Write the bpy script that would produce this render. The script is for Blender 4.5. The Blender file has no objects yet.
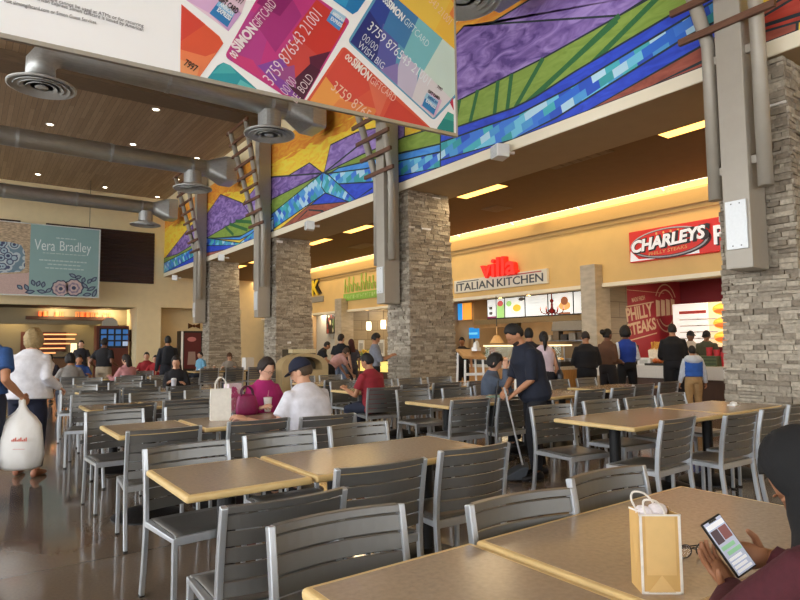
SKY = 5.4; PANEL_W = 45; COVE = 1.7; COVE_W = 42; BAY_W = 60
import bpy, bmesh, math, random
from mathutils import Vector, Matrix
SC = bpy.context.scene
COL = SC.collection
rnd = random.Random(7)
PI = math.pi

# ------------------------------------------------------------------ camera
F = 600.0; H = 1.43; YAW = math.radians(35.9); PITCH = math.atan(45 / 600); ROLL = 0.010
_sy, _cy, _sp, _cp = math.sin(YAW), math.cos(YAW), math.sin(PITCH), math.cos(PITCH)
CF = Vector((_sy * _cp, _cy * _cp, _sp))
_r0 = Vector((_cy, -_sy, 0)); _u0 = Vector((-_sy * _sp, -_cy * _sp, _cp))
CR = math.cos(ROLL) * _r0 - math.sin(ROLL) * _u0
CU = math.sin(ROLL) * _r0 + math.cos(ROLL) * _u0
CAM = Vector((0, 0, H))
cd = bpy.data.cameras.new('camera'); cam = bpy.data.objects.new('camera', cd); COL.objects.link(cam)
cd.sensor_width = 36; cd.lens = 27; cd.clip_start = 0.05; cd.clip_end = 300
m = Matrix.Identity(4)
for i in range(3):
    m[i][0] = CR[i]; m[i][1] = CU[i]; m[i][2] = -CF[i]; m[i][3] = CAM[i]
cam.matrix_world = m
SC.camera = cam


# measuring helpers: where the sight line through a photo point meets a plane of the building
def ray(u, v):
    return CF + CR * ((u - 400) / F) + CU * ((300 - v) / F)
def PX(u, v, x):
    d = ray(u, v); p = CAM + d * (x / d.x); return p
def PY(u, v, y):
    d = ray(u, v); return CAM + d * (y / d.y)
def PZ(u, v, z):
    d = ray(u, v); return CAM + d * ((z - H) / d.z)
def PD(u, v, w):
    return CAM + ray(u, v) * w
def GD(u, w):
    p = CAM + ray(u, 345) * w
    return (p.x, p.y)


# ------------------------------------------------------------------ materials
def s2l(c):
    return c / 12.92 if c <= 0.04045 else ((c + 0.055) / 1.055) ** 2.4
def hexc(h):
    h = h.lstrip('#')
    if len(h) == 3: h = ''.join(c * 2 for c in h)
    return tuple(s2l(int(h[i:i + 2], 16) / 255) for i in (0, 2, 4)) + (1.0,)
MATS = {}
def new_mat(name):
    m = bpy.data.materials.new(name); m.use_nodes = True
    nt = m.node_tree
    return m, nt, nt.nodes['Principled BSDF']
def lk(nt, a, b):
    nt.links.new(a, b)
def pm(name, hx, rough=0.5, metal=0.0, var=0.12, scale=30, bump=0.0, spec=0.5, coat=0.0, stretch=(1, 1, 1)):
    """plain procedural surface: a base colour with a little noise variation and optional bump"""
    if name in MATS: return MATS[name]
    m, nt, b = new_mat(name)
    c = hexc(hx)
    tc = nt.nodes.new('ShaderNodeTexCoord'); mp = nt.nodes.new('ShaderNodeMapping')
    mp.inputs['Scale'].default_value = stretch
    nz = nt.nodes.new('ShaderNodeTexNoise'); nz.inputs['Scale'].default_value = scale; nz.inputs['Detail'].default_value = 4
    rp = nt.nodes.new('ShaderNodeValToRGB')
    lo = tuple(max(0, x * (1 - var)) for x in c[:3]) + (1,); hi = tuple(min(1, x * (1 + var)) for x in c[:3]) + (1,)
    rp.color_ramp.elements[0].position = 0.3; rp.color_ramp.elements[0].color = lo
    rp.color_ramp.elements[1].position = 0.7; rp.color_ramp.elements[1].color = hi
    lk(nt, tc.outputs['Object'], mp.inputs['Vector']); lk(nt, mp.outputs[0], nz.inputs['Vector'])
    lk(nt, nz.outputs['Fac'], rp.inputs[0]); lk(nt, rp.outputs[0], b.inputs['Base Color'])
    b.inputs['Roughness'].default_value = rough; b.inputs['Metallic'].default_value = metal
    b.inputs['Specular IOR Level'].default_value = spec
    if coat: b.inputs['Coat Weight'].default_value = coat; b.inputs['Coat Roughness'].default_value = 0.1
    if bump:
        bn = nt.nodes.new('ShaderNodeBump'); bn.inputs['Strength'].default_value = bump; bn.inputs['Distance'].default_value = 0.01
        lk(nt, nz.outputs['Fac'], bn.inputs['Height']); lk(nt, bn.outputs[0], b.inputs['Normal'])
    MATS[name] = m
    return m
def em(name, hx, strength, base=None):
    """something that gives off light"""
    if name in MATS: return MATS[name]
    m, nt, b = new_mat(name)
    b.inputs['Base Color'].default_value = hexc(base or hx)
    b.inputs['Emission Color'].default_value = hexc(hx)
    b.inputs['Emission Strength'].default_value = strength
    b.inputs['Roughness'].default_value = 0.5
    MATS[name] = m
    return m


# ------------------------------------------------------------------ mesh builder
class MB:
    def __init__(s):
        s.v = []; s.f = []; s.m = []; s.T = Matrix.Identity(4)
    def add(s, vs, fs, mat=0):
        o = len(s.v)
        s.v += [s.T @ Vector(p) for p in vs]
        s.f += [tuple(o + i for i in f) for f in fs]
        s.m += [mat] * len(fs)
        return s
    def box(s, x0, x1, y0, y1, z0, z1, mat=0):
        vs = [(x, y, z) for z in (z0, z1) for y in (y0, y1) for x in (x0, x1)]
        return s.add(vs, [(0, 2, 3, 1), (4, 5, 7, 6), (0, 1, 5, 4), (2, 6, 7, 3), (0, 4, 6, 2), (1, 3, 7, 5)], mat)
    def cbox(s, c, d, mat=0, M=None):
        old = s.T
        s.T = s.T @ Matrix.Translation(Vector(c)) @ (M if M else Matrix.Identity(4))
        s.box(-d[0] / 2, d[0] / 2, -d[1] / 2, d[1] / 2, -d[2] / 2, d[2] / 2, mat)
        s.T = old
        return s
    def loft(s, rings, mat=0, cap=True, closed=True):
        n = len(rings[0]); vs = [p for r in rings for p in r]; fs = []
        for i in range(len(rings) - 1):
            for j in range(n if closed else n - 1):
                k = (j + 1) % n
                fs.append((i * n + j, i * n + k, (i + 1) * n + k, (i + 1) * n + j))
        if cap and closed:
            fs.append(tuple(range(n - 1, -1, -1))); fs.append(tuple((len(rings) - 1) * n + j for j in range(n)))
        return s.add(vs, fs, mat)
    def tube(s, pts, rad, n=10, mat=0, square=False, up=None):
        pts = [Vector(p) for p in pts]
        if not isinstance(rad, (list, tuple)): rad = [rad] * len(pts)
        rings = []; prev = None
        for i, p in enumerate(pts):
            if i == 0: t = pts[1] - p
            elif i == len(pts) - 1: t = p - pts[i - 1]
            else: t = (pts[i + 1] - p).normalized() + (p - pts[i - 1]).normalized()
            t.normalize()
            if prev is None:
                a = Vector(up) if up else (Vector((0, 0, 1)) if abs(t.z) < 0.9 else Vector((1, 0, 0)))
                a = (a - t * a.dot(t)).normalized()
            else:
                a = (prev - t * prev.dot(t)).normalized()
            prev = a; b = t.cross(a); r = rad[i]
            rx, ry = r if isinstance(r, (list, tuple)) else (r, r)
            if square: rings.append([p + a * rx * sx + b * ry * sy for sx, sy in ((1, 1), (-1, 1), (-1, -1), (1, -1))])
            else: rings.append([p + a * rx * math.cos(2 * PI * k / n) + b * ry * math.sin(2 * PI * k / n) for k in range(n)])
        return s.loft(rings, mat)
    def ball(s, c, r, mat=0, nu=14, nv=9, M=None):
        if not isinstance(r, (list, tuple)): r = (r, r, r)
        M = M or Matrix.Identity(3); c = Vector(c)
        vs = [c + M @ Vector((0, 0, r[2]))]
        for i in range(1, nv):
            a = PI * i / nv
            for j in range(nu):
                b = 2 * PI * j / nu
                vs.append(c + M @ Vector((r[0] * math.sin(a) * math.cos(b), r[1] * math.sin(a) * math.sin(b), r[2] * math.cos(a))))
        vs.append(c + M @ Vector((0, 0, -r[2]))); L = len(vs) - 1; fs = []
        for j in range(nu):
            k = (j + 1) % nu
            fs.append((0, 1 + j, 1 + k)); fs.append((L, 1 + (nv - 2) * nu + k, 1 + (nv - 2) * nu + j))
            for i in range(nv - 2):
                fs.append((1 + i * nu + j, 1 + (i + 1) * nu + j, 1 + (i + 1) * nu + k, 1 + i * nu + k))
        return s.add(vs, fs, mat)
    def lathe(s, prof, c=(0, 0, 0), n=20, mat=0):
        c = Vector(c)
        return s.loft([[c + Vector((r * math.cos(2 * PI * k / n), r * math.sin(2 * PI * k / n), z)) for k in range(n)] for r, z in prof], mat)
    def poly(s, pts, mat=0):
        return s.add(pts, [tuple(range(len(pts)))], mat)
    def prism(s, pts, vec, mat=0):
        vec = Vector(vec); n = len(pts); a = [Vector(p) for p in pts]; b = [p + vec for p in a]
        return s.add(a + b, [tuple(range(n - 1, -1, -1)), tuple(range(n, 2 * n))] + [(i, (i + 1) % n, n + (i + 1) % n, n + i) for i in range(n)], mat)
    def mesh(s, name, mats, smooth=False, bevel=0, seg=2, off=Vector((0, 0, 0)), fix=True):
        me = bpy.data.meshes.new(name)
        me.from_pydata([tuple(p - off) for p in s.v], [], s.f)
        for mt in mats: me.materials.append(mt)
        me.polygons.foreach_set('material_index', s.m)
        if fix or bevel:
            bm = bmesh.new(); bm.from_mesh(me)
            if fix: bmesh.ops.recalc_face_normals(bm, faces=bm.faces)
            if bevel:
                ed = [e for e in bm.edges if len(e.link_faces) == 2 and e.calc_face_angle(0) > 0.6]
                bmesh.ops.bevel(bm, geom=ed, offset=bevel, segments=seg, affect='EDGES', profile=0.5, clamp_overlap=True)
            bm.to_mesh(me); bm.free()
        if smooth:
            me.polygons.foreach_set('use_smooth', [True] * len(me.polygons))
        me.update()
        return me
    def build(s, name, mats, parent=None, smooth=False, bevel=0, seg=2, world=False, fix=True):
        if not isinstance(mats, (list, tuple)): mats = [mats]
        off = Vector((0, 0, 0))
        if world:
            q = parent
            while q is not None: off += q.location; q = q.parent
        o = bpy.data.objects.new(name, s.mesh(name, mats, smooth, bevel, seg, off, fix))
        COL.objects.link(o)
        if parent is not None: o.parent = parent
        return o


def tag(o, label=None, cat=None, group=None, kind=None):
    if label: o['label'] = label
    if cat: o['category'] = cat
    if group: o['group'] = group
    if kind: o['kind'] = kind
    return o
def thing(name, label, cat, loc=(0, 0, 0), rotz=0, group=None):
    o = bpy.data.objects.new(name, None); COL.objects.link(o)
    o.empty_display_size = 0.1
    o.location = loc; o.rotation_euler = (0, 0, rotz)
    return tag(o, label, cat, group)
def struct(name, mb, mats, label=None, **k):
    o = mb.build(name, mats, **k); o['kind'] = 'structure'
    if label: o['label'] = label
    return o
def copy_tree(o, parent=None):
    c = o.copy(); COL.objects.link(c); c.parent = parent
    for ch in list(o.children): copy_tree(ch, c)
    return c
def frame(o, x, y, z=None):
    """4x4 from an origin and two axes"""
    x = Vector(x).normalized(); y = Vector(y).normalized(); z = x.cross(y).normalized() if z is None else Vector(z)
    M = Matrix.Identity(4)
    for i in range(3): M[i][0] = x[i]; M[i][1] = y[i]; M[i][2] = z[i]; M[i][3] = o[i]
    return M
def mesh_from_temp(o):
    dg = bpy.context.evaluated_depsgraph_get(); dg.update()
    me = bpy.data.meshes.new_from_object(o.evaluated_get(dg))
    return me
def text(name, s, size, mat, M, parent=None, ext=0.005, bold=0.0, align='CENTER', shear=0.0, wide=1.0, world=True):
    cu = bpy.data.curves.new('t', 'FONT'); cu.body = s; cu.size = size; cu.extrude = ext; cu.offset = bold
    cu.align_x = align; cu.align_y = 'CENTER'; cu.shear = shear; cu.resolution_u = 3
    t = bpy.data.objects.new('t', cu); COL.objects.link(t)
    me = mesh_from_temp(t); bpy.data.objects.remove(t); bpy.data.curves.remove(cu)
    off = Vector((0, 0, 0)); q = parent
    if world:
        while q is not None: off += q.location; q = q.parent
    me.transform(Matrix.Diagonal((wide, 1, 1, 1)))
    me.transform(Matrix.Translation(-off) @ M)
    me.materials.clear(); me.materials.append(mat)
    o = bpy.data.objects.new(name, me); COL.objects.link(o)
    if parent is not None: o.parent = parent
    return o
def area(name, loc, rot, sx, sy, power, col):
    l = bpy.data.lights.new(name, 'AREA'); l.shape = 'RECTANGLE'; l.size = sx; l.size_y = sy; l.energy = power; l.color = col
    o = bpy.data.objects.new(name, l); COL.objects.link(o); o.location = loc; o.rotation_euler = rot
    o.visible_camera = False          # panels, cove and food shelf have modelled fixtures; added stall fills have none
    return o
def spline(pts, k=5):
    P = [Vector(p) for p in pts]; P = [2 * P[0] - P[1]] + P + [2 * P[-1] - P[-2]]; out = []
    for i in range(1, len(P) - 2):
        for j in range(k):
            t = j / k; a, b, c, d = P[i - 1:i + 3]
            out.append(.5 * (2 * b + (c - a) * t + (2 * a - 5 * b + 4 * c - d) * t * t + (3 * b - a - 3 * c + d) * t ** 3))
    return out + [P[-2]]
# ------------------------------------------------------------------ world / render look
SC.view_settings.view_transform = 'Standard'; SC.view_settings.look = 'None'
SC.view_settings.exposure = 0.0; SC.view_settings.gamma = 1.0; SC.view_settings.use_curve_mapping = False
SC.cycles.use_denoising = True
SC.cycles.max_bounces = 7; SC.cycles.diffuse_bounces = 4; SC.cycles.glossy_bounces = 3
SC.cycles.caustics_reflective = False; SC.cycles.caustics_refractive = False
SC.cycles.sample_clamp_indirect = 6
w = bpy.data.worlds.new('daylight'); SC.world = w; w.use_nodes = True
bg = w.node_tree.nodes['Background']
bg.inputs['Color'].default_value = (0.94, 0.97, 1.0, 1); bg.inputs['Strength'].default_value = SKY

XC = 8.1      # plane of the painted header wall and of the column faces
ZB = 5.0      # underside of the header
YF = 31.7     # far wall
XS = 13.4     # shop-front wall
ZV = 5.05     # food-court ceiling
ZC = 9.0      # hall ceiling
Y0 = -8.0; XL = -12.0; XE = 18.0

# ------------------------------------------------------------------ setting materials
def mat_floor():
    m, nt, b = new_mat('polished_floor')
    tc = nt.nodes.new('ShaderNodeTexCoord')
    n1 = nt.nodes.new('ShaderNodeTexNoise'); n1.inputs['Scale'].default_value = 0.55; n1.inputs['Detail'].default_value = 2
    n2 = nt.nodes.new('ShaderNodeTexNoise'); n2.inputs['Scale'].default_value = 60; n2.inputs['Detail'].default_value = 3
    br = nt.nodes.new('ShaderNodeTexBrick'); br.offset = 0.0
    br.inputs['Scale'].default_value = 1.0; br.inputs['Brick Width'].default_value = 2.3; br.inputs['Row Height'].default_value = 2.3
    br.inputs['Mortar Size'].default_value = 0.006; br.inputs['Mortar Smooth'].default_value = 0
    br.inputs['Color1'].default_value = hexc('#6f6152'); br.inputs['Color2'].default_value = hexc('#7d6f60'); br.inputs['Mortar'].default_value = hexc('#3c342c')
    r1 = nt.nodes.new('ShaderNodeValToRGB')
    for p, c in ((0.0, '#6a5849'), (0.42, '#85776a'), (0.5, '#85776a'), (0.62, '#6f4f45')):
        e = r1.color_ramp.elements.new(p) if p not in (0.0,) else r1.color_ramp.elements[0]
        e.position = p; e.color = hexc(c)
    r1.color_ramp.elements[-1].color = hexc('#7d7468')
    mx = nt.nodes.new('ShaderNodeMix'); mx.data_type = 'RGBA'; mx.inputs[0].default_value = 0.45
    mx2 = nt.nodes.new('ShaderNodeMix'); mx2.data_type = 'RGBA'; mx2.blend_type = 'MULTIPLY'; mx2.inputs[0].default_value = 0.35
    lk(nt, tc.outputs['Object'], n1.inputs['Vector']); lk(nt, tc.outputs['Object'], n2.inputs['Vector']); lk(nt, tc.outputs['Object'], br.inputs['Vector'])
    lk(nt, n1.outputs['Fac'], r1.inputs[0])
    lk(nt, br.outputs['Color'], mx.inputs[6]); lk(nt, r1.outputs[0], mx.inputs[7])
    lk(nt, mx.outputs[2], mx2.inputs[6]); lk(nt, n2.outputs['Fac'], mx2.inputs[7])
    lk(nt, mx2.outputs[2], b.inputs['Base Color'])
    b.inputs['Roughness'].default_value = 0.09; b.inputs['Specular IOR Level'].default_value = 0.75
    bn = nt.nodes.new('ShaderNodeBump'); bn.inputs['Strength'].default_value = 0.012; bn.inputs['Distance'].default_value = 0.02
    n3 = nt.nodes.new('ShaderNodeTexNoise'); n3.inputs['Scale'].default_value = 5; lk(nt, tc.outputs['Object'], n3.inputs['Vector'])
    lk(nt, n3.outputs['Fac'], bn.inputs['Height']); lk(nt, bn.outputs[0], b.inputs['Normal'])
    return m
def mat_planks(name, c1, c2, cm, wid, ln, rot, rough=0.5):
    m, nt, b = new_mat(name)
    tc = nt.nodes.new('ShaderNodeTexCoord'); mp = nt.nodes.new('ShaderNodeMapping'); mp.inputs['Rotation'].default_value = rot
    br = nt.nodes.new('ShaderNodeTexBrick'); br.offset = 0.37
    br.inputs['Scale'].default_value = 1; br.inputs['Brick Width'].default_value = ln; br.inputs['Row Height'].default_value = wid
    br.inputs['Mortar Size'].default_value = wid * 0.03; br.inputs['Bias'].default_value = 0.0
    br.inputs['Color1'].default_value = hexc(c1); br.inputs['Color2'].default_value = hexc(c2); br.inputs['Mortar'].default_value = hexc(cm)
    nz = nt.nodes.new('ShaderNodeTexNoise'); nz.inputs['Scale'].default_value = 14
    mp2 = nt.nodes.new('ShaderNodeMapping'); mp2.inputs['Scale'].default_value = (0.15, 2.5, 1)
    mx = nt.nodes.new('ShaderNodeMix'); mx.data_type = 'RGBA'; mx.blend_type = 'MULTIPLY'; mx.inputs[0].default_value = 0.45
    lk(nt, tc.outputs['Object'], mp.inputs[0]); lk(nt, mp.outputs[0], br.inputs['Vector']); lk(nt, mp.outputs[0], mp2.inputs[0])
    lk(nt, mp2.outputs[0], nz.inputs['Vector']); lk(nt, br.outputs['Color'], mx.inputs[6]); lk(nt, nz.outputs['Fac'], mx.inputs[7])
    lk(nt, mx.outputs[2], b.inputs['Base Color']); b.inputs['Roughness'].default_value = rough
    return m
M_FLOOR = mat_floor()
M_PLANK = mat_planks('ceiling_planks', '#b99b7a', '#a08263', '#5f4a37', 0.14, 2.6, (0, 0, PI / 2))
M_CREAM = pm('cream_paint', '#efdcb0', 0.75, var=0.03, scale=3)
M_CREAM2 = pm('pale_trim_paint', '#f0e6cc', 0.6, var=0.02, scale=3)
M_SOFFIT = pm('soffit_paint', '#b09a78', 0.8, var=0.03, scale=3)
M_VCEIL = pm('brown_ceiling_paint', '#84643f', 0.85, var=0.04, scale=5)
M_YELLOW = pm('ochre_wall_paint', '#e2bd7a', 0.75, var=0.04, scale=2)
M_DARK = pm('dark_interior', '#2a2522', 0.7, var=0.1, scale=4)
M_POST = pm('taupe_metal_paint', '#a8a194', 0.42, 0.1, var=0.03, scale=6)
M_DUCT = pm('galvanised_duct', '#b4b5b2', 0.4, 0.65, var=0.10, scale=5, stretch=(1, 6, 6))
M_SILVER = pm('white_steel_plate', '#d8dcdd', 0.4, 0.2, var=0.03)
M_BAR = pm('brown_wood_bar', '#6a4632', 0.5, var=0.2, scale=9, stretch=(6, 1, 6))
M_GRILLE = mat_planks('dark_wood_slats', '#4a2a1e', '#3b2018', '#160c08', 0.16, 6.0, (PI / 2, 0, 0), 0.45)
M_BLACK = pm('black_plastic', '#141414', 0.45, var=0.1)
M_WHITE = pm('white_plastic', '#e9e9e6', 0.45, var=0.02)

# ------------------------------------------------------------------ shell
struct('floor', MB().box(XL, XE + 4, Y0, 44, -0.2, 0), M_FLOOR)
struct('ceiling', MB().box(XL, XC + 0.3, Y0, YF + 0.3, ZC, ZC + 0.3), M_PLANK)
struct('ceiling_beam', MB().box(XL, XC - 0.02, 17.7, 18.6, ZC - 0.28, ZC), pm('beam_wood', '#6b5742', 0.55, var=0.15, scale=4, stretch=(1, 8, 8)))
# header over the columns, cream band at its foot, lighter underside
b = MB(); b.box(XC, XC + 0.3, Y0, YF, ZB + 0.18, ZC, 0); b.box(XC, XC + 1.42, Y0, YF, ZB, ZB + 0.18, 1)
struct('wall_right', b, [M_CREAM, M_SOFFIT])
struct('trim_1', MB().box(XC - 0.03, XC, Y0, YF, ZB, ZB + 0.2), M_CREAM2, bevel=0.008)
struct('ceiling_food_court', MB().box(XC + 1.42, XS - 0.32, Y0, YF, ZV, ZV + 0.25), M_VCEIL)
# far wall with the wide opening and the recess next to the last column
b = MB()
b.box(XL, 6.85, YF, YF + 0.3, 3.42, ZC); b.box(6.85, 8.0, YF, YF + 0.3, 0, ZC); b.box(8.0, 12.2, YF, YF + 0.3, 3.45, ZC)
b.box(12.2, XS, YF, YF + 0.3, 0, ZV); b.box(8.0, 12.2, YF + 1.2, YF + 1.5, 0, 3.6)
b.box(8.0, 8.05, YF + .3, YF + 1.2, 0, 3.45); b.box(12.15, 12.2, YF + .3, YF + 1.2, 0, 3.45); b.box(8.0, 12.2, YF + .3, YF + 1.2, 3.45, 3.55)
b.box(XS, XE, YF, YF + .3, 0, 3.4)
struct('wall_far', b, M_CREAM)
struct('baseboard_far', MB().box(8.05, 12.15, YF + 1.14, YF + 1.2, 0, 1.15), pm('oak_wainscot', '#9a6a35', 0.5, var=0.15, scale=8))
# glazed back and left walls of the hall, behind and beside the camera: mullions only carry the light in
b = MB()
b.box(XL, XE, Y0 - 0.3, Y0, 0, 0.6); b.box(XL, XC, Y0 - 0.3, Y0, 5.0, ZC); b.box(-4, XC, Y0 - .3, Y0, .6, 2.4)
for i in range(8):
    x = XL + i * (XC - XL) / 7; b.box(x - 0.08, x + 0.08, Y0 - 0.2, Y0 - 0.05, 0.6, 5.0)
for z in (3.0,): b.box(XL, XC, Y0 - 0.2, Y0 - 0.05, z - 0.06, z + 0.06)
b.box(XC, XE, Y0 - 0.3, Y0, 0, ZC)
struct('wall_back', b, M_CREAM)
b = MB()
b.box(XL - 0.3, XL, Y0, YF, 0, 1.2); b.box(XL - 0.3, XL, Y0, YF, 8.7, ZC)
for i in range(11):
    y = Y0 + .1 + i * (YF - Y0 - .2) / 10; b.box(XL - 0.25, XL - 0.05, y - 0.1, y + 0.1, 1.2, 8.7)
struct('wall_left', b, M_CREAM)
# dark slatted grilles let into the far wall
for nm, a, c in (('wall_grille', (46.5, 208.7), (153.5, 282.4)), ('wall_grille', (-40, 203), (18.5, 280))):
    p = PY(a[0], a[1], YF - 0.02); q = PY(c[0], c[1], YF - 0.02)
    b = MB(); z0, z1 = q.z, (p.z + PY(c[0], 231, YF).z) / 2 if nm and a[0] > 0 else p.z
    z0 = 4.62; z1 = 7.2
    b.box(p.x, q.x, YF - 0.03, YF - 0.005, z0, z1, 0)
    n = int((z1 - z0) / 0.17)
    for i in range(n): b.box(p.x, q.x, YF - 0.07, YF - 0.03, z0 + i * 0.17 + 0.02, z0 + i * 0.17 + 0.15, 0)
    tag(b.build('wall_grille', [M_GRILLE]), 'dark brown slatted wood panel on the far wall ' + ('beside the teal banner' if a[0] > 0 else 'above the straw bag picture'), 'wall panel')

# ------------------------------------------------------------------ stone columns
def mat_stone():
    m, nt, b = new_mat('ledge_stone')
    g = nt.nodes.new('ShaderNodeNewGeometry'); r = nt.nodes.new('ShaderNodeValToRGB')
    cols = ['#857a6b', '#9c9180', '#8f8270', '#b0a593', '#776b5b', '#a39784', '#bfb5a3']
    for i, c in enumerate(cols):
        p = i / (len(cols) - 1)
        e = r.color_ramp.elements[0] if i == 0 else (r.color_ramp.elements[1] if i == len(cols) - 1 else r.color_ramp.elements.new(p))
        if i not in (0, len(cols) - 1): pass
        e.position = p; e.color = hexc(c)
    tc = nt.nodes.new('ShaderNodeTexCoord')
    nz = nt.nodes.new('ShaderNodeTexNoise'); nz.inputs['Scale'].default_value = 22; nz.inputs['Detail'].default_value = 6
    mx = nt.nodes.new('ShaderNodeMix'); mx.data_type = 'RGBA'; mx.blend_type = 'OVERLAY'; mx.inputs[0].default_value = 0.55
    lk(nt, g.outputs['Random Per Island'], r.inputs[0]); lk(nt, tc.outputs['Object'], nz.inputs['Vector'])
    lk(nt, r.outputs[0], mx.inputs[6]); lk(nt, nz.outputs['Fac'], mx.inputs[7]); lk(nt, mx.outputs[2], b.inputs['Base Color'])
    bn = nt.nodes.new('ShaderNodeBump'); bn.inputs['Strength'].default_value = 0.7; bn.inputs['Distance'].default_value = 0.02
    lk(nt, nz.outputs['Fac'], bn.inputs['Height']); lk(nt, bn.outputs[0], b.inputs['Normal'])
    b.inputs['Roughness'].default_value = 0.85
    return m
M_STONE = mat_stone()
def column(yc, wid, label, seed):
    r = random.Random(seed); b = MB()
    x0b, x1b = XC, XC + 1.42; hb = wid / 2
    def half(z): return hb - 0.075 * z / ZB          # battered sides
    def sx(z): return 0.16 * z / ZB
    b.add([(x0b + .03, yc - hb + .03, 0), (x1b - .03, yc - hb + .03, 0), (x1b - .03, yc + hb - .03, 0), (x0b + .03, yc + hb - .03, 0),
           (x0b + .07, yc - half(ZB) + .03, ZB), (x1b - sx(ZB) - .03, yc - half(ZB) + .03, ZB), (x1b - sx(ZB) - .03, yc + half(ZB) - .03, ZB), (x0b + .07, yc + half(ZB) - .03, ZB)],
          [(0, 1, 5, 4), (1, 2, 6, 5), (2, 3, 7, 6), (3, 0, 4, 7), (4, 5, 6, 7)], 0)
    z = 0.0
    while z < ZB - 0.02:
        h = min(r.choice((0.035, 0.045, 0.055, 0.065, 0.08)), ZB - z)
        hy = half(z + h / 2); x0 = x0b + 0.04 * z / ZB; x1 = x1b - sx(z + h / 2)
        for face in range(3):                                    # hall face, near face, far face
            L = 2 * hy if face == 0 else x1 - x0
            t = -r.uniform(0, 0.15)
            while t < L:
                l = r.uniform(0.10, 0.34); a, c = max(t, 0), min(t + l, L); t += l
                if c - a < 0.03: continue
                pr = r.uniform(-0.012, 0.022); g = 0.004; zz = h
                if r.random() < 0.25 and h > 0.07: zz = h * 0.5
                for za, zb in ((z, z + zz),) if zz == h else ((z, z + zz), (z + zz, z + h)):
                    if face == 0: bx = (x0 - pr, x0 + 0.08, yc - hy + a + g, yc - hy + c - g)
                    elif face == 1: bx = (x0 + a + g, x0 + c - g, yc - hy - pr, yc - hy + 0.08)
                    else: bx = (x0 + a + g, x0 + c - g, yc + hy - 0.08, yc + hy + pr)
                    s0 = len(b.v); b.box(*bx, za + 0.003, zb - 0.003, 0)
                    for k in range(s0, len(b.v)):
                        b.v[k] = b.v[k] + Vector((r.uniform(-.005, .005), r.uniform(-.005, .005), r.uniform(-.003, .003)))
                    pr = r.uniform(-0.012, 0.022)
        z += h
    o = struct('column', b, [M_STONE])
    o['label'] = label
    return o
CY = [3.46, 11.28, 18.52, 25.05]
CWID = [0.98, 0.93, 0.97, 0.93]
for i, (y, wd) in enumerate(zip(CY, CWID)):
    column(y, wd, ['stone column at the photo\'s right edge', 'stone column left of the red Italian sign', 'stone column behind the pink shirted woman', 'stone column farthest down the hall'][i], 11 + i)

# ------------------------------------------------------------------ tree-like steel posts on the columns
def post(yc, label, seed, zbot):
    t = thing('mounted_steel_post', label, 'post', (7.86, yc, zbot), 0, 'taupe posts with wooden bars on the columns')
    W, D = 0.32, 0.46
    b = MB(); b.box(7.62, 8.05, yc - W / 2, yc + W / 2, zbot, ZC - .3)
    b.build('shaft', [M_POST], t, world=True, bevel=0.012)
    b = MB(); b.box(7.595, 7.62, yc - 0.125, yc + 0.125, zbot + 0.24, zbot + 0.84, 0)
    for dy in (-.05, .05):
        for z in (zbot + .28, zbot + .80): b.cbox((7.594, yc + dy, z), (0.006, 0.02, 0.02), 1)
    b.build('cover_plate', [M_SILVER, M_BLACK], t, world=True, bevel=0.004)
    zk = 5.3
    pipes = []
    for sgn, ly in ((1, 0.14), (-1, 0.07)):
        y = yc + sgn * 0.30; x = 7.74
        zb = zbot + (0.92 if sgn > 0 else 0.98)
        pts = [(x, y, zb), (x, y, zk), (x - 0.2 * (ZC - zk), y + sgn * ly * (ZC - zk), ZC - 0.34)]
        pipes.append(pts)
        p = MB().tube(pts, 0.085, 14).build('pipe', [M_POST], t, smooth=False, world=True)
        for f in p.data.polygons: f.use_smooth = len(f.vertices) == 4
        for z in (zb + 0.35, zk - .25):
            MB().box(x - .03, x + .03, min(y, yc + sgn * W / 2) , max(y, yc + sgn * W / 2), z - .05, z + .05).build('bracket', [M_POST], t, world=True)
    n = 9
    for k in range(n):
        z = zk + 0.12 + k * 0.40
        f = (z - zk) / (ZC - zk)
        x = 7.74 - 0.2 * (z - zk) - 0.11
        ya = yc + 0.30 + 0.14 * (z - zk) + 0.30; yb = yc - 0.30 - 0.07 * (z - zk) - 0.26
        MB().box(x - 0.03, x + 0.03, yb, ya, z - 0.045, z + 0.045).build('cross_bar', [M_BAR], t, world=True, bevel=0.006)
    return t
ZPB = [PX(745, 268, 7.62).z, PX(388, 303, 7.62).z, PX(268, 316, 7.62).z, PX(203, 322, 7.62).z]
for i, y in enumerate(CY):
    post(y, ['taupe steel post with pipes and bars on the stone column at the right edge',
             'taupe steel post with pipes and bars on the column left of the red Italian sign',
             'taupe steel post with wooden ladder bars on the column behind the pink woman',
             'taupe steel post with ladder bars on the column farthest down the hall'][i], i, ZPB[i])

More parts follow.
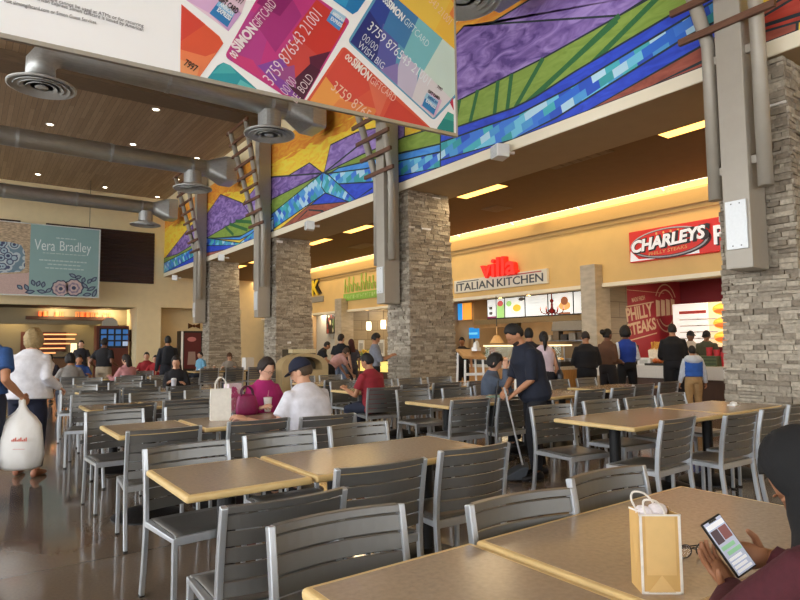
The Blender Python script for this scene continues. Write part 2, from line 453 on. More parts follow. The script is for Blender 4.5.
# ------------------------------------------------------------------ ducts, diffusers
M_DIFF = pm('pale_zinc', '#c3c4c0', .45, .3, var=.04)
def duct(y, x0, x1, label, diffs, elbow=False):
    z = 7.8; r = 0.29
    t = thing('hanging_air_duct', label, 'duct', ((x0 + x1) / 2, y, z), 0, None)
    if elbow:
        pts = [(x0, y, 7.15), (x0, y, 7.5), (x0 + .12, y, 7.7), (x0 + .35, y, z)] + [(x0 + .7, y, z), (x1 - 1.1, y, z)]
    else: pts = [(x0, y, z), (x1 - 1.1, y, z)]
    MB().tube(pts, r, 22).build('pipe', [M_DUCT], t, smooth=True, world=True)
    # flared square mouth at the wall end
    ring = lambda x, k, sq: [Vector((x, y + k * (math.copysign(abs(math.cos(a)) ** sq, math.cos(a))), z + k * math.copysign(abs(math.sin(a)) ** sq, math.sin(a)))) for a in [2 * PI * i / 24 for i in range(24)]]
    MB().loft([ring(x1 - 1.1, r, 1), ring(x1 - 1.0, r, 1), ring(x1 - 0.45, r * 1.6, 0.25), ring(x1 - .05, r * 1.6, 0.2)]).build('flared_mouth', [M_DUCT], t, world=True)
    for x in [x0 + 2.6 * i for i in range(1, 9)]:
        if x < x1 - 1.3: MB().tube([(x - .04, y, z), (x + .04, y, z)], r + 0.012, 22).build('joint_band', [M_DUCT], t, world=True)
    for xd in diffs:
        if not (elbow and abs(xd - x0) < .1):
            MB().tube([(xd, y, z - .2), (xd, y, 7.12)], 0.30, 20).build('branch', [M_DUCT], t, smooth=False, world=True)
    for xd in diffs:
        d = MB(); R = 0.66
        d.lathe([(0.36, 0.16), (0.45, 0.12), (R, 0.03), (R, 0.0), (R - .03, -.012), (R - .1, 0.02), (0.3, .10)], (xd, y, 6.98), 32, 0)
        do = d.build('diffuser', [M_DIFF, M_BLACK], t, smooth=False, world=True)
        c = MB()
        for k, rr in enumerate((0.46, 0.34, 0.22)):
            c.lathe([(rr, .0), (rr + .075, -.03), (rr + .078, -.02), (rr, .03)], (xd, y, 6.99), 28, 0)
        c.ball((xd, y, 6.975), (.13, .13, .02), 0); c.lathe([(0.56, .045), (0.56, .05), (.0, .05)], (xd, y, 6.985), 24, 1)
        c.build('louvre_ring', [M_DIFF, pm('duct_dark', '#3a3a3c', .6)], do, world=True)
    return t
duct(14.5, 1.1, 7.8, 'short galvanised air duct under the gift card banner, round diffuser at each end', [1.13, 6.3], True)
duct(21.1, XL + .05, 7.8, 'middle galvanised air duct crossing under the wood ceiling', [6.3])
duct(28.6, XL + .05, 7.8, 'farthest galvanised air duct, in front of the dark slatted wall panel', [6.45])
duct(6.9, XL + .05, 7.6, 'nearest galvanised air duct, mostly hidden behind the gift card banner', [6.3])
# downlights
M_LAMP = em('lamp_glow', '#fff1d6', 14)
for (u, v) in ((50, 124), (156, 109), (133, 144), (197, 158), (38, 174), (105, 187), (177, 179), (157, 197)):
    p = PZ(u, v, ZC)
    y = min(p.y, 31.2)
    o = thing('downlight', 'small round downlight set in the wood plank ceiling', 'ceiling light', (p.x, y, ZC - .01), 0, 'downlights in the plank ceiling')
    MB().lathe([(.13, 0), (.13, -.015), (.09, -.012), (.09, 0)], (0, 0, 0), 16).build('ring', [M_WHITE], o)
    MB().lathe([(.088, -.002), (.088, -.008), (0, -.008)], (0, 0, 0), 16).build('lamp', [M_LAMP], o)

# ------------------------------------------------------------------ food-court ceiling: light panels, vents, cove
M_PANEL = em('warm_panel', '#ffc566', 3.2)
for i, (x, y) in enumerate(((9.80, 10.2), (9.80, 4.9), (9.80, 15.7), (9.85, 18.4), (9.95, 26.3), (9.95, 24.0))):
    o = thing('ceiling_light', 'long warm light panel recessed in the brown food court ceiling', 'ceiling light', (x, y, ZV), 0, 'light panels in the food court ceiling')
    MB().box(-.17, .17, -.72, .72, -.012, 0.0).build('diffuser', [M_PANEL], o)
    f = MB()
    for a in (-.19, .17): f.box(a, a + .02, -.74, .74, -.02, 0.002)
    for a in (-.74, .72): f.box(-.19, .19, a, a + .02, -.02, 0.002)
    f.build('frame', [M_VCEIL], o)
    area('panel_lamp', (x, y, ZV - .03), (0, 0, 0), .3, 1.4, PANEL_W, (1, .78, .48))
for i, (x, y, a, c) in enumerate(((9.6, 7.3, .22, .7), (11.4, 11.3, .3, .3), (11.6, 18.3, .3, .6))):
    b = MB(); b.box(-a, a, -c, c, -.015, 0)
    for k in range(6): b.box(-a + .03, a - .03, -c + .05 + k * (2 * c - .1) / 6, -c + .05 + (k + .5) * (2 * c - .1) / 6, -.022, -.015)
    o = b.build('ceiling_vent', [pm('vent_paint', '#8b7355', .7)]); o.location = (x, y, ZV)
    tag(o, 'slatted ceiling vent ' + ('above the red and white shop sign' , 'above the red Italian sign', 'left of the second stone column')[i], 'vent')
M_COVE = em('cove_glow', '#ffd27a', COVE)
y = -2.0; k = 0
while y < YF - .5:
    b = MB(); b.poly([(XS - .30, y + .01, ZV - .004), (XS - .30, y + 2.39, ZV - .004), (XS - .10, y + 2.39, ZV - .10), (XS - .10, y + .01, ZV - .10)], 0)
    b.prism([(XS - .32, y + .0, ZV - .0), (XS - .30, y + 0, ZV - .0), (XS - .30, y + 0, ZV + .05), (XS - .32, y + 0, ZV + .05)], (0, 2.38, 0), 1)
    tag(b.build('cove_light', [M_COVE, M_VCEIL]), 'segment of the continuous warm light strip along the top of the shop wall', 'cove light', 'cove light strip')
    y += 2.4; k += 1
for k in range(5):
    area('cove_lamp', (XS - .45, 1 + 7 * k, ZV - .06), (0, math.radians(-10), 0), .4, 6.6, COVE_W, (1, .74, .36))

# ------------------------------------------------------------------ speakers on the header
for (u, v, lb) in ((504, 152, 'white loudspeaker on the header below the mural, between the banner and the right column'),
                   (312, 226, 'white loudspeaker on the header above the red shirted man'),
                   (223, 258, 'white loudspeaker on the header between the two farthest columns'), (176, 278, 'small white loudspeaker at the far end of the mural')):
    p = PX(u, v, XC - .14)
    t = thing('mounted_loudspeaker', lb, 'speaker', (XC - .03, p.y, p.z), math.radians(-25))
    b = MB(); b.prism([(-.26, -.13, -.10), (-.30, .13, -.10), (-.05, .16, -.12), (-.03, -.16, -.12)], (0, 0, .24)); b.build('cabinet', [M_WHITE], t, bevel=.012)
    MB().prism([(-.262, -.11, -.08), (-.302, .11, -.08), (-.31, .11, -.08), (-.27, -.11, -.08)], (0, 0, .2)).build('speaker_grille', [pm('speaker_cloth', '#c9cccb', .8)], t)
    MB().box(-.06, .12, -.03, .03, -.02, .04).build('bracket', [M_WHITE], t)
# ------------------------------------------------------------------ the painted landscape on the header
def mat_tiles(name, ang, wid=0.34, hgt=0.22):
    m, nt, b = new_mat(name)
    tc = nt.nodes.new('ShaderNodeTexCoord'); mp = nt.nodes.new('ShaderNodeMapping')
    mp.inputs['Rotation'].default_value = (0, 0, 0)
    sx = nt.nodes.new('ShaderNodeSeparateXYZ'); cx = nt.nodes.new('ShaderNodeCombineXYZ')
    lk(nt, tc.outputs['Object'], sx.inputs[0]); lk(nt, sx.outputs['Y'], cx.inputs['X']); lk(nt, sx.outputs['Z'], cx.inputs['Y'])
    mp.inputs['Rotation'].default_value = (0, 0, ang)
    lk(nt, cx.outputs[0], mp.inputs[0])
    br = nt.nodes.new('ShaderNodeTexBrick'); br.offset = 0.43
    br.inputs['Scale'].default_value = 1; br.inputs['Brick Width'].default_value = wid; br.inputs['Row Height'].default_value = hgt
    br.inputs['Mortar Size'].default_value = 0.0
    br.inputs['Color1'].default_value = (0, 0, 0, 1); br.inputs['Color2'].default_value = (1, 1, 1, 1)
    rp = nt.nodes.new('ShaderNodeValToRGB'); rp.color_ramp.interpolation = 'CONSTANT'
    cols = ['#2a56c8', '#4f9fdc', '#49b7c4', '#3f7fe0', '#74c9e6', '#38a2a8', '#b9e0f2', '#2f6fd8']
    for i, c in enumerate(cols):
        e = rp.color_ramp.elements[i] if i < 2 else rp.color_ramp.elements.new(i / len(cols))
        e.position = i / len(cols); e.color = hexc(c)
    lk(nt, mp.outputs[0], br.inputs['Vector']); lk(nt, br.outputs['Color'], rp.inputs[0]); lk(nt, rp.outputs[0], b.inputs['Base Color'])
    b.inputs['Roughness'].default_value = 0.5
    return m
def mat_brush(name, c1, c2, c3, sc=(1, 1.2, 3.5)):
    m, nt, b = new_mat(name)
    tc = nt.nodes.new('ShaderNodeTexCoord'); mp = nt.nodes.new('ShaderNodeMapping'); mp.inputs['Scale'].default_value = sc
    mp.inputs['Rotation'].default_value = (0.5, 0, 0)
    nz = nt.nodes.new('ShaderNodeTexNoise'); nz.inputs['Scale'].default_value = 1.6; nz.inputs['Detail'].default_value = 5; nz.inputs['Distortion'].default_value = 1.5
    rp = nt.nodes.new('ShaderNodeValToRGB')
    rp.color_ramp.elements[0].position = .36; rp.color_ramp.elements[0].color = hexc(c1)
    rp.color_ramp.elements[1].position = .66; rp.color_ramp.elements[1].color = hexc(c3)
    e = rp.color_ramp.elements.new(.5); e.color = hexc(c2)
    lk(nt, tc.outputs['Object'], mp.inputs[0]); lk(nt, mp.outputs[0], nz.inputs['Vector']); lk(nt, nz.outputs['Fac'], rp.inputs[0]); lk(nt, rp.outputs[0], b.inputs['Base Color'])
    b.inputs['Roughness'].default_value = .55
    return m
MU = [mat_brush('mural_yellow', '#f8c038', '#fbd740', '#f9e052'),           # 0
      mat_brush('mural_orange', '#e8892c', '#ee9f35', '#f2b23e'),           # 1
      mat_brush('mural_purple', '#5d4289', '#8a6db4', '#ae93d2', (1, 1.0, 2.6)),  # 2
      mat_brush('mural_lilac', '#7a5ca6', '#967bc0', '#b095d4', (1, 1.0, 2.6)),   # 3
      mat_brush('mural_green', '#7d9a3a', '#88a443', '#93ad4c'),            # 4
      mat_brush('mural_blue', '#2441c0', '#2b4bd0', '#3357da'),             # 5
      mat_brush('mural_sky', '#3f8be0', '#4b98e6', '#5aa5ea'),              # 6
      mat_tiles('mural_tiles', 0.22, .26, .15), mat_tiles('mural_tiles_up', -0.75, .24, .15), mat_tiles('mural_tiles_down', 0.75, .24, .15),   # 7 8 9
      mat_brush('mural_terracotta', '#8d4436', '#a2523f', '#ab5b48'),       # 10
      pm('mural_line', '#1c2b33', .6), pm('mural_green_line', '#2c6b3a', .6), mat_brush('mural_red', '#a03024', '#b23a2a', '#b8452f')]  # 11 12 13
mur = MB()
MX = XC - 0.012
mlev = [0]
def mpoly(pts, mat, org=(0, 0), k=1.0, out=True, lw=0.035):
    """flat painted shape on the header; pts measured on the photo"""
    mlev[0] += 1
    x = MX - .00012 * mlev[0]
    P = []
    for (a, c) in pts:
        q = PX(org[0] + a * k, org[1] + c * k, XC)
        P.append(Vector((x, min(q.y, YF - .02), min(max(q.z, ZB + .2), 8.13))))
    mur.poly(P, mat)
    if out:
        n = len(P)
        for i in range(n): mline3(P[i], P[(i + 1) % n], lw, 11, x - 0.00006)
def mline3(a, c, w, mat, x):
    d = c - a
    if d.length < .01: return
    nrm = Vector((0, -d.z, d.y)).normalized() * w / 2
    A = [a + nrm, c + nrm, c - nrm, a - nrm]
    for p in A: p.x = x; p.z = min(max(p.z, ZB + .2), 8.15)
    mur.poly(A, mat)
def mline(a, c, org, k, mat=11, w=.05):
    mlev[0] += 1
    p = PX(org[0] + a[0] * k, org[1] + a[1] * k, XC); q = PX(org[0] + c[0] * k, org[1] + c[1] * k, XC)
    mline3(p, q, w, mat, MX - .00012 * mlev[0])
# ground of the painting: yellow sky with an orange band along its top
def band(y0, y1, z0, z1, mat):
    mlev[0] += 1; x = MX - .00012 * mlev[0]
    mur.poly([(x, y0, z0), (x, y1, z0), (x, y1, z1), (x, y0, z1)], mat)
mur.box(MX, XC - .002, -3.0, YF - .01, ZB + .2, 8.15, 0)
band(-3, YF - .01, 7.5, 8.15, 1)
rr = random.Random(3)
for i in range(60):
    y = rr.uniform(6, YF - 1.6); z = rr.uniform(7.3, 7.55); mlev[0] += 0.2; x = MX - .00012 * mlev[0]
    L = rr.uniform(.5, 1.5); t = rr.uniform(.05, .16)
    mur.poly([(x, y, z), (x, y + L * .5, z - t), (x, y + L, z), (x, y + L * .5, z + t)], 1)
# section near the right column
o, k = (440, 0), .45
mpoly([(30, 230), (35, 80), (55, 58), (110, 55), (200, 0), (330, -60), (620, -200), (620, 0), (400, 40), (230, 140), (35, 235)], 2, o, k)
mpoly([(55, 58), (110, 55), (200, 0), (330, -60), (520, -140), (480, -15), (400, 35)], 3, o, k)
mpoly([(-40, 265), (33, 228), (230, 130), (400, 35), (470, -5), (560, -60), (640, -120), (640, 20), (500, 60), (215, 220), (165, 242), (40, 284), (-40, 310)], 4, o, k)
for a, c in (((230, 130), (168, 240)), ((400, 35), (215, 212)), ((395, 45), (190, 232)), ((160, 165), (150, 248)), ((130, 180), (122, 256)), ((85, 200), (68, 272)), ((45, 222), (32, 288)), ((540, -60), (330, 150))):
    mline(a, c, o, k, 12, .10)
mpoly([(-40, 305), (40, 282), (165, 240), (215, 215), (300, 160), (520, 30), (640, -40), (640, 5), (530, 60), (300, 195), (175, 255), (0, 318), (-40, 330)], 5, o, k)
mpoly([(-40, 330), (0, 318), (175, 255), (300, 190), (545, 42), (640, -15), (640, 35), (550, 82), (260, 262), (165, 312), (0, 357), (-40, 365)], 7, o, k)
mpoly([(-40, 365), (0, 357), (165, 312), (260, 262), (550, 82), (640, 35), (640, 70), (570, 110), (330, 252), (160, 325), (-40, 410)], 5, o, k)
mpoly([(330, 252), (570, 110), (800, -25), (800, 160), (330, 262)], 10, o, k)
mline((450, 205), (600, 130), o, k)
mpoly([(690, 55), (1000, -130), (1000, 60), (690, 80)], 13, o, k)
mline((690, 68), (900, 0), o, k)
# middle section
o, k = (265, 130), .2
mpoly([(30, 238), (120, 228), (225, 165), (290, 215), (160, 295), (30, 352)], 2, o, k)
mline((30, 236), (295, 216), o, k)
mpoly([(298, 215), (330, 75), (460, 12), (700, -40), (700, 60), (490, 125), (370, 185)], 3, o, k)
mline((298, 215), (480, 70), o, k)
mpoly([(300, 215), (490, 122), (700, 35), (880, -20), (880, 80), (700, 110), (500, 162), (320, 217)], 4, o, k)
mline((370, 185), (360, 205), o, k, 12, .06)
mpoly([(330, 215), (370, 190), (500, 160), (880, 70), (880, 130), (500, 200)], 6, o, k)
mpoly([(318, 218), (500, 195), (880, 110), (880, 230), (540, 262), (345, 272)], 7, o, k)
mpoly([(295, 216), (30, 350), (30, 430), (200, 315)], 4, o, k)
mpoly([(345, 272), (540, 260), (880, 215), (880, 300), (560, 345), (455, 378), (330, 290)], 5, o, k)
mline((450, 360), (540, 290), o, k)
mpoly([(310, 310), (90, 490), (30, 560), (455, 385), (420, 360)], 5, o, k)
mpoly([(225, 376), (430, 388), (400, 405), (50, 550), (80, 500)], 10, o, k)
for a, c in (((220, 400), (295, 405)), ((295, 405), (270, 435)), ((270, 435), (230, 437)), ((215, 402), (150, 470))): mline(a, c, o, k)
mpoly([(293, 212), (30, 425), (30, 505), (305, 315), (320, 290)], 8, o, k)
mpoly([(293, 212), (320, 225), (455, 378), (425, 390), (305, 315), (285, 285)], 9, o, k)
# third section
o, k = (160, 170), .2
mpoly([(226, 332), (226, 235), (305, 122), (430, 172), (520, 130), (560, 200), (455, 225), (240, 338)], 2, o, k)
mpoly([(415, 170), (500, 60), (560, 40), (560, 225), (455, 225)], 3, o, k)
mpoly([(235, 340), (330, 285), (460, 222), (560, 170), (560, 290), (400, 330), (240, 345)], 4, o, k)
for a, c in (((330, 285), (370, 325)), ((350, 270), (440, 300)), ((380, 255), (480, 262))): mline(a, c, o, k, 12, .12)
mpoly([(230, 342), (400, 335), (480, 288), (570, 230), (570, 260), (490, 305), (400, 350)], 6, o, k)
mpoly([(228, 342), (235, 340), (400, 365), (480, 300), (570, 245), (570, 310), (490, 345), (385, 395), (228, 378)], 7, o, k)
mpoly([(228, 378), (385, 395), (490, 345), (570, 300), (570, 345), (228, 480)], 5, o, k)
mpoly([(230, 415), (330, 425), (400, 415), (228, 485)], 10, o, k)
mline((250, 435), (290, 440), o, k); mline((290, 440), (240, 460), o, k)
# far section
mpoly([(15, 450), (150, 285), (215, 230), (226, 330), (180, 380), (90, 435)], 2, o, k)
mpoly([(15, 445), (90, 420), (180, 365), (226, 330), (226, 350), (150, 400), (15, 468)], 4, o, k)
mpoly([(15, 468), (150, 400), (226, 345), (226, 400), (150, 445), (15, 550)], 8, o, k)
mpoly([(15, 550), (150, 445), (226, 400), (226, 480), (15, 562)], 5, o, k)
for a, c in (((5, 250), (150, 130)), ((60, 220), (170, 150))): pass
tag(mur.build('wall_mural', MU, fix=False), 'painted landscape of purple mountains, green fields and blue tile river along the header', 'mural', kind='thing')

# ------------------------------------------------------------------ hanging gift card banner
BP0 = PZ(455.5, 136, 4.2); BP1 = PZ(0, 36.5, 4.2)
bx = (BP0 - BP1); bx.z = 0; BLEN = 7.4; bx.normalize(); bz = Vector((0, 0, 1)); bn = bx.cross(bz)     # bn towards the camera
BH = 3.4
def bloc(u, v):
    d = ray(u, v); t = (BP0 - CAM).dot(bn) / d.dot(bn); p = CAM + d * t - BP0
    return (p.dot(bx), p.z)
def clip(poly, x0, x1, z0, z1):
    def cl(P, f, inter):
        out = []
        for i in range(len(P)):
            a, c = P[i], P[(i + 1) % len(P)]
            fa, fc = f(a), f(c)
            if fa >= 0: out.append(a)
            if (fa >= 0) != (fc >= 0):
                t = fa / (fa - fc); out.append((a[0] + (c[0] - a[0]) * t, a[1] + (c[1] - a[1]) * t))
        return out
    for f in (lambda p: p[0] - x0, lambda p: x1 - p[0], lambda p: p[1] - z0, lambda p: z1 - p[1]):
        if poly: poly = cl(poly, f, None)
    return poly
ban = thing('hanging_banner', 'large white hanging banner printed with colourful gift cards, aluminium edge', 'banner', tuple(BP0))
bM = frame((0, 0, 0), bx, bz)
b = MB(); b.T = bM; b.box(-BLEN, 0, .02, BH, -.012, .012); b.build('panel', [pm('banner_white', '#f8fafc', .5, var=.01, scale=2)], ban)
b = MB(); b.T = bM; b.box(-BLEN, .02, -.015, .03, -.025, .025); b.box(0, .025, -.015, BH, -.025, .025); b.box(-BLEN, .02, BH - .03, BH + .02, -.025, .025)
b.build('edge_rail', [pm('brushed_aluminium', '#b9b6ad', .35, .6, var=.03)], ban, bevel=.005)
b = MB(); b.T = bM
for x in (-.4, -3.6, -7.0): b.tube([(x, BH, 0), (x, ZC - 4.2, 0)], .008, 6)
b.build('hanging_wire', [pm('wire', '#555', .4, .8)], ban)
bl = [0]
art = MB(); art.T = bM; ART = []
def cm(hx):
    nm = 'card_' + hx
    mt = pm(nm, hx, .45, var=.04, scale=1.5)
    if mt not in ART: ART.append(mt)
    return ART.index(mt)
def facet(pts, hx, px=True, x0=-1e9):
    bl[0] += 1; z = .0125 + .0001 * bl[0]
    P = [bloc(*p) for p in pts] if px else pts
    P = clip(P, x0 if x0 > -1e8 else -BLEN + .02, -.004, .032, BH - .04)
    if len(P) > 2: art.poly([(p[0], p[1], z) for p in P], cm(hx))
def card(q, base, facets, x0=-1e9, rad=.06):
    """q: four corner points on the photo, facets: triangles in card (s,t) coordinates"""
    Q = [Vector(bloc(*p)) for p in q]
    # rounded corners
    P = []
    for i in range(4):
        a, c, d = Q[i - 1], Q[i], Q[(i + 1) % 4]
        u1 = (a - c).normalized(); u2 = (d - c).normalized()
        for t in (0, .25, .5, .75, 1.0):
            P.append(tuple(c + u1 * rad * (1 - t) ** 2 + u2 * rad * t ** 2))
    facet(P, base, False, x0)
    def st(s, t): return tuple((Q[0] * (1 - s) + Q[1] * s) * (1 - t) + (Q[3] * (1 - s) + Q[2] * s) * t)
    for f, hx in facets: facet([st(*p) for p in f], hx, False, x0)
# corners listed: origin, +s, opposite, +t
card([(224, 57), (300, 107), (350, 21), (274, -32)], '#c63a86', [
    ([(.04, .0), (.4, .02), (.25, .55), (.0, .5)], '#b8418f'), ([(.05, .45), (.45, .3), (.5, .75), (.1, .95)], '#a9327f'), ([(.02, .6), (.3, .62), (.35, .98), (.06, .98)], '#8f1f6b'),
    ([(.0, .06), (.28, .12), (.5, .02), (.1, .01)], '#cf3f7f'), ([(.35, .1), (.75, .02), (.98, .05), (.6, .35)], '#8a4aa8'), ([(.5, .3), (.8, .2), (.98, .6), (.6, .7)], '#d14a46'),
    ([(.5, .55), (.98, .5), (.98, .95), (.55, .98)], '#cf3a34'), ([(.8, .45), (.98, .25), (.98, .62)], '#5a1a3c'), ([(.75, .1), (.99, .06), (.99, .4), (.85, .4)], '#4e1838'), ([(.5, .12), (.85, .12), (.7, .3)], '#a2508f')])
card([(347, 42), (433, 121), (479, 72), (386, -22)], '#5fa3c6', [
    ([(.02, .02), (.3, .02), (.12, .98), (.02, .98)], '#23307f'), ([(.02, .5), (.25, .4), (.2, .98), (.02, .98)], '#2f49a0'), ([(.3, .02), (.5, .02), (.3, .6), (.16, .5)], '#5a5fae'),
    ([(.18, .45), (.42, .45), (.35, .98), (.12, .98)], '#3f7fb8'), ([(.42, .4), (.7, .3), (.65, .98), (.35, .98)], '#7cc3cf'), ([(.5, .02), (.75, .02), (.6, .4), (.42, .4)], '#c9c3dc'),
    ([(.65, .4), (.98, .3), (.98, .98), (.6, .98)], '#cfe6df'), ([(.72, .02), (.98, .02), (.98, .4), (.62, .42)], '#e0dde4'), ([(.35, .02), (.55, .02), (.44, .25)], '#8d7fbd')])
card([(343, 46), (433, 131), (395, 190), (292, 122)], '#dd5a45', [
    ([(.02, .02), (.4, .02), (.25, .6), (.02, .5)], '#d94f42'), ([(.02, .4), (.3, .5), (.2, .98), (.02, .98)], '#eda152'), ([(.2, .5), (.5, .3), (.5, .98), (.15, .98)], '#e58a4d'), ([(.55, .05), (.98, .02), (.98, .5), (.6, .6)], '#d2453c'), ([(.3, .1), (.5, .02), (.55, .4)], '#e2725a')])
card([(394, -3), (470, 64), (520, 10), (440, -60)], '#efc04a', [([(.02, .02), (.5, .02), (.4, .6), (.02, .5)], '#f0cb55'), ([(.5, .3), (.98, .2), (.98, .98), (.4, .98)], '#e7853f'), ([(.3, .5), (.6, .4), (.5, .98), (.1, .98)], '#ec9f45')])
xw = bloc(180, 60)[0]
facet([(180, -20), (180, 4), (219, 37), (223, 44), (199, 78), (180, 74)], '#e05a3c', True, xw)
facet([(180, 4), (205, 25), (180, 42)], '#d8483a', True, xw); facet([(180, 50), (205, 57), (216, 53), (199, 78), (180, 74)], '#ee8455', True, xw); facet([(180, 60), (199, 68), (196, 80), (180, 75)], '#f0a06a', True, xw)
facet([(217, 66), (223, 63), (230, 66), (258, 91), (206, 80)], '#2a9aa8'); facet([(223, 63), (230, 66), (236, 74), (212, 74)], '#47b3b8'); facet([(240, 80), (258, 91), (235, 88)], '#62c3c6')
facet([(186, 1), (190, -12), (250, -12), (241, 14), (228, 32)], '#e9cfe2'); facet([(209, 14), (228, 32), (241, 14), (236, 10)], '#c9a0d4'); facet([(186, 1), (209, 14), (225, 3), (200, -5)], '#dcb4de')
facet([(219, 1), (235, 13), (227, 28), (209, 14)], '#2d7fc1'); facet([(219, 1), (235, 13), (232, 18), (216, 6)], '#8fc6ea')
facet([(326, -4), (334, 2), (352, 15), (357, 12), (368, -4)], '#1f7fc0'); facet([(330, -1), (345, 8), (350, -4)], '#2f9fd4')
facet([(332.7, 9), (345.5, 17.5), (338.5, 31.5), (325.7, 21)], '#4f93d6'); facet([(332.7, 9), (345.5, 17.5), (343, 23), (329.5, 13.5)], '#a9d3f0')
facet([(420, 106), (431, 92), (441, 101), (434, 118)], '#d9b9da'); facet([(426, 93), (437.7, 101.5), (433, 115.5), (421.3, 106)], '#2f86c6'); facet([(426, 93), (437.7, 101.5), (435.5, 107), (423.5, 98)], '#9fd0ea')
facet([(452, 98), (449, 103), (453, 111)], '#c8304e'); facet([(447, 112), (453, 115), (453, 136), (436, 129)], '#1f8f8c'); facet([(447, 112), (453, 115), (453, 122), (443, 119)], '#3fae9f')
art.build('card_print', ART, ban, fix=False)
def btext(s, a, c, size, hx, bold=0.0, z=.024, name='lettering', nrm=1):
    p = Vector(bloc(*a)); q = Vector(bloc(*c)); d = (q - p).normalized()
    X = bx * d.x + bz * d.y; Y = bn.cross(X)
    M = frame(Vector(bx * ((p.x + q.x) / 2) + bz * ((p.y + q.y) / 2)) + bn * z, X, Y)
    o = text(name, s, size, pm('ink_' + hx, hx, .5, var=.02), M, ban, ext=.0008, bold=bold, world=False)
    # stretch to the printed length
    xs = [v.co.dot(X) for v in o.data.vertices]; L = max(xs) - min(xs); k = (q - p).length / L; cc = (max(xs) + min(xs)) / 2
    for v in o.data.vertices: v.co += X * ((v.co.dot(X) - cc) * (k - 1))
    return o
btext('SIMON', (234.5, 50.5), (254, 27), .15, '#f4e8ee', .006); btext('GIFTCARD', (254.5, 26.5), (273, 3), .15, '#f0d8e6', -.001)
btext('oo', (230.5, 56.5), (234, 52.5), .17, '#f4e8ee', .004)
btext('3759 876543 21001', (268, 82), (318, 12.5), .21, '#f0dde6', -.002)
btext('00/00', (283, 94), (293, 80), .16, '#e6cfe0', -.002); btext('BE  BOLD', (293, 102), (310, 77), .14, '#e8d6dc', -.001)
btext('oo', (383, -1), (387, 3), .17, '#eaf2f6', .004); btext('SIMON', (387, 3.5), (402.5, 20), .15, '#f2f6f8', .006); btext('GIFTCARD', (404, 21), (427, 46), .15, '#d6eaf0', -.001)
btext('3759 876543 21001', (369, 27), (429, 84), .2, '#e9f0f6', -.001); btext('00/00', (362, 37), (376, 50), .15, '#dfe6f2', -.002); btext('WISH BIG', (358, 45), (383, 68), .14, '#dfe6f2', -.001)
btext('oo', (345.5, 55.5), (351, 61), .17, '#f6e2da', .004); btext('SIMON', (352, 62), (369, 79), .16, '#f8ece6', .006); btext('GIFTCARD', (370, 80), (394, 100), .15, '#f4c9bd', -.001)
btext('3759 8765', (332, 86), (368, 117), .2, '#f2cdb6', -.001)
btext('543 21001', (430, 1), (450, 24), .17, '#f4cfae', -.001)
btext('7997', (184, 63), (196, 70.5), .11, '#3a2a24', .002); btext('GIFT CARD', (218.5, -1), (237, 13), .1, '#3a2f3a', .004); btext('7997', (233, -2), (242, 4), .1, '#4a3a4a', .001)
btext('AMERICAN', (220, 5), (233, 15), .075, '#e8f2fa', .003); btext('EXPRESS', (217, 10), (230, 20), .075, '#e8f2fa', .003)
btext('AMERICAN', (427, 97), (436.5, 104), .06, '#2f6fb0', .002); btext('EXPRESS', (425, 101), (434.5, 108.5), .06, '#eef6fb', .002)
btext('AMERICAN', (332, 14), (343, 22), .07, '#eef6fb', .002); btext('EXPRESS', (330, 19), (341, 27), .07, '#eef6fb', .002)
btext('GIFT CARD', (427, 91.5), (438.5, 99.5), .06, '#3a2f3a', .002); btext('7997', (436, 87), (441, 91), .07, '#4a3a4a', .001)
btext('its regarding funds. The Card cannot be used at ATMs or for recurring', (-10, -17), (143, 27), .05, '#5a5a62', .0)
btext('of Apple. The American Express Simon Giftcard is issued by American', (-4, -12.5), (143, 31), .05, '#5a5a62', .0)
btext('visit simongiftcard.com or Simon Guest Services.', (4, 1.5), (97, 24), .05, '#5a5a62', .0)
# ------------------------------------------------------------------ teal banner in front of the far wall
VY = 29.8
p0 = PY(-62, 209, VY); p1 = PY(97.5, 296.5, VY); pd = PY(30, 250, VY); z1 = 6.75; z0 = 3.72; x0, xd, x1 = p0.x, pd.x, p1.x
vb = thing('hanging_banner', 'hanging banner with teal panel, white lettering and picture of a quilted bag on straw', 'banner', ((x0 + x1) / 2, VY, z0))
b = MB(); b.box(xd, x1, VY - .01, VY + .02, z0, z1); b.build('teal_panel', [pm('teal_print', '#8fb0ae', .6, var=.03, scale=2)], vb, world=True)
b = MB(); b.box(x0, xd, VY - .01, VY + .02, z0, z1)
b.build('photo_panel', [pm('straw_print', '#b7a184', .6, var=.45, scale=7, stretch=(1, 1, 3))], vb, world=True)
b = MB(); b.box(x1, x1 + .06, VY - .02, VY + .03, z0, z1); b.box(x0, x1 + .06, VY - .02, VY + .03, z0 - .05, z0); b.box(x0, x1 + .06, VY - .02, VY + .03, z1, z1 + .04)
b.build('edge_rail', [pm('pale_rail', '#d9dcd8', .4, .3)], vb, world=True)
b = MB()
for x in (x0 + .6, x1 - .4): b.tube([(x, VY, z1), (x, VY, ZC)], .01, 6)
b.build('hanging_wire', [pm('wire', '#555', .4, .8)], vb, world=True)
def fx(f): return xd + (x1 - xd) * f
def fz(f): return z1 - (z1 - z0) * f
MW = pm('banner_ink_white', '#e6efed', .6)
FM = lambda x, z, y=VY - .014: frame((x, y, z), (1, 0, 0), (0, 0, 1))
VERA = [('Vera', .06, .35, .46), ('Bradley', .42, .88, .46)]
y = VY - .015
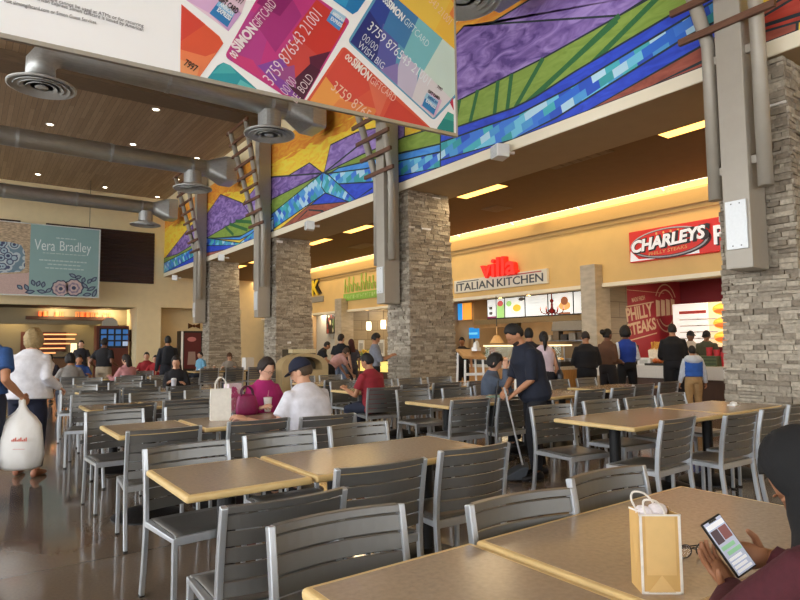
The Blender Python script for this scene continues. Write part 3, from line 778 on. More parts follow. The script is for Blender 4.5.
for f, a, c, hh in ((.16, .36, .66, .03), (.39, .18, .8, .02), (.49, .13, .82, .035), (.545, .25, .74, .03), (.6, .22, .78, .03)):
    t = a; b = MB()
    while t < c:
        e = min(t + rr.uniform(.03, .08), c); b.poly([(fx(t), y, fz(f + hh / 2)), (fx(e), y, fz(f + hh / 2)), (fx(e), y, fz(f)), (fx(t), y, fz(f))]); t = e + .012
    tag(b.build('small_print', [pm('banner_ink_small', '#c3d6d3', .6)], vb, world=True, fix=False), kind='stuff')
b = MB()
def disc(cx, cz, r, mat, dy, n=20, wob=0.0, nw=8):
    b.poly([(cx + r * (1 + wob * math.cos(nw * 2 * PI * i / n)) * math.cos(2 * PI * i / n), VY - .014 - dy, cz + r * (1 + wob * math.cos(nw * 2 * PI * i / n)) * math.sin(2 * PI * i / n)) for i in range(n)], mat)
for cx, cz, r in ((fx(.45), fz(.90), .36), (fx(.64), fz(.88), .38)):
    disc(cx, cz + .02, r, 0, .001, 40, .06, 10); disc(cx, cz + .02, r * .86, 2, .002, 40, .05, 10); disc(cx, cz, r * .6, 1, .003, 30, .1, 7); disc(cx, cz, r * .42, 2, .004, 24, .1, 6); disc(cx, cz, r * .22, 0, .005)
def leaf(cx, cz, l, w, ang, mat, dy):
    P = []
    for i in range(14):
        t = i / 7.0 if i < 7 else (14 - i) / 7.0; s = 1 if i < 7 else -1
        a, c = (t - .5) * l, s * w * math.sin(PI * t)
        P.append((cx + a * math.cos(ang) - c * math.sin(ang), VY - .014 - dy, cz + a * math.sin(ang) + c * math.cos(ang)))
    b.poly(P, mat)
for f, g, l, a in ((.06, .83, .3, 1.9), (.13, .84, .3, 1.2), (.20, .85, .3, 1.4), (-.12, .9, .3, 2.4), (-.03, .9, .34, 2.0), (.28, .93, .34, .6), (.02, .96, .4, .2), (.18, .95, .4, -.2), (.62, .70, .36, 2.7), (.7, .72, .3, .3), (.78, .76, .3, 1.3), (.87, .77, .3, 1.0), (.94, .74, .32, .8), (.8, .84, .4, -.7), (.9, .88, .44, .5), (.95, .95, .5, 1.2), (.84, .97, .4, .2)):
    leaf(fx(f), fz(g), l, .09, a, 0, .001); leaf(fx(f), fz(g), l * .6, .045, a, 3, .002)
b.build('flower_print', [pm('print_navy', '#3f4763', .6), pm('print_mauve', '#8f7f93', .6), pm('print_blush', '#c9b3ae', .6), pm('print_grey', '#7f95a0', .6)], vb, world=True, fix=False)
b = MB()
def vn(u, v): q = PY(u, v, VY); return (q.x, q.z)
P = [vn(*q) for q in ((-62, 245), (-5, 241), (10, 242), (21, 245), (25, 252), (25, 268), (20, 272), (-62, 276))]
b.poly([(x, VY - .013, z) for x, z in P], 0)
P = [vn(*q) for q in ((-62, 278), (27, 273), (30, 272), (30, 297), (-62, 297))]
b.poly([(min(x, xd - .01), VY - .0125, max(z, z0 + .01)) for x, z in P], 1)
m_pais, nt, bs = new_mat('quilted_paisley')
vo = nt.nodes.new('ShaderNodeTexVoronoi'); vo.inputs['Scale'].default_value = 3.2; rp = nt.nodes.new('ShaderNodeValToRGB'); rp.color_ramp.interpolation = 'CONSTANT'
for i, (q, c) in enumerate(((0, '#3a4468'), (.22, '#9fb8c4'), (.38, '#46506f'), (.5, '#b9c6cb'), (.66, '#6f8a9a'))):
    e = rp.color_ramp.elements[i] if i < 2 else rp.color_ramp.elements.new(q); e.position = q; e.color = hexc(c)
tc = nt.nodes.new('ShaderNodeTexCoord'); lk(nt, tc.outputs['Object'], vo.inputs['Vector']); lk(nt, vo.outputs['Distance'], rp.inputs[0]); lk(nt, rp.outputs[0], bs.inputs['Base Color'])
b.build('bag_picture', [m_pais, pm('print_shelf', '#c8ada4', .6, var=.1)], vb, world=True, fix=False)

def fit_text(name, s, M, wtot, htot, mat, parent, ext, bold, shear=0.0):
    o = text(name, s, 1, mat, Matrix.Identity(4), None, ext, bold, 'LEFT', shear)
    xs = [v.co.x for v in o.data.vertices]; ys = [v.co.y for v in o.data.vertices]
    kx = wtot / (max(xs) - min(xs)); ky = htot / (max(ys) - min(ys)); x0, y0 = min(xs), min(ys)
    for v in o.data.vertices: v.co = Vector(((v.co.x - x0) * kx - wtot / 2, (v.co.y - y0) * ky, v.co.z))
    off = Vector((0, 0, 0)); q = parent
    while q is not None: off += q.location; q = q.parent
    o.data.transform(Matrix.Translation(-off) @ M)
    if parent is not None: o.parent = parent
    return o
for s_, a_, c_, h_ in VERA:
    fit_text('lettering', s_, FM((fx(a_) + fx(c_)) / 2, fz(.36) - (.1 if s_ == 'Bradley' else 0)), fx(c_) - fx(a_), h_ + (.1 if s_ == 'Bradley' else 0), MW, vb, .001, -.006)
# ------------------------------------------------------------------ chairs
M_CH = pm('grey_powder_coat', '#757573', .34, .6, var=.05, scale=8)
M_CHF = pm('silver_tube', '#babfc5', .3, .6, var=.04, scale=8)
M_FOOT = pm('rubber_foot', '#222222', .7)
def make_chair():
    t = thing('dining_chair', None, None)
    def yr(z):
        P = [(-.275, 0), (-.245, .15), (-.222, .32), (-.214, .45), (-.222, .58), (-.24, .70), (-.268, .84)]
        for (a, z0), (c, z1) in zip(P, P[1:]):
            if z <= z1: return a + (c - a) * (z - z0) / (z1 - z0)
        return P[-1][0]
    for s in (-1, 1):
        zs = [0.012, .15, .25, .35, .45, .55, .65, .75, .838]
        l = MB().tube([(s * .252, yr(z), z) for z in zs], [(.013, .017)] * 9, square=True, up=(1, 0, 0)).build('rear_leg', [M_CHF], t, bevel=.004)
        MB().box(s * .252 - .014, s * .252 + .014, yr(0) - .017, yr(0) + .017, 0, .014).build('foot_glide', [M_FOOT], l)
    for s in (-1, 1):
        l = MB().tube([(s * .238, .215, .012), (s * .238, .215, .44)], .0135, square=True, up=(1, 0, 0)).build('front_leg', [M_CHF], t, bevel=.004)
        MB().box(s * .238 - .015, s * .238 + .015, .2, .23, 0, .014).build('foot_glide', [M_FOOT], l)
    f = MB()
    for s in (-1, 1): f.tube([(s * .245, -.215, .425), (s * .238, .228, .425)], (.018, .012), square=True, up=(0, 0, 1))
    f.box(-.238, .238, .205, .228, .40, .443); f.box(-.245, .245, -.222, -.2, .40, .443)
    f.build('seat_frame', [M_CHF], t, bevel=.004)
    # pressed seat
    nx, ny = 10, 8; vs = []; fs = []
    for lay in (0, 1):
        for j in range(ny + 1):
            for i in range(nx + 1):
                x = -.228 + .456 * i / nx; y = -.2 + .41 * j / ny
                d = .010 * math.sin(PI * i / nx) * math.sin(PI * min(1, j / ny * 1.05)); e = .012 * max(0, (j / ny - .8) / .2) ** 2
                vs.append((x, y, .452 - d - e - lay * .012))
    N = (nx + 1) * (ny + 1)
    for j in range(ny):
        for i in range(nx):
            a = j * (nx + 1) + i; fs.append((a, a + 1, a + nx + 2, a + nx + 1)); fs.append((N + a, N + a + nx + 1, N + a + nx + 2, N + a + 1))
    per = [i for i in range(nx + 1)] + [j * (nx + 1) + nx for j in range(1, ny + 1)] + [ny * (nx + 1) + i for i in range(nx - 1, -1, -1)] + [j * (nx + 1) for j in range(ny - 1, 0, -1)]
    for i in range(len(per)): a, c = per[i], per[(i + 1) % len(per)]; fs.append((a, a + N, c + N, c))
    MB().add(vs, fs).build('seat', [M_CH], t, smooth=True)
    # curved backrest: top rail and four slats
    bk = MB()
    def slat(z0, z1, th, w=.241):
        n = 10; rings = []
        for i in range(n + 1):
            x = -w + 2 * w * i / n; bow = .034 * (1 - (x / w) ** 2)
            ya, yb = yr(z0) - bow, yr(z1) - bow
            rings.append([(x, ya - th / 2, z0), (x, ya + th / 2, z0), (x, yb + th / 2, z1), (x, yb - th / 2, z1)])
        bk.loft(rings)
    slat(.812, .84, .03)
    for k in range(5): slat(.805 - .064 * (k + 1) + .007, .805 - .064 * k, .012)
    bk.build('backrest', [M_CH], t, bevel=.0025, seg=1)
    return t
CHAIR = make_chair(); chair_used = [False]
def put_chair(x, y, rot, label, group):
    global CHAIR
    c = CHAIR if not chair_used[0] else copy_tree(CHAIR)
    chair_used[0] = True
    c.location = (x, y, 0); c.rotation_euler = (0, 0, rot)
    tag(c, label, 'chair', group)
    return c
# ------------------------------------------------------------------ tables
M_LAM = pm('taupe_laminate', '#a5927b', .22, var=.10, scale=55, spec=.5)
M_EDGE = pm('maple_edge', '#d9bd83', .4, var=.08, scale=12, stretch=(1, 1, 4))
M_IRON = pm('black_cast_iron', '#1b1b1d', .45, .3, var=.1)
def table(x0, x1, y0, y1, label, group, rot=0.0):
    cx, cy = (x0 + x1) / 2, (y0 + y1) / 2; w, d = x1 - x0, y1 - y0
    t = thing('dining_table', label, 'table', (cx, cy, 0), rot, group)
    MB().box(-w / 2, w / 2, -d / 2, d / 2, .706, .743).build('wood_edge', [M_EDGE], t, bevel=.014, seg=3)
    MB().box(-w / 2 + .026, w / 2 - .026, -d / 2 + .026, d / 2 - .026, .72, .7436).build('laminate_top', [M_LAM], t)
    ps = (0,) if w < .9 else (-w / 2 + .33, w / 2 - .33)
    for px in ps:
        b = MB(); b.lathe([(.29, 0), (.29, .012), (.24, .035), (.13, .07), (.055, .085), (.055, .09)], (px, 0, 0), 26); b.build('base', [M_IRON], t, smooth=False)
        b = MB(); b.lathe([(.05, .085), (.05, .69)], (px, 0, 0), 18); b.box(px - .2, px + .2, -.03, .03, .68, .708); b.box(px - .03, px + .03, -.25, .25, .68, .708)
        b.build('pedestal', [M_IRON], t)
    return t
ROWS_L = {  # table rows of the left block: name, [(x0,x1)...], y0, y1
    'front': ([(.80, 1.455), (1.475, 2.82)], .85, 1.605), 'second': ([(.85, 1.505), (1.525, 2.88)], 2.87, 3.63), 'third': ([(.99, 1.645), (1.665, 3.02)], 5.13, 5.93),
    'fourth': ([(1.13, 1.78), (1.80, 3.15)], 7.42, 8.18), 'fifth': ([(1.42, 2.07), (2.09, 3.44)], 9.95, 10.7), 'sixth': ([(1.7, 2.36), (2.38, 3.72)], 12.2, 12.95), 'seventh': ([(1.75, 2.41), (2.43, 3.78)], 14.75, 15.5)}
ORD = ['first', 'second', 'third', 'fourth', 'fifth', 'sixth', 'seventh']
for nm, (xs, y0, y1) in ROWS_L.items():
    for i, (a, c) in enumerate(xs):
        lb = {'front': ('small table joined to the bag table at the bottom of the photo', 'tan laminate table holding the kraft gift bag, nearest the camera'),
              'second': ('small square table joined to a long table, second row from the camera', 'empty long tan table with maple edge, second row from the camera'),
              'third': ('small table joined to the table holding the white takeout bag', 'long table holding white takeout bag and pink handbag, pink shirted woman behind it')}.get(nm)
        lb = lb[i] if lb else ('small' if i == 0 else 'long') + ' tan table in the %s row from the camera, hall side' % nm
        table(a, c, y0, y1, lb, 'tan laminate tables')
GT = [table(4.40, 5.93, 2.87, 3.70, 'long tan table with glossy top leading to the right stone column, aisle end', 'tan laminate tables'),
      table(5.95, 7.16, 2.87, 3.64, 'tan table against the right stone column, reflecting its stone', 'tan laminate tables'),
      table(4.38, 5.75, 5.15, 5.98, 'long tan table the sweeping man wipes, aisle end', 'tan laminate tables'),
      table(5.77, 7.15, 5.15, 5.98, 'tan table behind the sweeping man, toward the stalls', 'tan laminate tables'),
      table(4.66, 6.02, 7.5, 8.32, 'tan table in front of the red shirted man', 'tan laminate tables'),
      table(6.04, 7.4, 7.5, 8.32, 'tan table right of the red shirted man, by the second stone column', 'tan laminate tables'),
      table(5.0, 6.4, 9.6, 10.4, 'tan table beyond the red shirted man, in line with the far stone columns', 'tan laminate tables'),
      table(7.6, 9.0, 5.35, 6.1, 'tan table near the steak stall, behind two empty chairs', 'tan laminate tables')]
# ------------------------------------------------------------------ every chair, from the two ends of its top rail
def chair2(a, c, label, group, face):
    """a, c: plan points of the left and right end of the top rail as seen; face +1 looks away from the camera"""
    ang = math.atan2(c[1] - a[1], c[0] - a[0]) * .7
    mx, my = (a[0] + c[0]) / 2, (a[1] + c[1]) / 2
    if face > 0: return put_chair(mx + .268 * -math.sin(ang), my + .268 * math.cos(ang), ang, label, group)
    return put_chair(mx + .268 * math.sin(ang), my - .268 * math.cos(ang), ang + PI, label, group)
LEFT = [
    ('front', -1, [((.83, 1.91), (1.35, 1.86)), ((1.53, 1.71), (2.04, 1.62)), ((2.16, 1.75), (2.69, 1.71))]),
    ('second', 1, [((.79, 2.23), (1.31, 2.21)), ((1.47, 2.57), (1.98, 2.52)), ((2.16, 2.63), (2.69, 2.60))]),
    ('second', -1, [((.86, 3.76), (1.39, 3.81)), ((1.51, 3.89), (2.04, 3.86)), ((2.18, 3.93), (2.71, 3.94))]),
    ('third', 1, [((.95, 4.64), (1.47, 4.60)), ((1.69, 4.66), (2.22, 4.65)), ((2.28, 4.59), (2.8, 4.55))]),
    ('third', -1, [((.92, 6.28), (1.44, 6.30)), ((1.62, 6.24), (2.14, 6.2)), ((2.46, 6.66), (2.98, 6.66))]),
    ('fourth', 1, [((1.18, 6.80), (1.7, 6.88)), ((1.80, 7.0), (2.32, 6.92)), ((2.48, 6.98), (3.0, 6.98))]),
    ('fourth', -1, [((1.12, 8.75), (1.62, 8.55)), ((1.74, 8.42), (2.27, 8.46)), ((2.45, 8.45), (2.97, 8.42))]),
    ('fifth', 1, [((1.3, 9.35), (1.82, 9.3)), ((1.90, 9.62), (2.42, 9.54)), ((2.5, 9.5), (3.02, 9.52))]),
    ('fifth', -1, [((1.27, 11.0), (1.77, 10.85)), ((2.0, 11.3), (2.52, 11.22)), ((2.8, 11.42), (3.32, 11.42))]),
    ('sixth', 1, [((1.72, 11.95), (2.22, 11.9)), ((2.5, 11.8), (3.02, 11.8)), ((3.2, 11.85), (3.72, 11.8))]),
    ('seventh', 1, [((1.62, 14.28), (2.14, 14.26)), ((2.72, 14.0), (3.24, 13.95))]), ('seventh', -1, [((1.95, 16.3), (2.47, 16.3)), ((3.4, 16.2), (3.92, 16.2))]),
    ('sixth', -1, [((1.75, 13.4), (2.25, 13.35)), ((2.5, 13.4), (3.02, 13.35)), ((3.2, 13.5), (3.72, 13.5))]),
]
for nm, f, L in LEFT:
    for i, (a, c) in enumerate(L):
        side = 'near side' if f > 0 else 'far side'
        row = {'front': 'the nearest table row', 'second': 'the empty second table row', 'third': 'the takeout bag table row'}.get(nm, 'the %s table row of the hall' % nm)
        chair2(a, c, '%s grey chair from the aisle, %s of %s' % (ORD[i], side, row), 'grey metal chairs in the hall rows', f)
def ws(x, y, w=.53, r=0.0): return ((x - w / 2, y - r), (x + w / 2, y + r))
RIGHT = [
    (1, 'near side of the table at the right stone column', [((4.30, 2.57), (4.82, 2.60)), ((4.95, 2.42), (5.47, 2.40)), ((5.63, 2.43), (6.15, 2.46)), ((6.24, 2.46), (6.76, 2.46))]),
    (-1, 'far side of the table at the right stone column', [((4.33, 3.92), (4.84, 3.84)), ((5.12, 3.93), (5.64, 3.86)), ((5.74, 3.86), (6.26, 3.82)), ((6.42, 3.86), (6.95, 3.86))]),
    (1, 'near side of the table the sweeping man wipes', [ws(4.45, 4.86, r=-.03), ws(5.05, 4.78), ws(6.5, 4.84, r=-.03), ws(7.15, 4.8)]),
    (-1, 'far side of the table the sweeping man wipes', [ws(4.9, 6.5, r=-.04), ws(5.5, 6.3), ws(6.2, 6.42), ws(6.85, 6.38)]),
    (1, 'near side of the red shirted man\'s table', [ws(4.8, 7.02, r=-.06), ws(5.48, 7.2), ws(6.12, 7.22, r=-.04), ws(6.8, 7.2)]),
    (-1, 'far side of the red shirted man\'s table', [ws(5.15, 8.75), ws(5.8, 8.65), ws(6.45, 8.65), ws(7.1, 8.6, r=-.05)]),
    (1, 'near side of the table beyond the red shirted man', [ws(5.3, 9.2), ws(5.95, 9.3)]),
    (-1, 'far side of the table beyond the red shirted man', [ws(5.4, 10.75), ws(6.02, 10.75)]),
    (1, 'near side of the table by the steak stall', [ws(7.9, 4.98), ws(8.6, 5.0)]),
    (-1, 'far side of the table by the steak stall', [ws(7.9, 6.5, r=.03), ws(8.6, 6.5)]),
]
for f, row, L in RIGHT:
    for i, (a, c) in enumerate(L):
        chair2(a, c, '%s grey chair from the aisle, %s' % (ORD[i], row), 'grey metal chairs in the stall rows', f)
# back rows in front of the far columns
BK = [(5.5, 16.6), (6.22, 16.6), (6.88, 16.6), (7.5, 16.6)]
for i, (x, y) in enumerate(BK):
    chair2(*ws(x, y, .56), '%s grey chair of the back row before the far stone columns' % ORD[i], 'grey metal chairs of the back row', 1)
table(5.2, 6.55, 17.0, 17.75, 'tan table before the third stone column, dishes left on it', 'tan laminate tables'); table(6.57, 7.9, 17.0, 17.75, 'tan table before the third stone column, next to the column foot', 'tan laminate tables')
# ------------------------------------------------------------------ shop fronts
ZO = 2.98
M_TILE = mat_planks('travertine_tile', '#a8977a', '#97866a', '#7d6c52', 0.42, 0.85, (PI / 2, 0, 0), .35)
M_MARB = pm('pale_travertine', '#b5a78f', .35, var=.16, scale=3.5, stretch=(1, 1, 3))
M_REDW = pm('red_painted_wall', '#a8323a', .55, var=.05, scale=2)
M_STEEL = pm('stainless_steel', '#9a9c9c', .3, .9, var=.06, scale=4)
M_TANW = pm('kitchen_tan_wall', '#b2936a', .7, var=.05, scale=3)
M_WALN = pm('walnut_panel', '#4a3020', .5, var=.25, scale=5, stretch=(1, 1, .2))
M_OAK = pm('honey_oak', '#b98a52', .45, var=.15, scale=5, stretch=(4, 1, 1))
b = MB(); b.box(XS, XS + .3, Y0, YF, ZO, ZV, 0); b.box(XS, XS + .3, Y0, 1.2, 0, ZO, 0)
struct('wall_shopfront', b, [M_YELLOW])
b = MB(); b.box(XS - .05, XS, Y0, YF, 4.46, 4.58); b.box(XS - .10, XS, Y0, YF, 4.58, 4.90)
struct('trim_2', b, pm('ochre_trim', '#b2935f', .6, var=.03))
struct('trim_3', MB().box(XS - .04, XS + .3, 1.2, YF, ZO - .10, ZO), M_CREAM2)
XB = 17.2
struct('ceiling_shops', MB().box(XS + .3, XB + .3, 1.0, YF, 3.22, 3.4), pm('shop_ceiling', '#b7a88e', .8))
b = MB(); b.box(XB, XB + .3, 1.0, 9.55, 0, 3.3, 0); b.box(XB, XB + .3, 9.9, YF, 0, 3.3, 1)
struct('wall_shop_back', b, [pm('dark_red_wall', '#7c1f28', .6, var=.05), M_TANW])
# piers and the partitions between the stalls
for i, (ya, yb) in enumerate(((9.50, 9.96), (16.6, 17.05), (22.40, 22.96), (29.2, 29.7))):
    tag(struct('column_pier', MB().box(XS - .32, XS + .3, ya, yb, 0, 3.47), M_MARB, bevel=.01), ['travertine pier left of the red steak stall', 'travertine pier behind the second stone column', 'travertine pier left of the green sign', 'travertine pier at the far end'][i])
    struct('partition', MB().box(XS + .3, 14.5 if i == 0 else XB, ya + .03, yb - .1, 0, 3.22), M_TILE if i in (0, 2) else M_TANW)
struct('partition', MB().box(14.5, XB, 9.53, 9.86, 0, 3.22), M_REDW)
struct('partition', MB().box(XS + .3, XB, 1.0, 1.2, 0, 3.22), M_TANW)
# fill lights added to brighten the stall interiors, no fixtures modelled
def bay_fill(x, y, sx, sy, p, c, z=3.19): area('stall_fill_light', (x, y, z), (0, 0, 0), sx, sy, p, c)
for y, p in ((3.0, BAY_W), (6.8, BAY_W), (12, BAY_W * .8), (14.6, BAY_W * .6), (19.5, BAY_W), (21.3, BAY_W), (25.5, BAY_W), (28, BAY_W)):
    bay_fill(15.3, y, .6, 1.2, p, (1, .84, .62))
for (u, v) in ((500, 286), (528, 279), (598, 262), (367, 309), (383, 305), (312, 321)):
    p = PX(u, v, XS + .15); y = p.y
    o = thing('downlight', 'small warm downlight under the shop front header', 'ceiling light', (XS + .15, y, ZO - .1), 0, 'downlights under the shop header')
    MB().lathe([(.09, 0), (.09, -.012), (.065, -.012), (.065, 0)], (0, 0, 0), 14).build('ring', [M_WHITE], o)
    MB().lathe([(.063, -.004), (0, -.004)], (0, 0, 0), 14).build('lamp', [em('warm_lamp', '#ffe2ac', 12)], o)
# ------------------------------------------------------------------ signs on the shop fronts
FX = lambda y, z, x=XS: frame((x, y, z), (0, -1, 0), (0, 0, 1))
M_RED = pm('sign_red', '#e3241c', .4, var=.02)
def between(u0, v0, u1, v1, x=XS):
    p, q = PX(u0, v0, x), PX(u1, v1, x); return p.y, q.y, p.z, q.z
ya = PX(482.5, 262, XS - .1).y; yb = PX(517.5, 262, XS - .1).y
t = thing('shop_sign', 'glowing red lower case letter sign above the white board with dark capitals', 'sign', (XS, (ya + yb) / 2, 3.72))
MR = em('red_sign_glow', '#ff2a18', .45, '#e3241c')
xx = ya
for ch, wd in zip('villa', (.30, .14, .13, .13, .30)):
    pass
fit_text('lettering', 'villa', FX((ya + yb) / 2, 3.50, XS - .11), ya - yb, .60, MR, t, .10, .026)
MB().box(XS - .03, XS, yb + .05, ya - .05, 3.55, 3.6).build('mounting_rail', [M_RED], t, world=True)
ya, yb = PX(456.5, 292, XS).y + .0, PX(549.5, 280, XS).y
t = thing('shop_sign', 'white board with dark capital letters directly above the menu screens', 'sign', (XS, (ya + yb) / 2, 3.2))
z0, z1 = 3.14, 3.56
MB().box(XS - .10, XS, yb, ya, z0, z1).build('board', [pm('board_white', '#e2dccb', .5, var=.02)], t, world=True, bevel=.01)
MI = pm('sign_ink', '#3c4148', .5)
L = ya - yb
fit_text('lettering', 'ITALIAN', FX(ya - L * .25, z0 + .06, XS - .105), L * .44, .25, MI, t, .004, .012)
fit_text('lettering', 'KITCHEN', FX(ya - L * .735, z0 + .06, XS - .105), L * .46, .25, MI, t, .004, .012)
MB().box(XS - .112, XS - .10, ya - L * .30, ya - L * .04, z1 - .075, z1 - .05).build('dark_stripe', [MI], t, world=True); MB().box(XS - .112, XS - .10, ya - L * .95, ya - L * .62, z1 - .075, z1 - .045).build('red_stripe', [pm('sign_stripe_red', '#b3352e', .5)], t, world=True)
# steak sign
ya, yb = PX(632.5, 250, XS).y, 3.0
t = thing('shop_sign', 'red and white shop sign with an oval and outlined slanting white capitals', 'sign', (XS, ya - 1, 3.75))
z0, z1 = 3.40, 4.16
b = MB(); b.box(XS - .14, XS, yb, ya, z0, z1, 0)
b.build('board', [em('sign_red_lit', '#d81f14', .25, '#c8241c')], t, world=True, bevel=.015)
yo = ya - 1.02; zo = z0 + .37
def oval(mb, ry, rz, x, mat, n=48, dy=0, dz=0, d=.02): mb.prism([(x, yo + dy + ry * math.cos(2 * PI * i / n), zo + dz + rz * math.sin(2 * PI * i / n)) for i in range(n)], (-d, 0, 0), mat)
b = MB(); x = XS - .14
b.prism([(x, ya - .02, z0 + .02), (x, ya - .04, z0 + .28), (x, ya - .25, z0 + .06), (x, ya - 1.0, z0 + .02)], (-.006, 0, 0), 0)
b.prism([(x, ya - 1.75, z0 + .02), (x, ya - 1.05, z0 + .02), (x, ya - 1.72, z0 + .26)], (-.006, 0, 0), 0)
oval(b, .98, .355, x, 1, dy=-.03, dz=-.02); oval(b, .96, .345, x, 2, d=.03); oval(b, .91, .315, x, 3, d=.04); oval(b, .89, .30, x, 4, d=.045)
MW_ = em('sign_white_lit', '#ffffff', .3, '#e6e2e2')
b.build('oval', [MW_, pm('sign_shadow', '#2a0d0c', .5), pm('sign_silver', '#b9b4b8', .4), pm('sign_black', '#241a1c', .5), em('sign_red_lit', '#d81f14', .55)], t, world=True)
sk = Matrix.Identity(4); sk[1][0] = .07
fit_text('lettering_shadow', 'CHARLEYS', FX(yo - .045, zo - .135, XS - .19) @ sk, 1.94, .36, pm('sign_black', '#241a1c', .5), t, .004, .075, .15)
fit_text('lettering', 'CHARLEYS', FX(yo, zo - .1, XS - .20) @ sk, 1.82, .30, MW_, t, .012, .035, .15)
fit_text('lettering', 'PHILLY STEAKS', FX(yo, zo - .235, XS - .187) @ sk, .95, .075, pm('sign_gold', '#e8b36a', .5), t, .004, .0, .1)
b = MB()
for dy in (-.28, -.1, .08, .26): b.ball((XS - .185, yo + dy, zo + .24), (.006, .03, .03), 0, 6, 5)
b.build('star', [pm('sign_gold', '#e8b36a', .5)], t, world=True)
fit_text('lettering_shadow', 'PHILLY', FX(ya - 2.85, z0 + .13, XS - .145), 1.45, .42, pm('sign_black', '#241a1c', .5), t, .003, .03)
fit_text('lettering', 'PHILLY', FX(ya - 2.81, z0 + .16, XS - .15), 1.45, .42, MW_, t, .012, .028)
# green sign and yellow sign farther on
ya, yb = PX(345, 290, XS).y, 18.4
t = thing('shop_sign', 'pale green lettered sign with a lime green strip under it', 'sign', (XS, (ya + yb) / 2, 3.7))
ML = pm('sign_lime', '#a6c255', .5, var=.03)
MB().box(XS - .08, XS, yb, ya, 3.36, 3.66).build('strip', [pm('sign_lime_strip', '#8fc04a', .5, var=.03)], t, world=True)
r6 = random.Random(12); y = ya - .15; b = MB()
while y > yb + .2:            # small pale marks, too far to read
    w2 = r6.uniform(.07, .13); b.box(XS - .086, XS - .08, y - .025, y, 3.43, 3.59); b.box(XS - .086, XS - .08, y - w2, y, r6.choice((3.43, 3.5, 3.565)), r6.choice((3.585, 3.59))) if r6.random() > .5 else b.box(XS - .086, XS - .08, y - w2, y, 3.49, 3.515); y -= w2 + .06
tag(b.build('pale_marks', [pm('sign_lime_pale', '#c6dc8e', .5)], t, world=True), kind='stuff')
b = MB(); r3 = random.Random(5); y = ya - .05
while y > yb + .2:            # brush-written word, shapes only
    h = r3.uniform(.35, .75); w2 = r3.uniform(.16, .26)
    b.tube([(XS - .04, y, 3.72), (XS - .04, y - .03, 3.72 + h), ], .03, 6); b.tube([(XS - .04, y - .02, 3.72 + h * .6), (XS - .04, y - w2 * .8, 3.72 + h * .45), (XS - .04, y - w2, 3.74)], .028, 6)
    y -= w2 + .1
b.build('brush_lettering', [ML], t, world=True)
ya, yb = PX(296, 300, XS).y, PX(323, 300, XS).y
t = thing('shop_sign', 'yellow and black lettered sign partly behind the third stone column', 'sign', (XS, (ya + yb) / 2, 3.7))
sk2 = Matrix.Identity(4); sk2[1][0] = .0
fit_text('lettering_shadow', 'K', FX(yb + .40, 3.86, XS - .05), .72, .80, M_BLACK, t, .03, .05)
fit_text('lettering', 'K', FX(yb + .56, 3.80, XS - .10), .66, .72, pm('sign_yellow', '#f2d233', .5), t, .02, .02)
MB().box(XS - .06, XS, yb - .1, ya, 3.48, 3.74).build('strip', [pm('sign_grey_strip', '#9a958a', .5)], t, world=True)

# ------------------------------------------------------------------ red steak stall
YP = 9.53
def onP(u, v): return PY(u, v, YP)
FP = lambda x, z, y=YP: frame((x, y, z), (1, 0, 0), (0, 0, 1))
M_CRM = pm('mural_cream', '#e2c3a0', .6, var=.05, scale=6)
t = thing('wall_graphic', 'cream slanting lettering painted on the red stall wall', 'wall graphic', (15.5, YP, 1.9))
def slant(s, a, c, hpx, bold):
    p, q = onP(*a), onP(*c); d = Vector((q.x - p.x, 0, q.z - p.z)); Lg = d.length
    X = d.normalized(); Y = Vector((-X.z * -0 - X.z, 0, X.x)) if False else Vector((-X.z, 0, X.x))
    M = frame(Vector(((p.x + q.x) / 2, YP - .004, (p.z + q.z) / 2)), X, Y)
    hh = (onP(a[0], a[1] - hpx).z - p.z)
    return fit_text('lettering', s, M, Lg, hh, M_CRM, t, .002, bold)
slant('PHILLY', (627, 322), (653, 315.8), 13.5, .03); slant('STEAKS', (628, 336.5), (656.5, 329), 12.5, .03); slant('MADE FRESH', (632, 302.5), (645, 299.6), 4.4, .01)
b = MB()
def bar(a, c, hpx):
    p, q = onP(*a), onP(*c); dz = onP(a[0], a[1] - hpx).z - p.z
    b.poly([(p.x, YP - .004, p.z), (q.x, YP - .004, q.z), (q.x, YP - .004, q.z + dz), (p.x, YP - .004, p.z + dz)])
bar((626, 307.5), (653.5, 302.5), 1.2); bar((630, 341), (657, 333.5), 1.2); bar((626.5, 290), (664, 293.5), .5)
b.build('rule', [M_CRM], t, world=True, fix=False)
c = onP(666, 308); b = MB()
def ringp(mb, r0, r1, a0=0, a1=2 * PI, n=30, mat=0):
    for i in range(n):
        a, e = a0 + (a1 - a0) * i / n, a0 + (a1 - a0) * (i + 1) / n
        mb.poly([(c.x + r * math.cos(g) * .85, YP - .004, c.z + r * math.sin(g)) for r, g in ((r0, a), (r1, a), (r1, e), (r0, e))], mat)
ringp(b, .66, .70, .5, 2.64); ringp(b, .66, .70, 3.65, 5.8); ringp(b, .50, .54, .6, 2.5); ringp(b, .50, .54, 3.8, 5.6)
for k in range(4):
    x = c.x - .52 + k * .26; b.poly([(x, YP - .004, c.z - .26 + .02 * k), (x + .2, YP - .004, c.z - .24 + .02 * k), (x + .2, YP - .004, c.z + .2 + .02 * k), (x, YP - .004, c.z + .22 + .02 * k)])
b.build('emblem', [M_CRM], t, world=True, fix=False)
XM = 15.9
ya, yb = PX(673.5, 330, XM).y, PX(708.5, 330, XM).y; z0, z1 = PX(690, 347, XM).z, PX(690, 303.5, XM).z
t = thing('menu_board', 'bright white menu board hung behind the steak stall counter', 'menu board', (XM, (ya + yb) / 2, z0))
MB().box(XM, XM + .08, yb, ya, z0, z1).build('lit_panel', [em('menu_white', '#fff6ec', .5)], t, world=True)
b = MB()
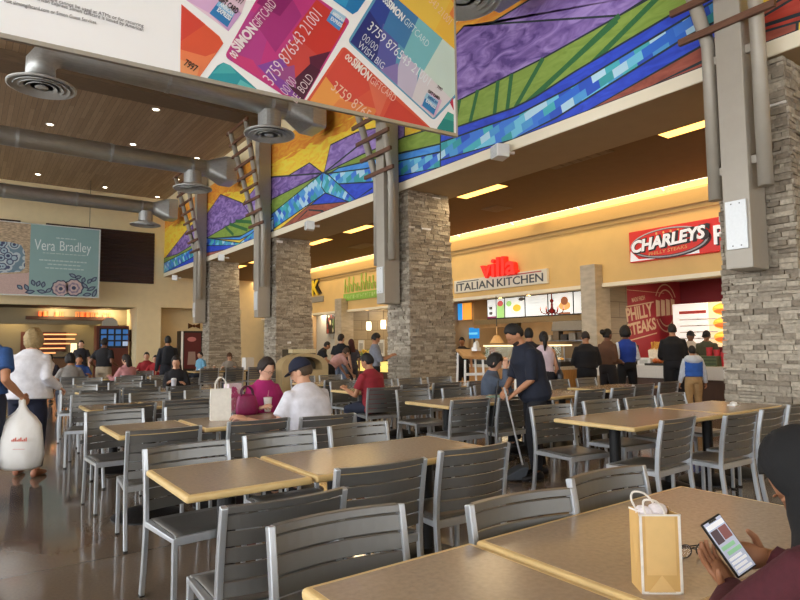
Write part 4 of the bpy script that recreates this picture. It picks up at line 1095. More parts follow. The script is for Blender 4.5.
for k in range(6):
    z = z1 - .28 - k * .17
    for q in range(2 if k else 1):
        a = ya - .18 - q * (ya - yb) * .5; b.box(XM - .004, XM, a - (.55 if k else .75) , a, z, z + (.03 if k else .08), 0 if k else 1)
b.build('menu_lines', [pm('menu_grey', '#d2c8c2', .6), pm('menu_red', '#c9483e', .6)], t, world=True)
for i in range(2):
    a = yb - .02 - i * .85
    t = thing('menu_board', ['lit photo menu panel of sandwiches beside the white menu board', 'lit photo menu panel, second from the white menu board'][i], 'menu board', (XM, a - .4, z0))
    MB().box(XM, XM + .08, a - .8, a, z0, z1).build('lit_panel', [em('menu_cream', '#ffe9b8', .4)], t, world=True)
    b = MB()
    for k in range(3):
        zc = z0 + .25 + k * (z1 - z0) / 3.2
        b.ball((XM, a - .4, zc), (.012, .3, .16), 0, 14, 8); b.ball((XM - .004, a - .4, zc - .05), (.014, .26, .07), 1, 14, 8); b.ball((XM - .006, a - .35, zc + .05), (.014, .2, .04), 2, 12, 6)
    b.build('food_picture', [em('food_gold', '#f0a83a', .9), em('food_brown', '#c9662a', .7), em('food_green', '#e6c94a', .8)], t, world=True)
MB_ = MB(); MB_.box(16.2, 17.1, 1.6, 7.2, 2.35, 3.1, 0)
tag(MB_.build('hood', [M_STEEL]), 'stainless kitchen hood above the photo menu panels', 'hood')
# counter
XCt = 12.45
t = thing('counter', 'white fronted counter on a dark wood base at the steak stall', 'counter', (XCt + .4, 5.3, 0))
MB().box(XCt, XCt + .75, 1.6, 9.1, .64, .915).build('white_top', [pm('counter_white', '#d6d2cb', .35, var=.03)], t, world=True, bevel=.012)
MB().box(XCt + .06, XCt + .7, 1.65, 9.05, 0, .64).build('wood_base', [M_WALN], t, world=True)
def on_counter(name, label, cat, u, w2, d, h, mats, mk, x=XCt + .35, z=.915, group=None):
    y = PX(u, 360, x).y
    o = thing(name, label, cat, (x, y, z), 0, group); mk(o); return o
def register(o):
    b = MB(); b.box(-.18, .18, -.2, .2, 0, .10); b.build('base', [M_BLACK], o, bevel=.01)
    b = MB(); b.prism([(.02, -.19, .10), (.10, -.19, .46), (.14, -.19, .45), (.06, -.19, .10)], (0, .38, 0)); b.build('screen', [M_BLACK], o, bevel=.006)
    MB().prism([(.018, -.16, .14), (.094, -.16, .43), (.092, -.16, .431), (.016, -.16, .141)], (0, .32, 0)).build('display', [pm('dark_screen', '#1d2126', .15)], o)
    MB().box(-.26, -.18, -.12, .12, 0, .16).build('card_reader', [pm('reader_grey', '#4a4a4a', .5)], o)
on_counter('cash_register', 'black cash register on the steak stall counter, beside the blue vested person', 'cash register', 629, 0, 0, 0, None, register)
on_counter('napkin_box', 'small white box on the white counter edge', 'box', 646, 0, 0, 0, None, lambda o: (MB().box(-.1, .1, -.16, .16, 0, .17).build('carton', [M_WHITE], o, bevel=.01), MB().box(-.102, -.1, -.1, .1, .04, .13).build('label', [pm('label_grey', '#c9c9c4', .6)], o)), XCt + .14)
def fries(o):
    MB().prism([(-.1, -.16, 0), (.1, -.16, 0), (.14, -.16, .42), (-.14, -.16, .34)], (0, .32, 0)).build('carton', [pm('carton_white', '#e8dcc6', .6)], o, bevel=.01)
    b = MB(); r4 = random.Random(2)
    for i in range(26): x, y = r4.uniform(-.1, .1), r4.uniform(-.13, .13); b.cbox((x, y, .42), (.02, .02, r4.uniform(.14, .26)), 0, Matrix.Rotation(r4.uniform(-.3, .3), 4, 'X'))
    b.build('fries', [pm('fries_gold', '#d9a548', .6)], o)
on_counter('display_carton', 'large cardboard display of fries on the steak counter', 'display', 658, 0, 0, 0, None, fries, XCt + .5)
on_counter('snack_tray', 'tray of orange wrapped snacks in front of the fries display', 'tray', 660, 0, 0, 0, None, lambda o: (MB().box(-.14, .14, -.3, .3, 0, .05).build('tray', [M_BLACK], o, bevel=.008), [MB().ball((0, -.22 + .11 * k, .10), (.09, .05, .06), 0, 10, 7).build('snack', [pm('snack_orange', '#d1733a', .5)], o) for k in range(5)]), XCt + .16)
on_counter('cup_stack', 'stack of red cups at the counter end by the right stone column', 'cups', 717, 0, 0, 0, None, lambda o: [MB().lathe([(.05, 0), (.065, .3 + .05 * k), (0, .3 + .05 * k)], (0, -.15 + .15 * k, 0), 14).build('cup', [pm('cup_red', '#c22a34', .4)], o) for k in range(3)])
on_counter('green_crate', 'low green crate on the steak counter beside the boy', 'crate', 708, 0, 0, 0, None, lambda o: (MB().box(-.15, .15, -.25, .25, 0, .22).build('box', [pm('crate_green', '#59684a', .6)], o, bevel=.01), [MB().box(-.155, -.15, -.25, .25, .04 + .07 * k, .07 + .07 * k).build('slat', [pm('crate_dark', '#3d4a35', .6)], o) for k in range(3)]))

# ------------------------------------------------------------------ Italian kitchen stall
XN = 14.7
b = MB(); yl = PX(486.5, 300, XN).y; yr_ = PX(585.5, 300, XN).y
zt, zb = 2.96, 2.32
us = [487.5, 505, 525.5, 548.5, 574, 598]
pics = ['white menu screen with a green price block, leftmost of the row', 'menu screen showing a yellow pasta dish', 'white menu screen with price columns, behind the red chandelier\'s left arms',
        'menu screen with a dessert picture behind the red chandelier', 'white menu screen next to the travertine pier']
for i in range(5):
    a, c = PX(us[i], 300, XN).y, PX(us[i + 1], 300, XN).y + .05
    t = thing('menu_screen', pics[i], 'menu screen', (XN, (a + c) / 2, zb))
    MB().box(XN, XN + .08, c - .03, a + .03, zb - .04, zt + .04).build('bezel', [M_BLACK], t, world=True, bevel=.008)
    MB().box(XN - .004, XN, c, a, zb, zt).build('screen', [em('screen_white', '#f2f3ee', .7)], t, world=True)
    b = MB(); x = XN - .006; wd = a - c
    if i == 0:
        b.box(x, XN - .004, c, c + wd * .42, zb, zb + .45, 0); b.ball((x, c + wd * .22, zb + .48), (.004, .14, .1), 1, 12, 6); b.box(x, XN - .004, a - wd * .3, a - wd * .1, zb + .3, zb + .4, 2); b.box(x, XN - .004, a - wd * .3, a - wd * .1, zb + .12, zb + .22, 2); b.box(x, XN - .004, c + wd * .45, a, zb, zb + .06, 3)
    elif i == 1:
        b.ball((x, (a + c) / 2 - .08, zb + .28), (.004, .27, .2), 4, 20, 8); b.ball((x - .003, (a + c) / 2 - .1, zb + .29), (.004, .18, .12), 5, 16, 8); b.ball((x, a - .18, zb + .45), (.004, .13, .1), 0, 12, 6); b.ball((x, c + .12, zb + .57), (.004, .14, .06), 2, 12, 6)
    elif i == 3:
        b.ball((x, c + .3, zb + .25), (.004, .22, .14), 6, 16, 8); b.ball((x - .003, c + .3, zb + .4), (.004, .14, .13), 7, 14, 8); b.box(x, XN - .004, c + .1, a - .4, zb, zb + .05, 7)
    if i in (2, 3, 4):
        for q in range(5):
            for p_ in range(3 if i == 2 else 1): b.box(x, XN - .004, a - .12 - p_ * wd * .3 - wd * (.2 if i != 4 else .5), a - .12 - p_ * wd * .3, zb + .1 + q * .1, zb + .125 + q * .1, 8)
    b.build('screen_picture', [em('pic_green', '#a9d67a', .8), em('pic_red', '#d0605a', .7), em('pic_dark', '#5a5148', .5), em('pic_plum', '#8a3556', .6), em('pic_plate', '#efe6cf', .9), em('pic_yellow', '#e9bd3d', .8), em('pic_biscuit', '#dba55e', .8), em('pic_choc', '#9a5a34', .7), em('pic_grey', '#b8bbb6', .7)], t, world=True)
XK = 16.2
struct('trim_4', MB().box(XN, XN + .3, yr_ - .6, 15.8, zt + .05, 3.22), pm('menu_soffit', '#c5a877', .6))
struct('trim_5', MB().box(XN, XN + .25, yr_ - .6, 15.8, zb - .2, zb - .04), pm('menu_ledge', '#a08455', .6))
ya, yb = PX(457, 300, XN).y, PX(472, 300, XN).y
t = thing('menu_screen', 'small lit screen with a blue and an orange half, beside the second stone column', 'menu screen', (XN, (ya + yb) / 2, zb))
MB().box(XN - .03, XN + .05, yb - .04, ya + .04, 2.28, 2.96).build('bezel', [M_OAK], t, world=True, bevel=.01)
MB().box(XN - .035, XN - .03, yb + (ya - yb) * .6, ya, 2.32, 2.92).build('blue_half', [em('screen_blue', '#2f8fd8', .9)], t, world=True)
MB().box(XN - .035, XN - .03, yb, yb + (ya - yb) * .6, 2.32, 2.92).build('orange_half', [em('screen_orange', '#f0a03c', .9)], t, world=True)
b = MB(); b.box(XN + .06, XN + .3, 13.85, 15.9, 2.0, 2.3); b.box(XN + .06, XN + .3, 13.85, 14.05, 0, 3.2); tag(struct('trim_6', b, M_OAK), 'honey oak frame of the kitchen doorway')
# kitchen behind: steel hood, oven and shelves, back counter
tag(MB().prism([(XK, 10.0, 1.85), (XK + .8, 10.0, 1.85), (XK + .8, 10.0, 2.4), (XK + .15, 10.0, 2.4)], (0, 3.6, 0)).build('hood', [pm('dull_steel', '#6b6863', .5, .4)], bevel=.01), 'stainless hood in the kitchen under the menu screens', 'hood')
t = thing('pizza_oven', 'stainless oven in the kitchen below the menu screens', 'oven', (XK + .4, 11.4, 0))
MB().box(XK, XK + .8, 10.6, 12.4, 0, 1.45).build('body', [M_STEEL], t, world=True, bevel=.02)
MB().box(XK - .02, XK, 10.75, 12.25, 1.0, 1.35).build('door', [pm('oven_dark', '#26221e', .3)], t, world=True)
MB().tube([(XK - .05, 10.9, .95), (XK - .05, 12.1, .95)], .015, 8).build('handle', [M_STEEL], t, world=True)
t = thing('back_counter', 'stainless back counter with boxes on its shelf in the Italian kitchen', 'counter', (XK + .4, 13.4, 0))
MB().box(XK, XK + .7, 12.45, 14.4, .85, .92).build('worktop', [M_STEEL], t, world=True); MB().box(XK + .05, XK + .7, 12.5, 14.35, 0, .85).build('cabinet', [M_STEEL], t, world=True)
MB().box(XK + .3, XK + .8, 12.45, 14.4, 1.5, 1.54).build('shelf', [M_STEEL], t, world=True)
r5 = random.Random(9)
for k in range(5):
    y = 12.7 + k * .34; h = r5.uniform(.18, .34)
    o = MB().box(-.12, .12, -.13, .13, 0, h).build('storage_box', [pm('box_%d' % (k % 3), ('#7a6a55', '#b9ad98', '#55504a')[k % 3], .6)], None, bevel=.008); o.location = (XK + .5, y, 1.54)
    tag(o, 'storage box on the steel shelf of the Italian kitchen', 'box', 'boxes on the kitchen shelf')
b = PX(473, 333, 15.2)
t = thing('drink_sign', 'blue lit drinks screen in the doorway left of the Italian menu', 'screen', (15.2, b.y, b.z - .2))
MB().box(15.2, 15.28, b.y - .26, b.y + .26, b.z - .2, b.z + .2).build('screen', [em('screen_cyan', '#1f7fc4', .9)], t, world=True); MB().box(15.19, 15.2, b.y - .24, b.y + .24, b.z - .06, b.z + .02).build('wave', [em('screen_aqua', '#6fc0e6', .9)], t, world=True)
MB().tube([(15.25, b.y, 0), (15.25, b.y, b.z - .2)], .03, 8).build('post', [M_BLACK], t, world=True)
# serving counter with glass guard
XV = 12.55
t = thing('serving_counter', 'Italian stall serving counter with oak base, dark edge and glass food guard', 'counter', (XV + .4, 13, 0))
y0, y1 = 10.25, 15.6
MB().box(XV, XV + .8, y0, y1, .83, .95).build('dark_edge', [M_BLACK], t, world=True, bevel=.01)
MB().box(XV + .02, XV + .8, y0, y1, .74, .83).build('pale_band', [pm('band_pale', '#c9c2b2', .5)], t, world=True)
MB().box(XV + .05, XV + .75, y0, y1, 0, .74).build('oak_base', [M_OAK], t, world=True)
mg, nt, bs = new_mat('guard_glass'); bs.inputs['Base Color'].default_value = hexc('#c3d0cb'); bs.inputs['Roughness'].default_value = .1; bs.inputs['Alpha'].default_value = .35
MB().box(XV + .15, XV + .165, y0 + .1, y1 - 2.4, 1.0, 1.36).build('glass_guard', [mg], t, world=True)
MB().box(XV + .12, XV + .55, y0 + .05, y1 - 2.35, 1.36, 1.40).build('light_shelf', [em('warm_strip', '#ffe6b4', 1.3)], t, world=True)
for y in (y0 + .12, y0 + 1.5, y1 - 2.42): MB().tube([(XV + .3, y, .95), (XV + .3, y, 1.36)], .015, 8).build('guard_post', [M_STEEL], t, world=True)
area('food_lamp', (XV + .35, 11.7, 1.35), (0, 0, 0), .3, 2.4, 14, (1, .8, .5))
for k in range(5):
    y = y0 + .4 + k * .52
    o = thing('food_tray', 'steel tray of golden food under the glass guard of the Italian counter', 'food tray', (XV + .38, y, .95), 0, 'food trays on the Italian counter')
    MB().box(-.18, .18, -.23, .23, 0, .05).build('tray', [M_STEEL], o, bevel=.008); MB().ball((0, 0, .05), (.16, .21, .05), 0, 14, 8).build('food', [pm('food_%d' % (k % 3), ('#d9a23c', '#c77a2c', '#e2b85a')[k % 3], .5, var=.3, scale=30)], o)
# lamp, plants, papers on the left part of the counter
p = PX(497, 343, XV + .5)
t = thing('pendant_heat_lamp', 'tan trapezoid lamp shade above the Italian counter, left of the sweeping man\'s head', 'lamp', (XV + .5, p.y, p.z))
MB().lathe([(.22, 0), (.09, .22), (.02, .24), (.02, .5)], (0, 0, 0), 20).build('shade', [pm('shade_tan', '#d9b27c', .5)], t)
MB().tube([(0, 0, .5), (0, 0, ZO - .1 - p.z)], .012, 6).build('cord', [M_BLACK], t)
for (u, lb) in ((487, 'small potted plant on the Italian counter, by the lamp shade'), (492.5, 'red bottle cluster on the Italian counter under the lamp shade')):
    y = PX(u, 355, XV + .4).y; o = thing('potted_plant' if 'plant' in lb else 'bottle_holder', lb, 'plant' if 'plant' in lb else 'bottles', (XV + .4, y, .95))
    MB().lathe([(.08, 0), (.1, .14), (0, .14)], (0, 0, 0), 14).build('pot', [pm('pot_white', '#cfc8b8', .5)], o)
    b = MB()
    if 'plant' in lb:
        for k in range(40):
            a, e, l = r5.uniform(0, 6.28), r5.uniform(.4, 1.4), r5.uniform(.1, .24); d = Vector((math.cos(a) * math.cos(e), math.sin(a) * math.cos(e), math.sin(e))) * l
            s_ = d.cross(Vector((0, 0, 1))).normalized() * .025; q = Vector((0, 0, .14)); b.poly([q, q + d * .5 + s_, q + d, q + d * .5 - s_])
        b.build('leaves', [pm('leaf_green', '#4a6a3a', .6, var=.3)], o, fix=False)
    else:
        for k in range(3): b.lathe([(.035, .14), (.035, .3), (.014, .36), (.014, .42), (0, .42)], (0, -.08 + .08 * k, 0), 10)
        b.build('bottle', [pm('bottle_red', '#a5402f', .4)], o)
# red chandelier
p = PX(552, 313, XS + .45); zc = p.z; top = ZO + .2
t = thing('hanging_chandelier', 'red glass chandelier with curved arms hung before the menu screens', 'chandelier', (XS + .45, p.y, zc))
MRG = pm('red_lacquer', '#8c1f1c', .25, var=.1)
MB().lathe([(.0, -.10), (.03, -.08), (.015, -.03), (.09, .03), (.10, .08), (.04, .14), (.03, .3), (.06, .36), (.02, .42), (.015, .66), (.07, .68), (.07, .70), (0, .7)], (0, 0, 0), 16).build('stem', [MRG], t, smooth=False)
for k in range(6):
    a = k * PI / 3 + .2; c_, s_ = math.cos(a), math.sin(a)
    pts = [(.05 * c_, .05 * s_, .05), (.18 * c_, .18 * s_, -.03), (.30 * c_, .30 * s_, .02), (.33 * c_, .33 * s_, .12)]
    ar = MB().tube(pts, .014, 8).build('arm', [MRG], t, smooth=True)
    MB().lathe([(.045, .12), (.02, .13), (.016, .2), (0, .2)], (.33 * c_, .33 * s_, 0), 10).build('candle', [em('candle_glow', '#ffb6a0', 1.0, '#d86a5a')], ar)
# ------------------------------------------------------------------ green-sign stall and the yellow-sign stall
ya, yb = PX(300, 340, XS + .2).y, 23.1
struct('wall_stall', MB().box(15.5, 15.6, 22.9, 29.2, 0, 3.22), pm('pale_stall_wall', '#b8b3a4', .7))
p = PX(331, 323, 15.45)
t = thing('wall_picture', 'tall dark picture with green leaves in the stall left of the travertine pier', 'picture', (15.45, p.y, p.z - .6))
MB().box(15.42, 15.5, p.y - .45, p.y + .45, p.z - .55, p.z + .55).build('frame', [M_BLACK], t, world=True); b = MB()
for k in range(14):
    yy, zz = p.y + r5.uniform(-.35, .35), p.z + r5.uniform(-.45, .45); b.ball((15.418, yy, zz), (.003, r5.uniform(.05, .12), r5.uniform(.06, .16)), k % 3, 10, 6)
b.build('print', [pm('pr_green', '#56703a', .6), pm('pr_red', '#8a3a30', .6), pm('pr_pale', '#b9b08a', .6)], t, world=True)
for i, (u, v) in enumerate(((354.8, 326), (368.8, 326), (383.3, 324.5))):
    p = PX(u, v, 13.95)
    t = thing('pendant_lamp', 'glowing white cylinder pendant in the green-sign stall', 'lamp', (13.95, p.y, p.z - .18), 0, 'white pendants in the green-sign stall')
    MB().lathe([(.0, 0), (.10, .0), (.115, .18), (.10, .36), (0, .36)], (0, 0, 0), 16).build('shade', [em('pendant_glow', '#fff0cc', 2.6)], t, smooth=False)
    MB().tube([(0, 0, .36), (0, 0, 3.2 - p.z + .18)], .01, 6).build('cord', [M_BLACK], t)
p = PX(372.5, 322, 16.9)
t = thing('wall_emblem', 'round green and red emblem on the back wall behind the pendants', 'emblem', (17.15, PX(372.5, 322, 17.15).y, PX(372.5, 329, 17.15).z))
MB().ball((0, 0, .32), (.03, .42, .42), 0, 24, 12).build('disc', [pm('emb_green', '#47702f', .5)], t); MB().ball((-.03, 0, .42), (.02, .26, .2), 0, 16, 8).build('centre', [pm('emb_brown', '#4a2a1c', .5)], t)
t = thing('serving_counter', 'counter with a glowing yellow green front under the pendants', 'counter', (13, 20.5, 0))
MB().box(12.75, 13.4, 17.6, 22.2, .82, .92).build('top', [M_BLACK], t, world=True); MB().box(12.8, 13.35, 17.65, 22.15, 0, .42).build('base', [M_WALN], t, world=True)
MB().box(12.82, 13.35, 17.65, 22.15, .42, .82).build('lit_front', [em('lime_glow', '#f0d878', .9)], t, world=True)
for k, (u, lb) in enumerate(((361.5, 'white menu card stand on the green-sign counter, left of the patterned shirt person'), (381.5, 'white menu card stand on the green-sign counter, by the second stone column'))):
    y = PX(u, 350, 13).y; o = thing('menu_stand', lb, 'sign', (13.0, y, .92)); MB().box(-.02, .02, -.2, .2, .08, .72).build('card', [pm('card_white', '#dcd6c6', .5)], o); MB().box(-.08, .08, -.12, .12, 0, .08).build('foot', [M_BLACK], o)
    MB().box(-.024, -.02, -.14, .14, .2, .6).build('print', [pm('card_print', '#a59c8a', .6)], o)
t = thing('food_display', 'heap of yellow and green produce on the counter behind the couple', 'food display', (13.05, PX(364, 355, 13.05).y, .92))
MB().box(-.25, .25, -.5, .5, 0, .06).build('tray', [M_STEEL], t); b = MB()
for k in range(30): b.ball((r5.uniform(-.2, .2), r5.uniform(-.42, .42), .1 + r5.uniform(0, .22)), r5.uniform(.05, .08), k % 3, 8, 6)
tag(b.build('produce', [pm('prod_y', '#d9b84a', .5), pm('prod_g', '#7f9440', .5), pm('prod_b', '#8f7440', .5)], t), kind='stuff')

# ------------------------------------------------------------------ far stall in the end wall
YS = 36.0
M_OLIVE = pm('olive_stall_wall', '#7d7258', .75, var=.05)
b = MB(); b.box(XL, 6.85, YS, YS + .3, 0, 3.6, 0); b.box(6.85, 7.15, YF + .3, YS + .3, 0, 3.6, 1); b.box(XL - .3, XL, YF, YS + .3, 0, 3.6, 0)
struct('wall_stall_far', b, [M_OLIVE, M_CREAM])
struct('ceiling_stall_far', MB().box(XL, 6.85, YF + .3, YS, 3.42, 3.6), pm('stall_ceiling_dark', '#5a5040', .8))
p, q = PY(15, 319, 34.0), PY(148, 304, 34.0)
struct('trim_7', MB().box(-9, 6.85, 34.0, 34.2, 2.62, 3.4), pm('fascia_taupe', '#8f8266', .6, var=.04))
p0, p1 = PY(28, 316, 33.9), PY(111, 316, 33.9)
t = thing('shop_sign', 'orange glowing letters standing on a dark shelf over the far stall', 'sign', ((p0.x + p1.x) / 2, 33.9, p0.z - .16))
zs = p0.z
MB().box(p0.x - .1, p1.x + .1, 33.75, 34.0, zs - .16, zs).build('shelf', [pm('shelf_brown', '#4a2c1c', .5)], t, world=True)
b = MB(); x = p0.x
while x < p1.x:      # letters too small to read: plain glyph-like blocks
    wl = r5.uniform(.10, .2)
    if r5.random() > .14:
        b.box(x, x + .04, 33.85, 33.88, zs, zs + .24); b.box(x, x + wl, 33.85, 33.88, zs + .2 * (r5.random() > .4), zs + .04 + .2 * 1); 
        if r5.random() > .4: b.box(x + wl - .04, x + wl, 33.85, 33.88, zs, zs + .24)
    x += wl + .07
b.build('lettering', [em('orange_letters', '#ff7a3a', 1.0, '#d06a3a')], t, world=True)
p0, p1 = PY(20, 352, YS), PY(66, 332, YS)
t = thing('menu_board', 'dark wood menu board with glowing orange lines in the far stall', 'menu board', ((p0.x + p1.x) / 2, YS - .1, p0.z))
MB().box(p0.x, p1.x, YS - .1, YS - .002, p0.z, p1.z).build('board', [pm('board_brown', '#5a2c1a', .5)], t, world=True)
b = MB()
for k in range(5):
    z = p1.z - .16 - k * .24
    b.box(p0.x + .3, p0.x + .3 + r5.uniform(1.2, 2.2), YS - .12, YS - .1, z, z + .06)
b.build('menu_lines', [em('orange_lines', '#ffb070', 1.3)], t, world=True)
p = PY(73.5, 349, YS)
tag(MB().box(p.x - .14, p.x + .14, YS - .05, YS, p.z - .3, p.z + .3).build('wall_notice', [em('notice_glow', '#fff0c8', .9)]), 'small pale lit notice on the far stall wall', 'notice')
t = thing('stall_counter', 'brown counter of the far stall at the end of the hall', 'counter', (1, 34.2, 0))
MB().box(-6, 4.2, 33.9, 34.7, .95, 1.02).build('top', [M_BLACK], t, world=True); MB().box(-6, 4.2, 34.0, 34.6, 0, .95).build('front', [pm('counter_brown', '#6a4a2e', .5, var=.2)], t, world=True)
for (u, v) in ((13, 326), (78, 324), (108, 303)):
    p = PY(u, v, YS - .3)
    L = bpy.data.lights.new('wall_washer', 'SPOT'); L.energy = 90; L.color = (1, .75, .35); L.spot_size = math.radians(80); L.spot_blend = .6; L.shadow_soft_size = .05
    o = bpy.data.objects.new('wall_washer', L); COL.objects.link(o); o.location = (p.x, YS - .55, min(3.35, p.z + .75)); o.rotation_euler = (math.radians(35), 0, 0)
for (u, e) in ((60, 40), (110, 55)):
    p = PY(u, 305, 33.2); area('fascia_fill_light', (p.x, 33.3, 3.38), (math.radians(50), 0, 0), .8, .2, e, (1, .8, .45))  # added fill on the sign band, without a fixture
area('stall_fill_light', (2, 35, 3.35), (0, 0, 0), 4, 1, 60, (1, .8, .55))  # added fill brightening the far stall, no fixture there
# kiosk with the blue board
p0, p1 = PY(96, 352, 32.6), PY(129, 326, 32.6)
t = thing('drink_kiosk', 'red brown kiosk with a lit blue board and a domed sign on top', 'kiosk', ((p0.x + p1.x) / 2, 32.9, 0))
MB().box(p0.x, p1.x, 32.6, 33.3, 0, p1.z).build('cabinet', [pm('kiosk_brown', '#5c2616', .5, var=.15)], t, world=True)
MB().box(p0.x + .12, p1.x - .12, 32.57, 32.6, p1.z - 1.1, p1.z - .12).build('dark_panel', [pm('kiosk_dark', '#16181c', .4)], t, world=True)
b = MB()
for i in range(4):
    for j in range(3):
        if r5.random() > .15: b.box(p0.x + .2 + i * .33, p0.x + .44 + i * .33, 32.56, 32.57, p1.z - 1.0 + j * .3, p1.z - .78 + j * .3, r5.choice((0, 0, 1)))
b.build('lit_pictures', [em('kiosk_blue', '#3a6fb0', .4), em('kiosk_pale', '#a9bbd6', .5)], t, world=True)
pc = PY(110, 326, 32.6)
MB().prism([(pc.x - .35, 32.6, p1.z), (pc.x + .35, 32.6, p1.z), (pc.x + .33, 32.6, p1.z + .22), (pc.x + .12, 32.6, p1.z + .42), (pc.x - .12, 32.6, p1.z + .42), (pc.x - .33, 32.6, p1.z + .22)], (0, .2, 0)).build('domed_sign', [pm('dome_grey', '#a9a59a', .5)], t, world=True)
p = PY(134.5, 331, YF + 1.5)
tag(MB().box(6.80, 6.85, YF + 1.2, YF + 1.7, 1.75, 2.35).build('wall_plaque', [pm('plaque_brown', '#4a3424', .5)]), 'small dark plaque on the cream side wall by the far stall', 'plaque')
# drink machine with red poster, wall ornaments and the white box in the recess
p0, p1 = PY(181, 366, YF - .9), PY(203, 331, YF - .9)
t = thing('vending_machine', 'black vending machine with a dark red lit front at the foot of the farthest column', 'vending machine', ((p0.x + p1.x) / 2, YF - .5, 0))
xa, xb_, zt_ = p0.x, p1.x + .15, p1.z
MB().box(xa, xb_, YF - .9, YF - .1, 0, zt_).build('cabinet', [M_BLACK], t, world=True, bevel=.015); MB().box(xa - .02, xa + .08, YF - .93, YF - .9, .2, zt_ - .02).build('white_edge', [M_WHITE], t, world=True)
MB().box(xa + .14, xb_ - .25, YF - .93, YF - .9, .35, zt_ - .1).build('poster', [em('poster_red', '#6a1a20', .08, '#4a1218')], t, world=True)
MB().ball((xa + .5, YF - .94, zt_ - .42), (.22, .006, .12), 0, 14, 8).build('poster_logo', [em('poster_pink', '#b06a6a', .1)], t, world=True)
b = MB(); b.prism([(xa + .3, YF - .935, .55), (xa + .72, YF - .935, .55), (xa + .68, YF - .935, 1.2), (xa + .34, YF - .935, 1.2)], (0, -.006, 0), 0)
b.build('poster_print', [em('poster_grey', '#8a746c', .1)], t, world=True)
for i, (u, v) in enumerate(((194, 326), (240.5, 326.5))):
    p = PY(u, v, YF + 1.18)
    t = thing('wall_mounted_ornament', ['bronze bow shaped ornament on the recess wall, left of the farthest column', 'bronze bow shaped ornament on the yellow recess wall, right of the farthest column'][i], 'ornament', (p.x, YF + 1.17, p.z))
    b = MB(); b.ball((0, 0, 0), (.08, .04, .08), 0, 12, 8)
    for s in (-1, 1): b.prism([(s * .05, -.02, -.04), (s * .32, -.02, -.15), (s * .32, -.02, .15), (s * .05, -.02, .04)], (0, .03, 0))
    b.build('bow', [pm('bronze', '#5a3c22', .4, .5)], t)
p = PY(193.5, 314, YF + 1.1)
# ------------------------------------------------------------------ stations standing in the aisle
x, y = GD(302, 13.0)
t = thing('waste_station', 'tan wooden waste station with an arched hood, behind the man in the navy cap', 'waste station', (x, y, 0), math.radians(-12))
M_TAN = pm('tan_laminate', '#b39a6d', .5, var=.08, scale=4)
b = MB(); w2 = .5
arc = lambda r: [(r * math.cos(PI - PI * i / 16), r * .55 * math.sin(PI - PI * i / 16)) for i in range(17)]
outer, inner = arc(w2), arc(w2 - .13)
for i in range(16):
    a, c_ = outer[i], outer[i + 1]; e, f = inner[i], inner[i + 1]
    b.prism([(a[0], -.3, 1.0 + a[1]), (c_[0], -.3, 1.0 + c_[1]), (f[0], -.3, 1.0 + f[1]), (e[0], -.3, 1.0 + e[1])], (0, .6, 0))
b.build('arched_hood', [M_TAN], t, fix=True)
b = MB(); b.box(-w2, -w2 + .13, -.3, .3, 0, 1.0); b.box(w2 - .13, w2, -.3, .3, 0, 1.0); b.box(-w2, w2, -.28, .3, 0, .92); b.build('cabinet', [M_TAN], t)
MB().box(-w2 + .13, w2 - .13, .24, .28, .92, 1.36).build('back_panel', [pm('station_dark', '#4d4433', .7)], t)
MB().box(-.18, .18, -.31, -.28, .5, .8).build('flap_door', [pm('flap_brown', '#8c7650', .5)], t)
MB().box(-.25, .25, -.2, .2, 1.275, 1.36).build('tray_stack', [pm('tray_tan', '#c9b88e', .5)], t)
x, y = GD(470, 11.6)
t = thing('tray_stand', 'wood topped stand on white metal legs at the foot of the second stone column', 'stand', (x, y, 0), math.radians(-20))
MB().prism([(-.24, -.22, 1.16), (.24, -.22, 1.13), (.21, .22, 1.28), (-.21, .22, 1.30)], (0, 0, .05)).build('wood_top', [M_OAK], t, bevel=.008)
for sx in (-1, 1):
    for sy in (-1, 1): MB().tube([(sx * .22, sy * .22, 0), (sx * .18, sy * .18, 1.14 if sy < 0 else 1.27)], .022, 8).build('leg', [M_WHITE], t)
MB().box(-.2, .2, -.22, -.19, .84, .89).build('cross_rail', [M_WHITE], t); MB().box(-.18, .18, -.18, .18, .36, .72).build('wood_box', [M_OAK], t)
o = MB(); o.ball((-.04, 0, .09), (.07, .05, .09), 0, 10, 8); o.ball((.06, .02, .1), (.06, .05, .1), 0, 10, 8); o.box(-.1, .1, -.05, .06, 0, .07)
x2, y2 = GD(476.5, 11.7); q = o.build('napkin_bundle', [M_WHITE], None, smooth=False); q.location = (x2, y2, 1.30); q.rotation_euler = (0, 0, .4); tag(q, 'crumpled white paper bundle on the wood topped stand', 'napkins')
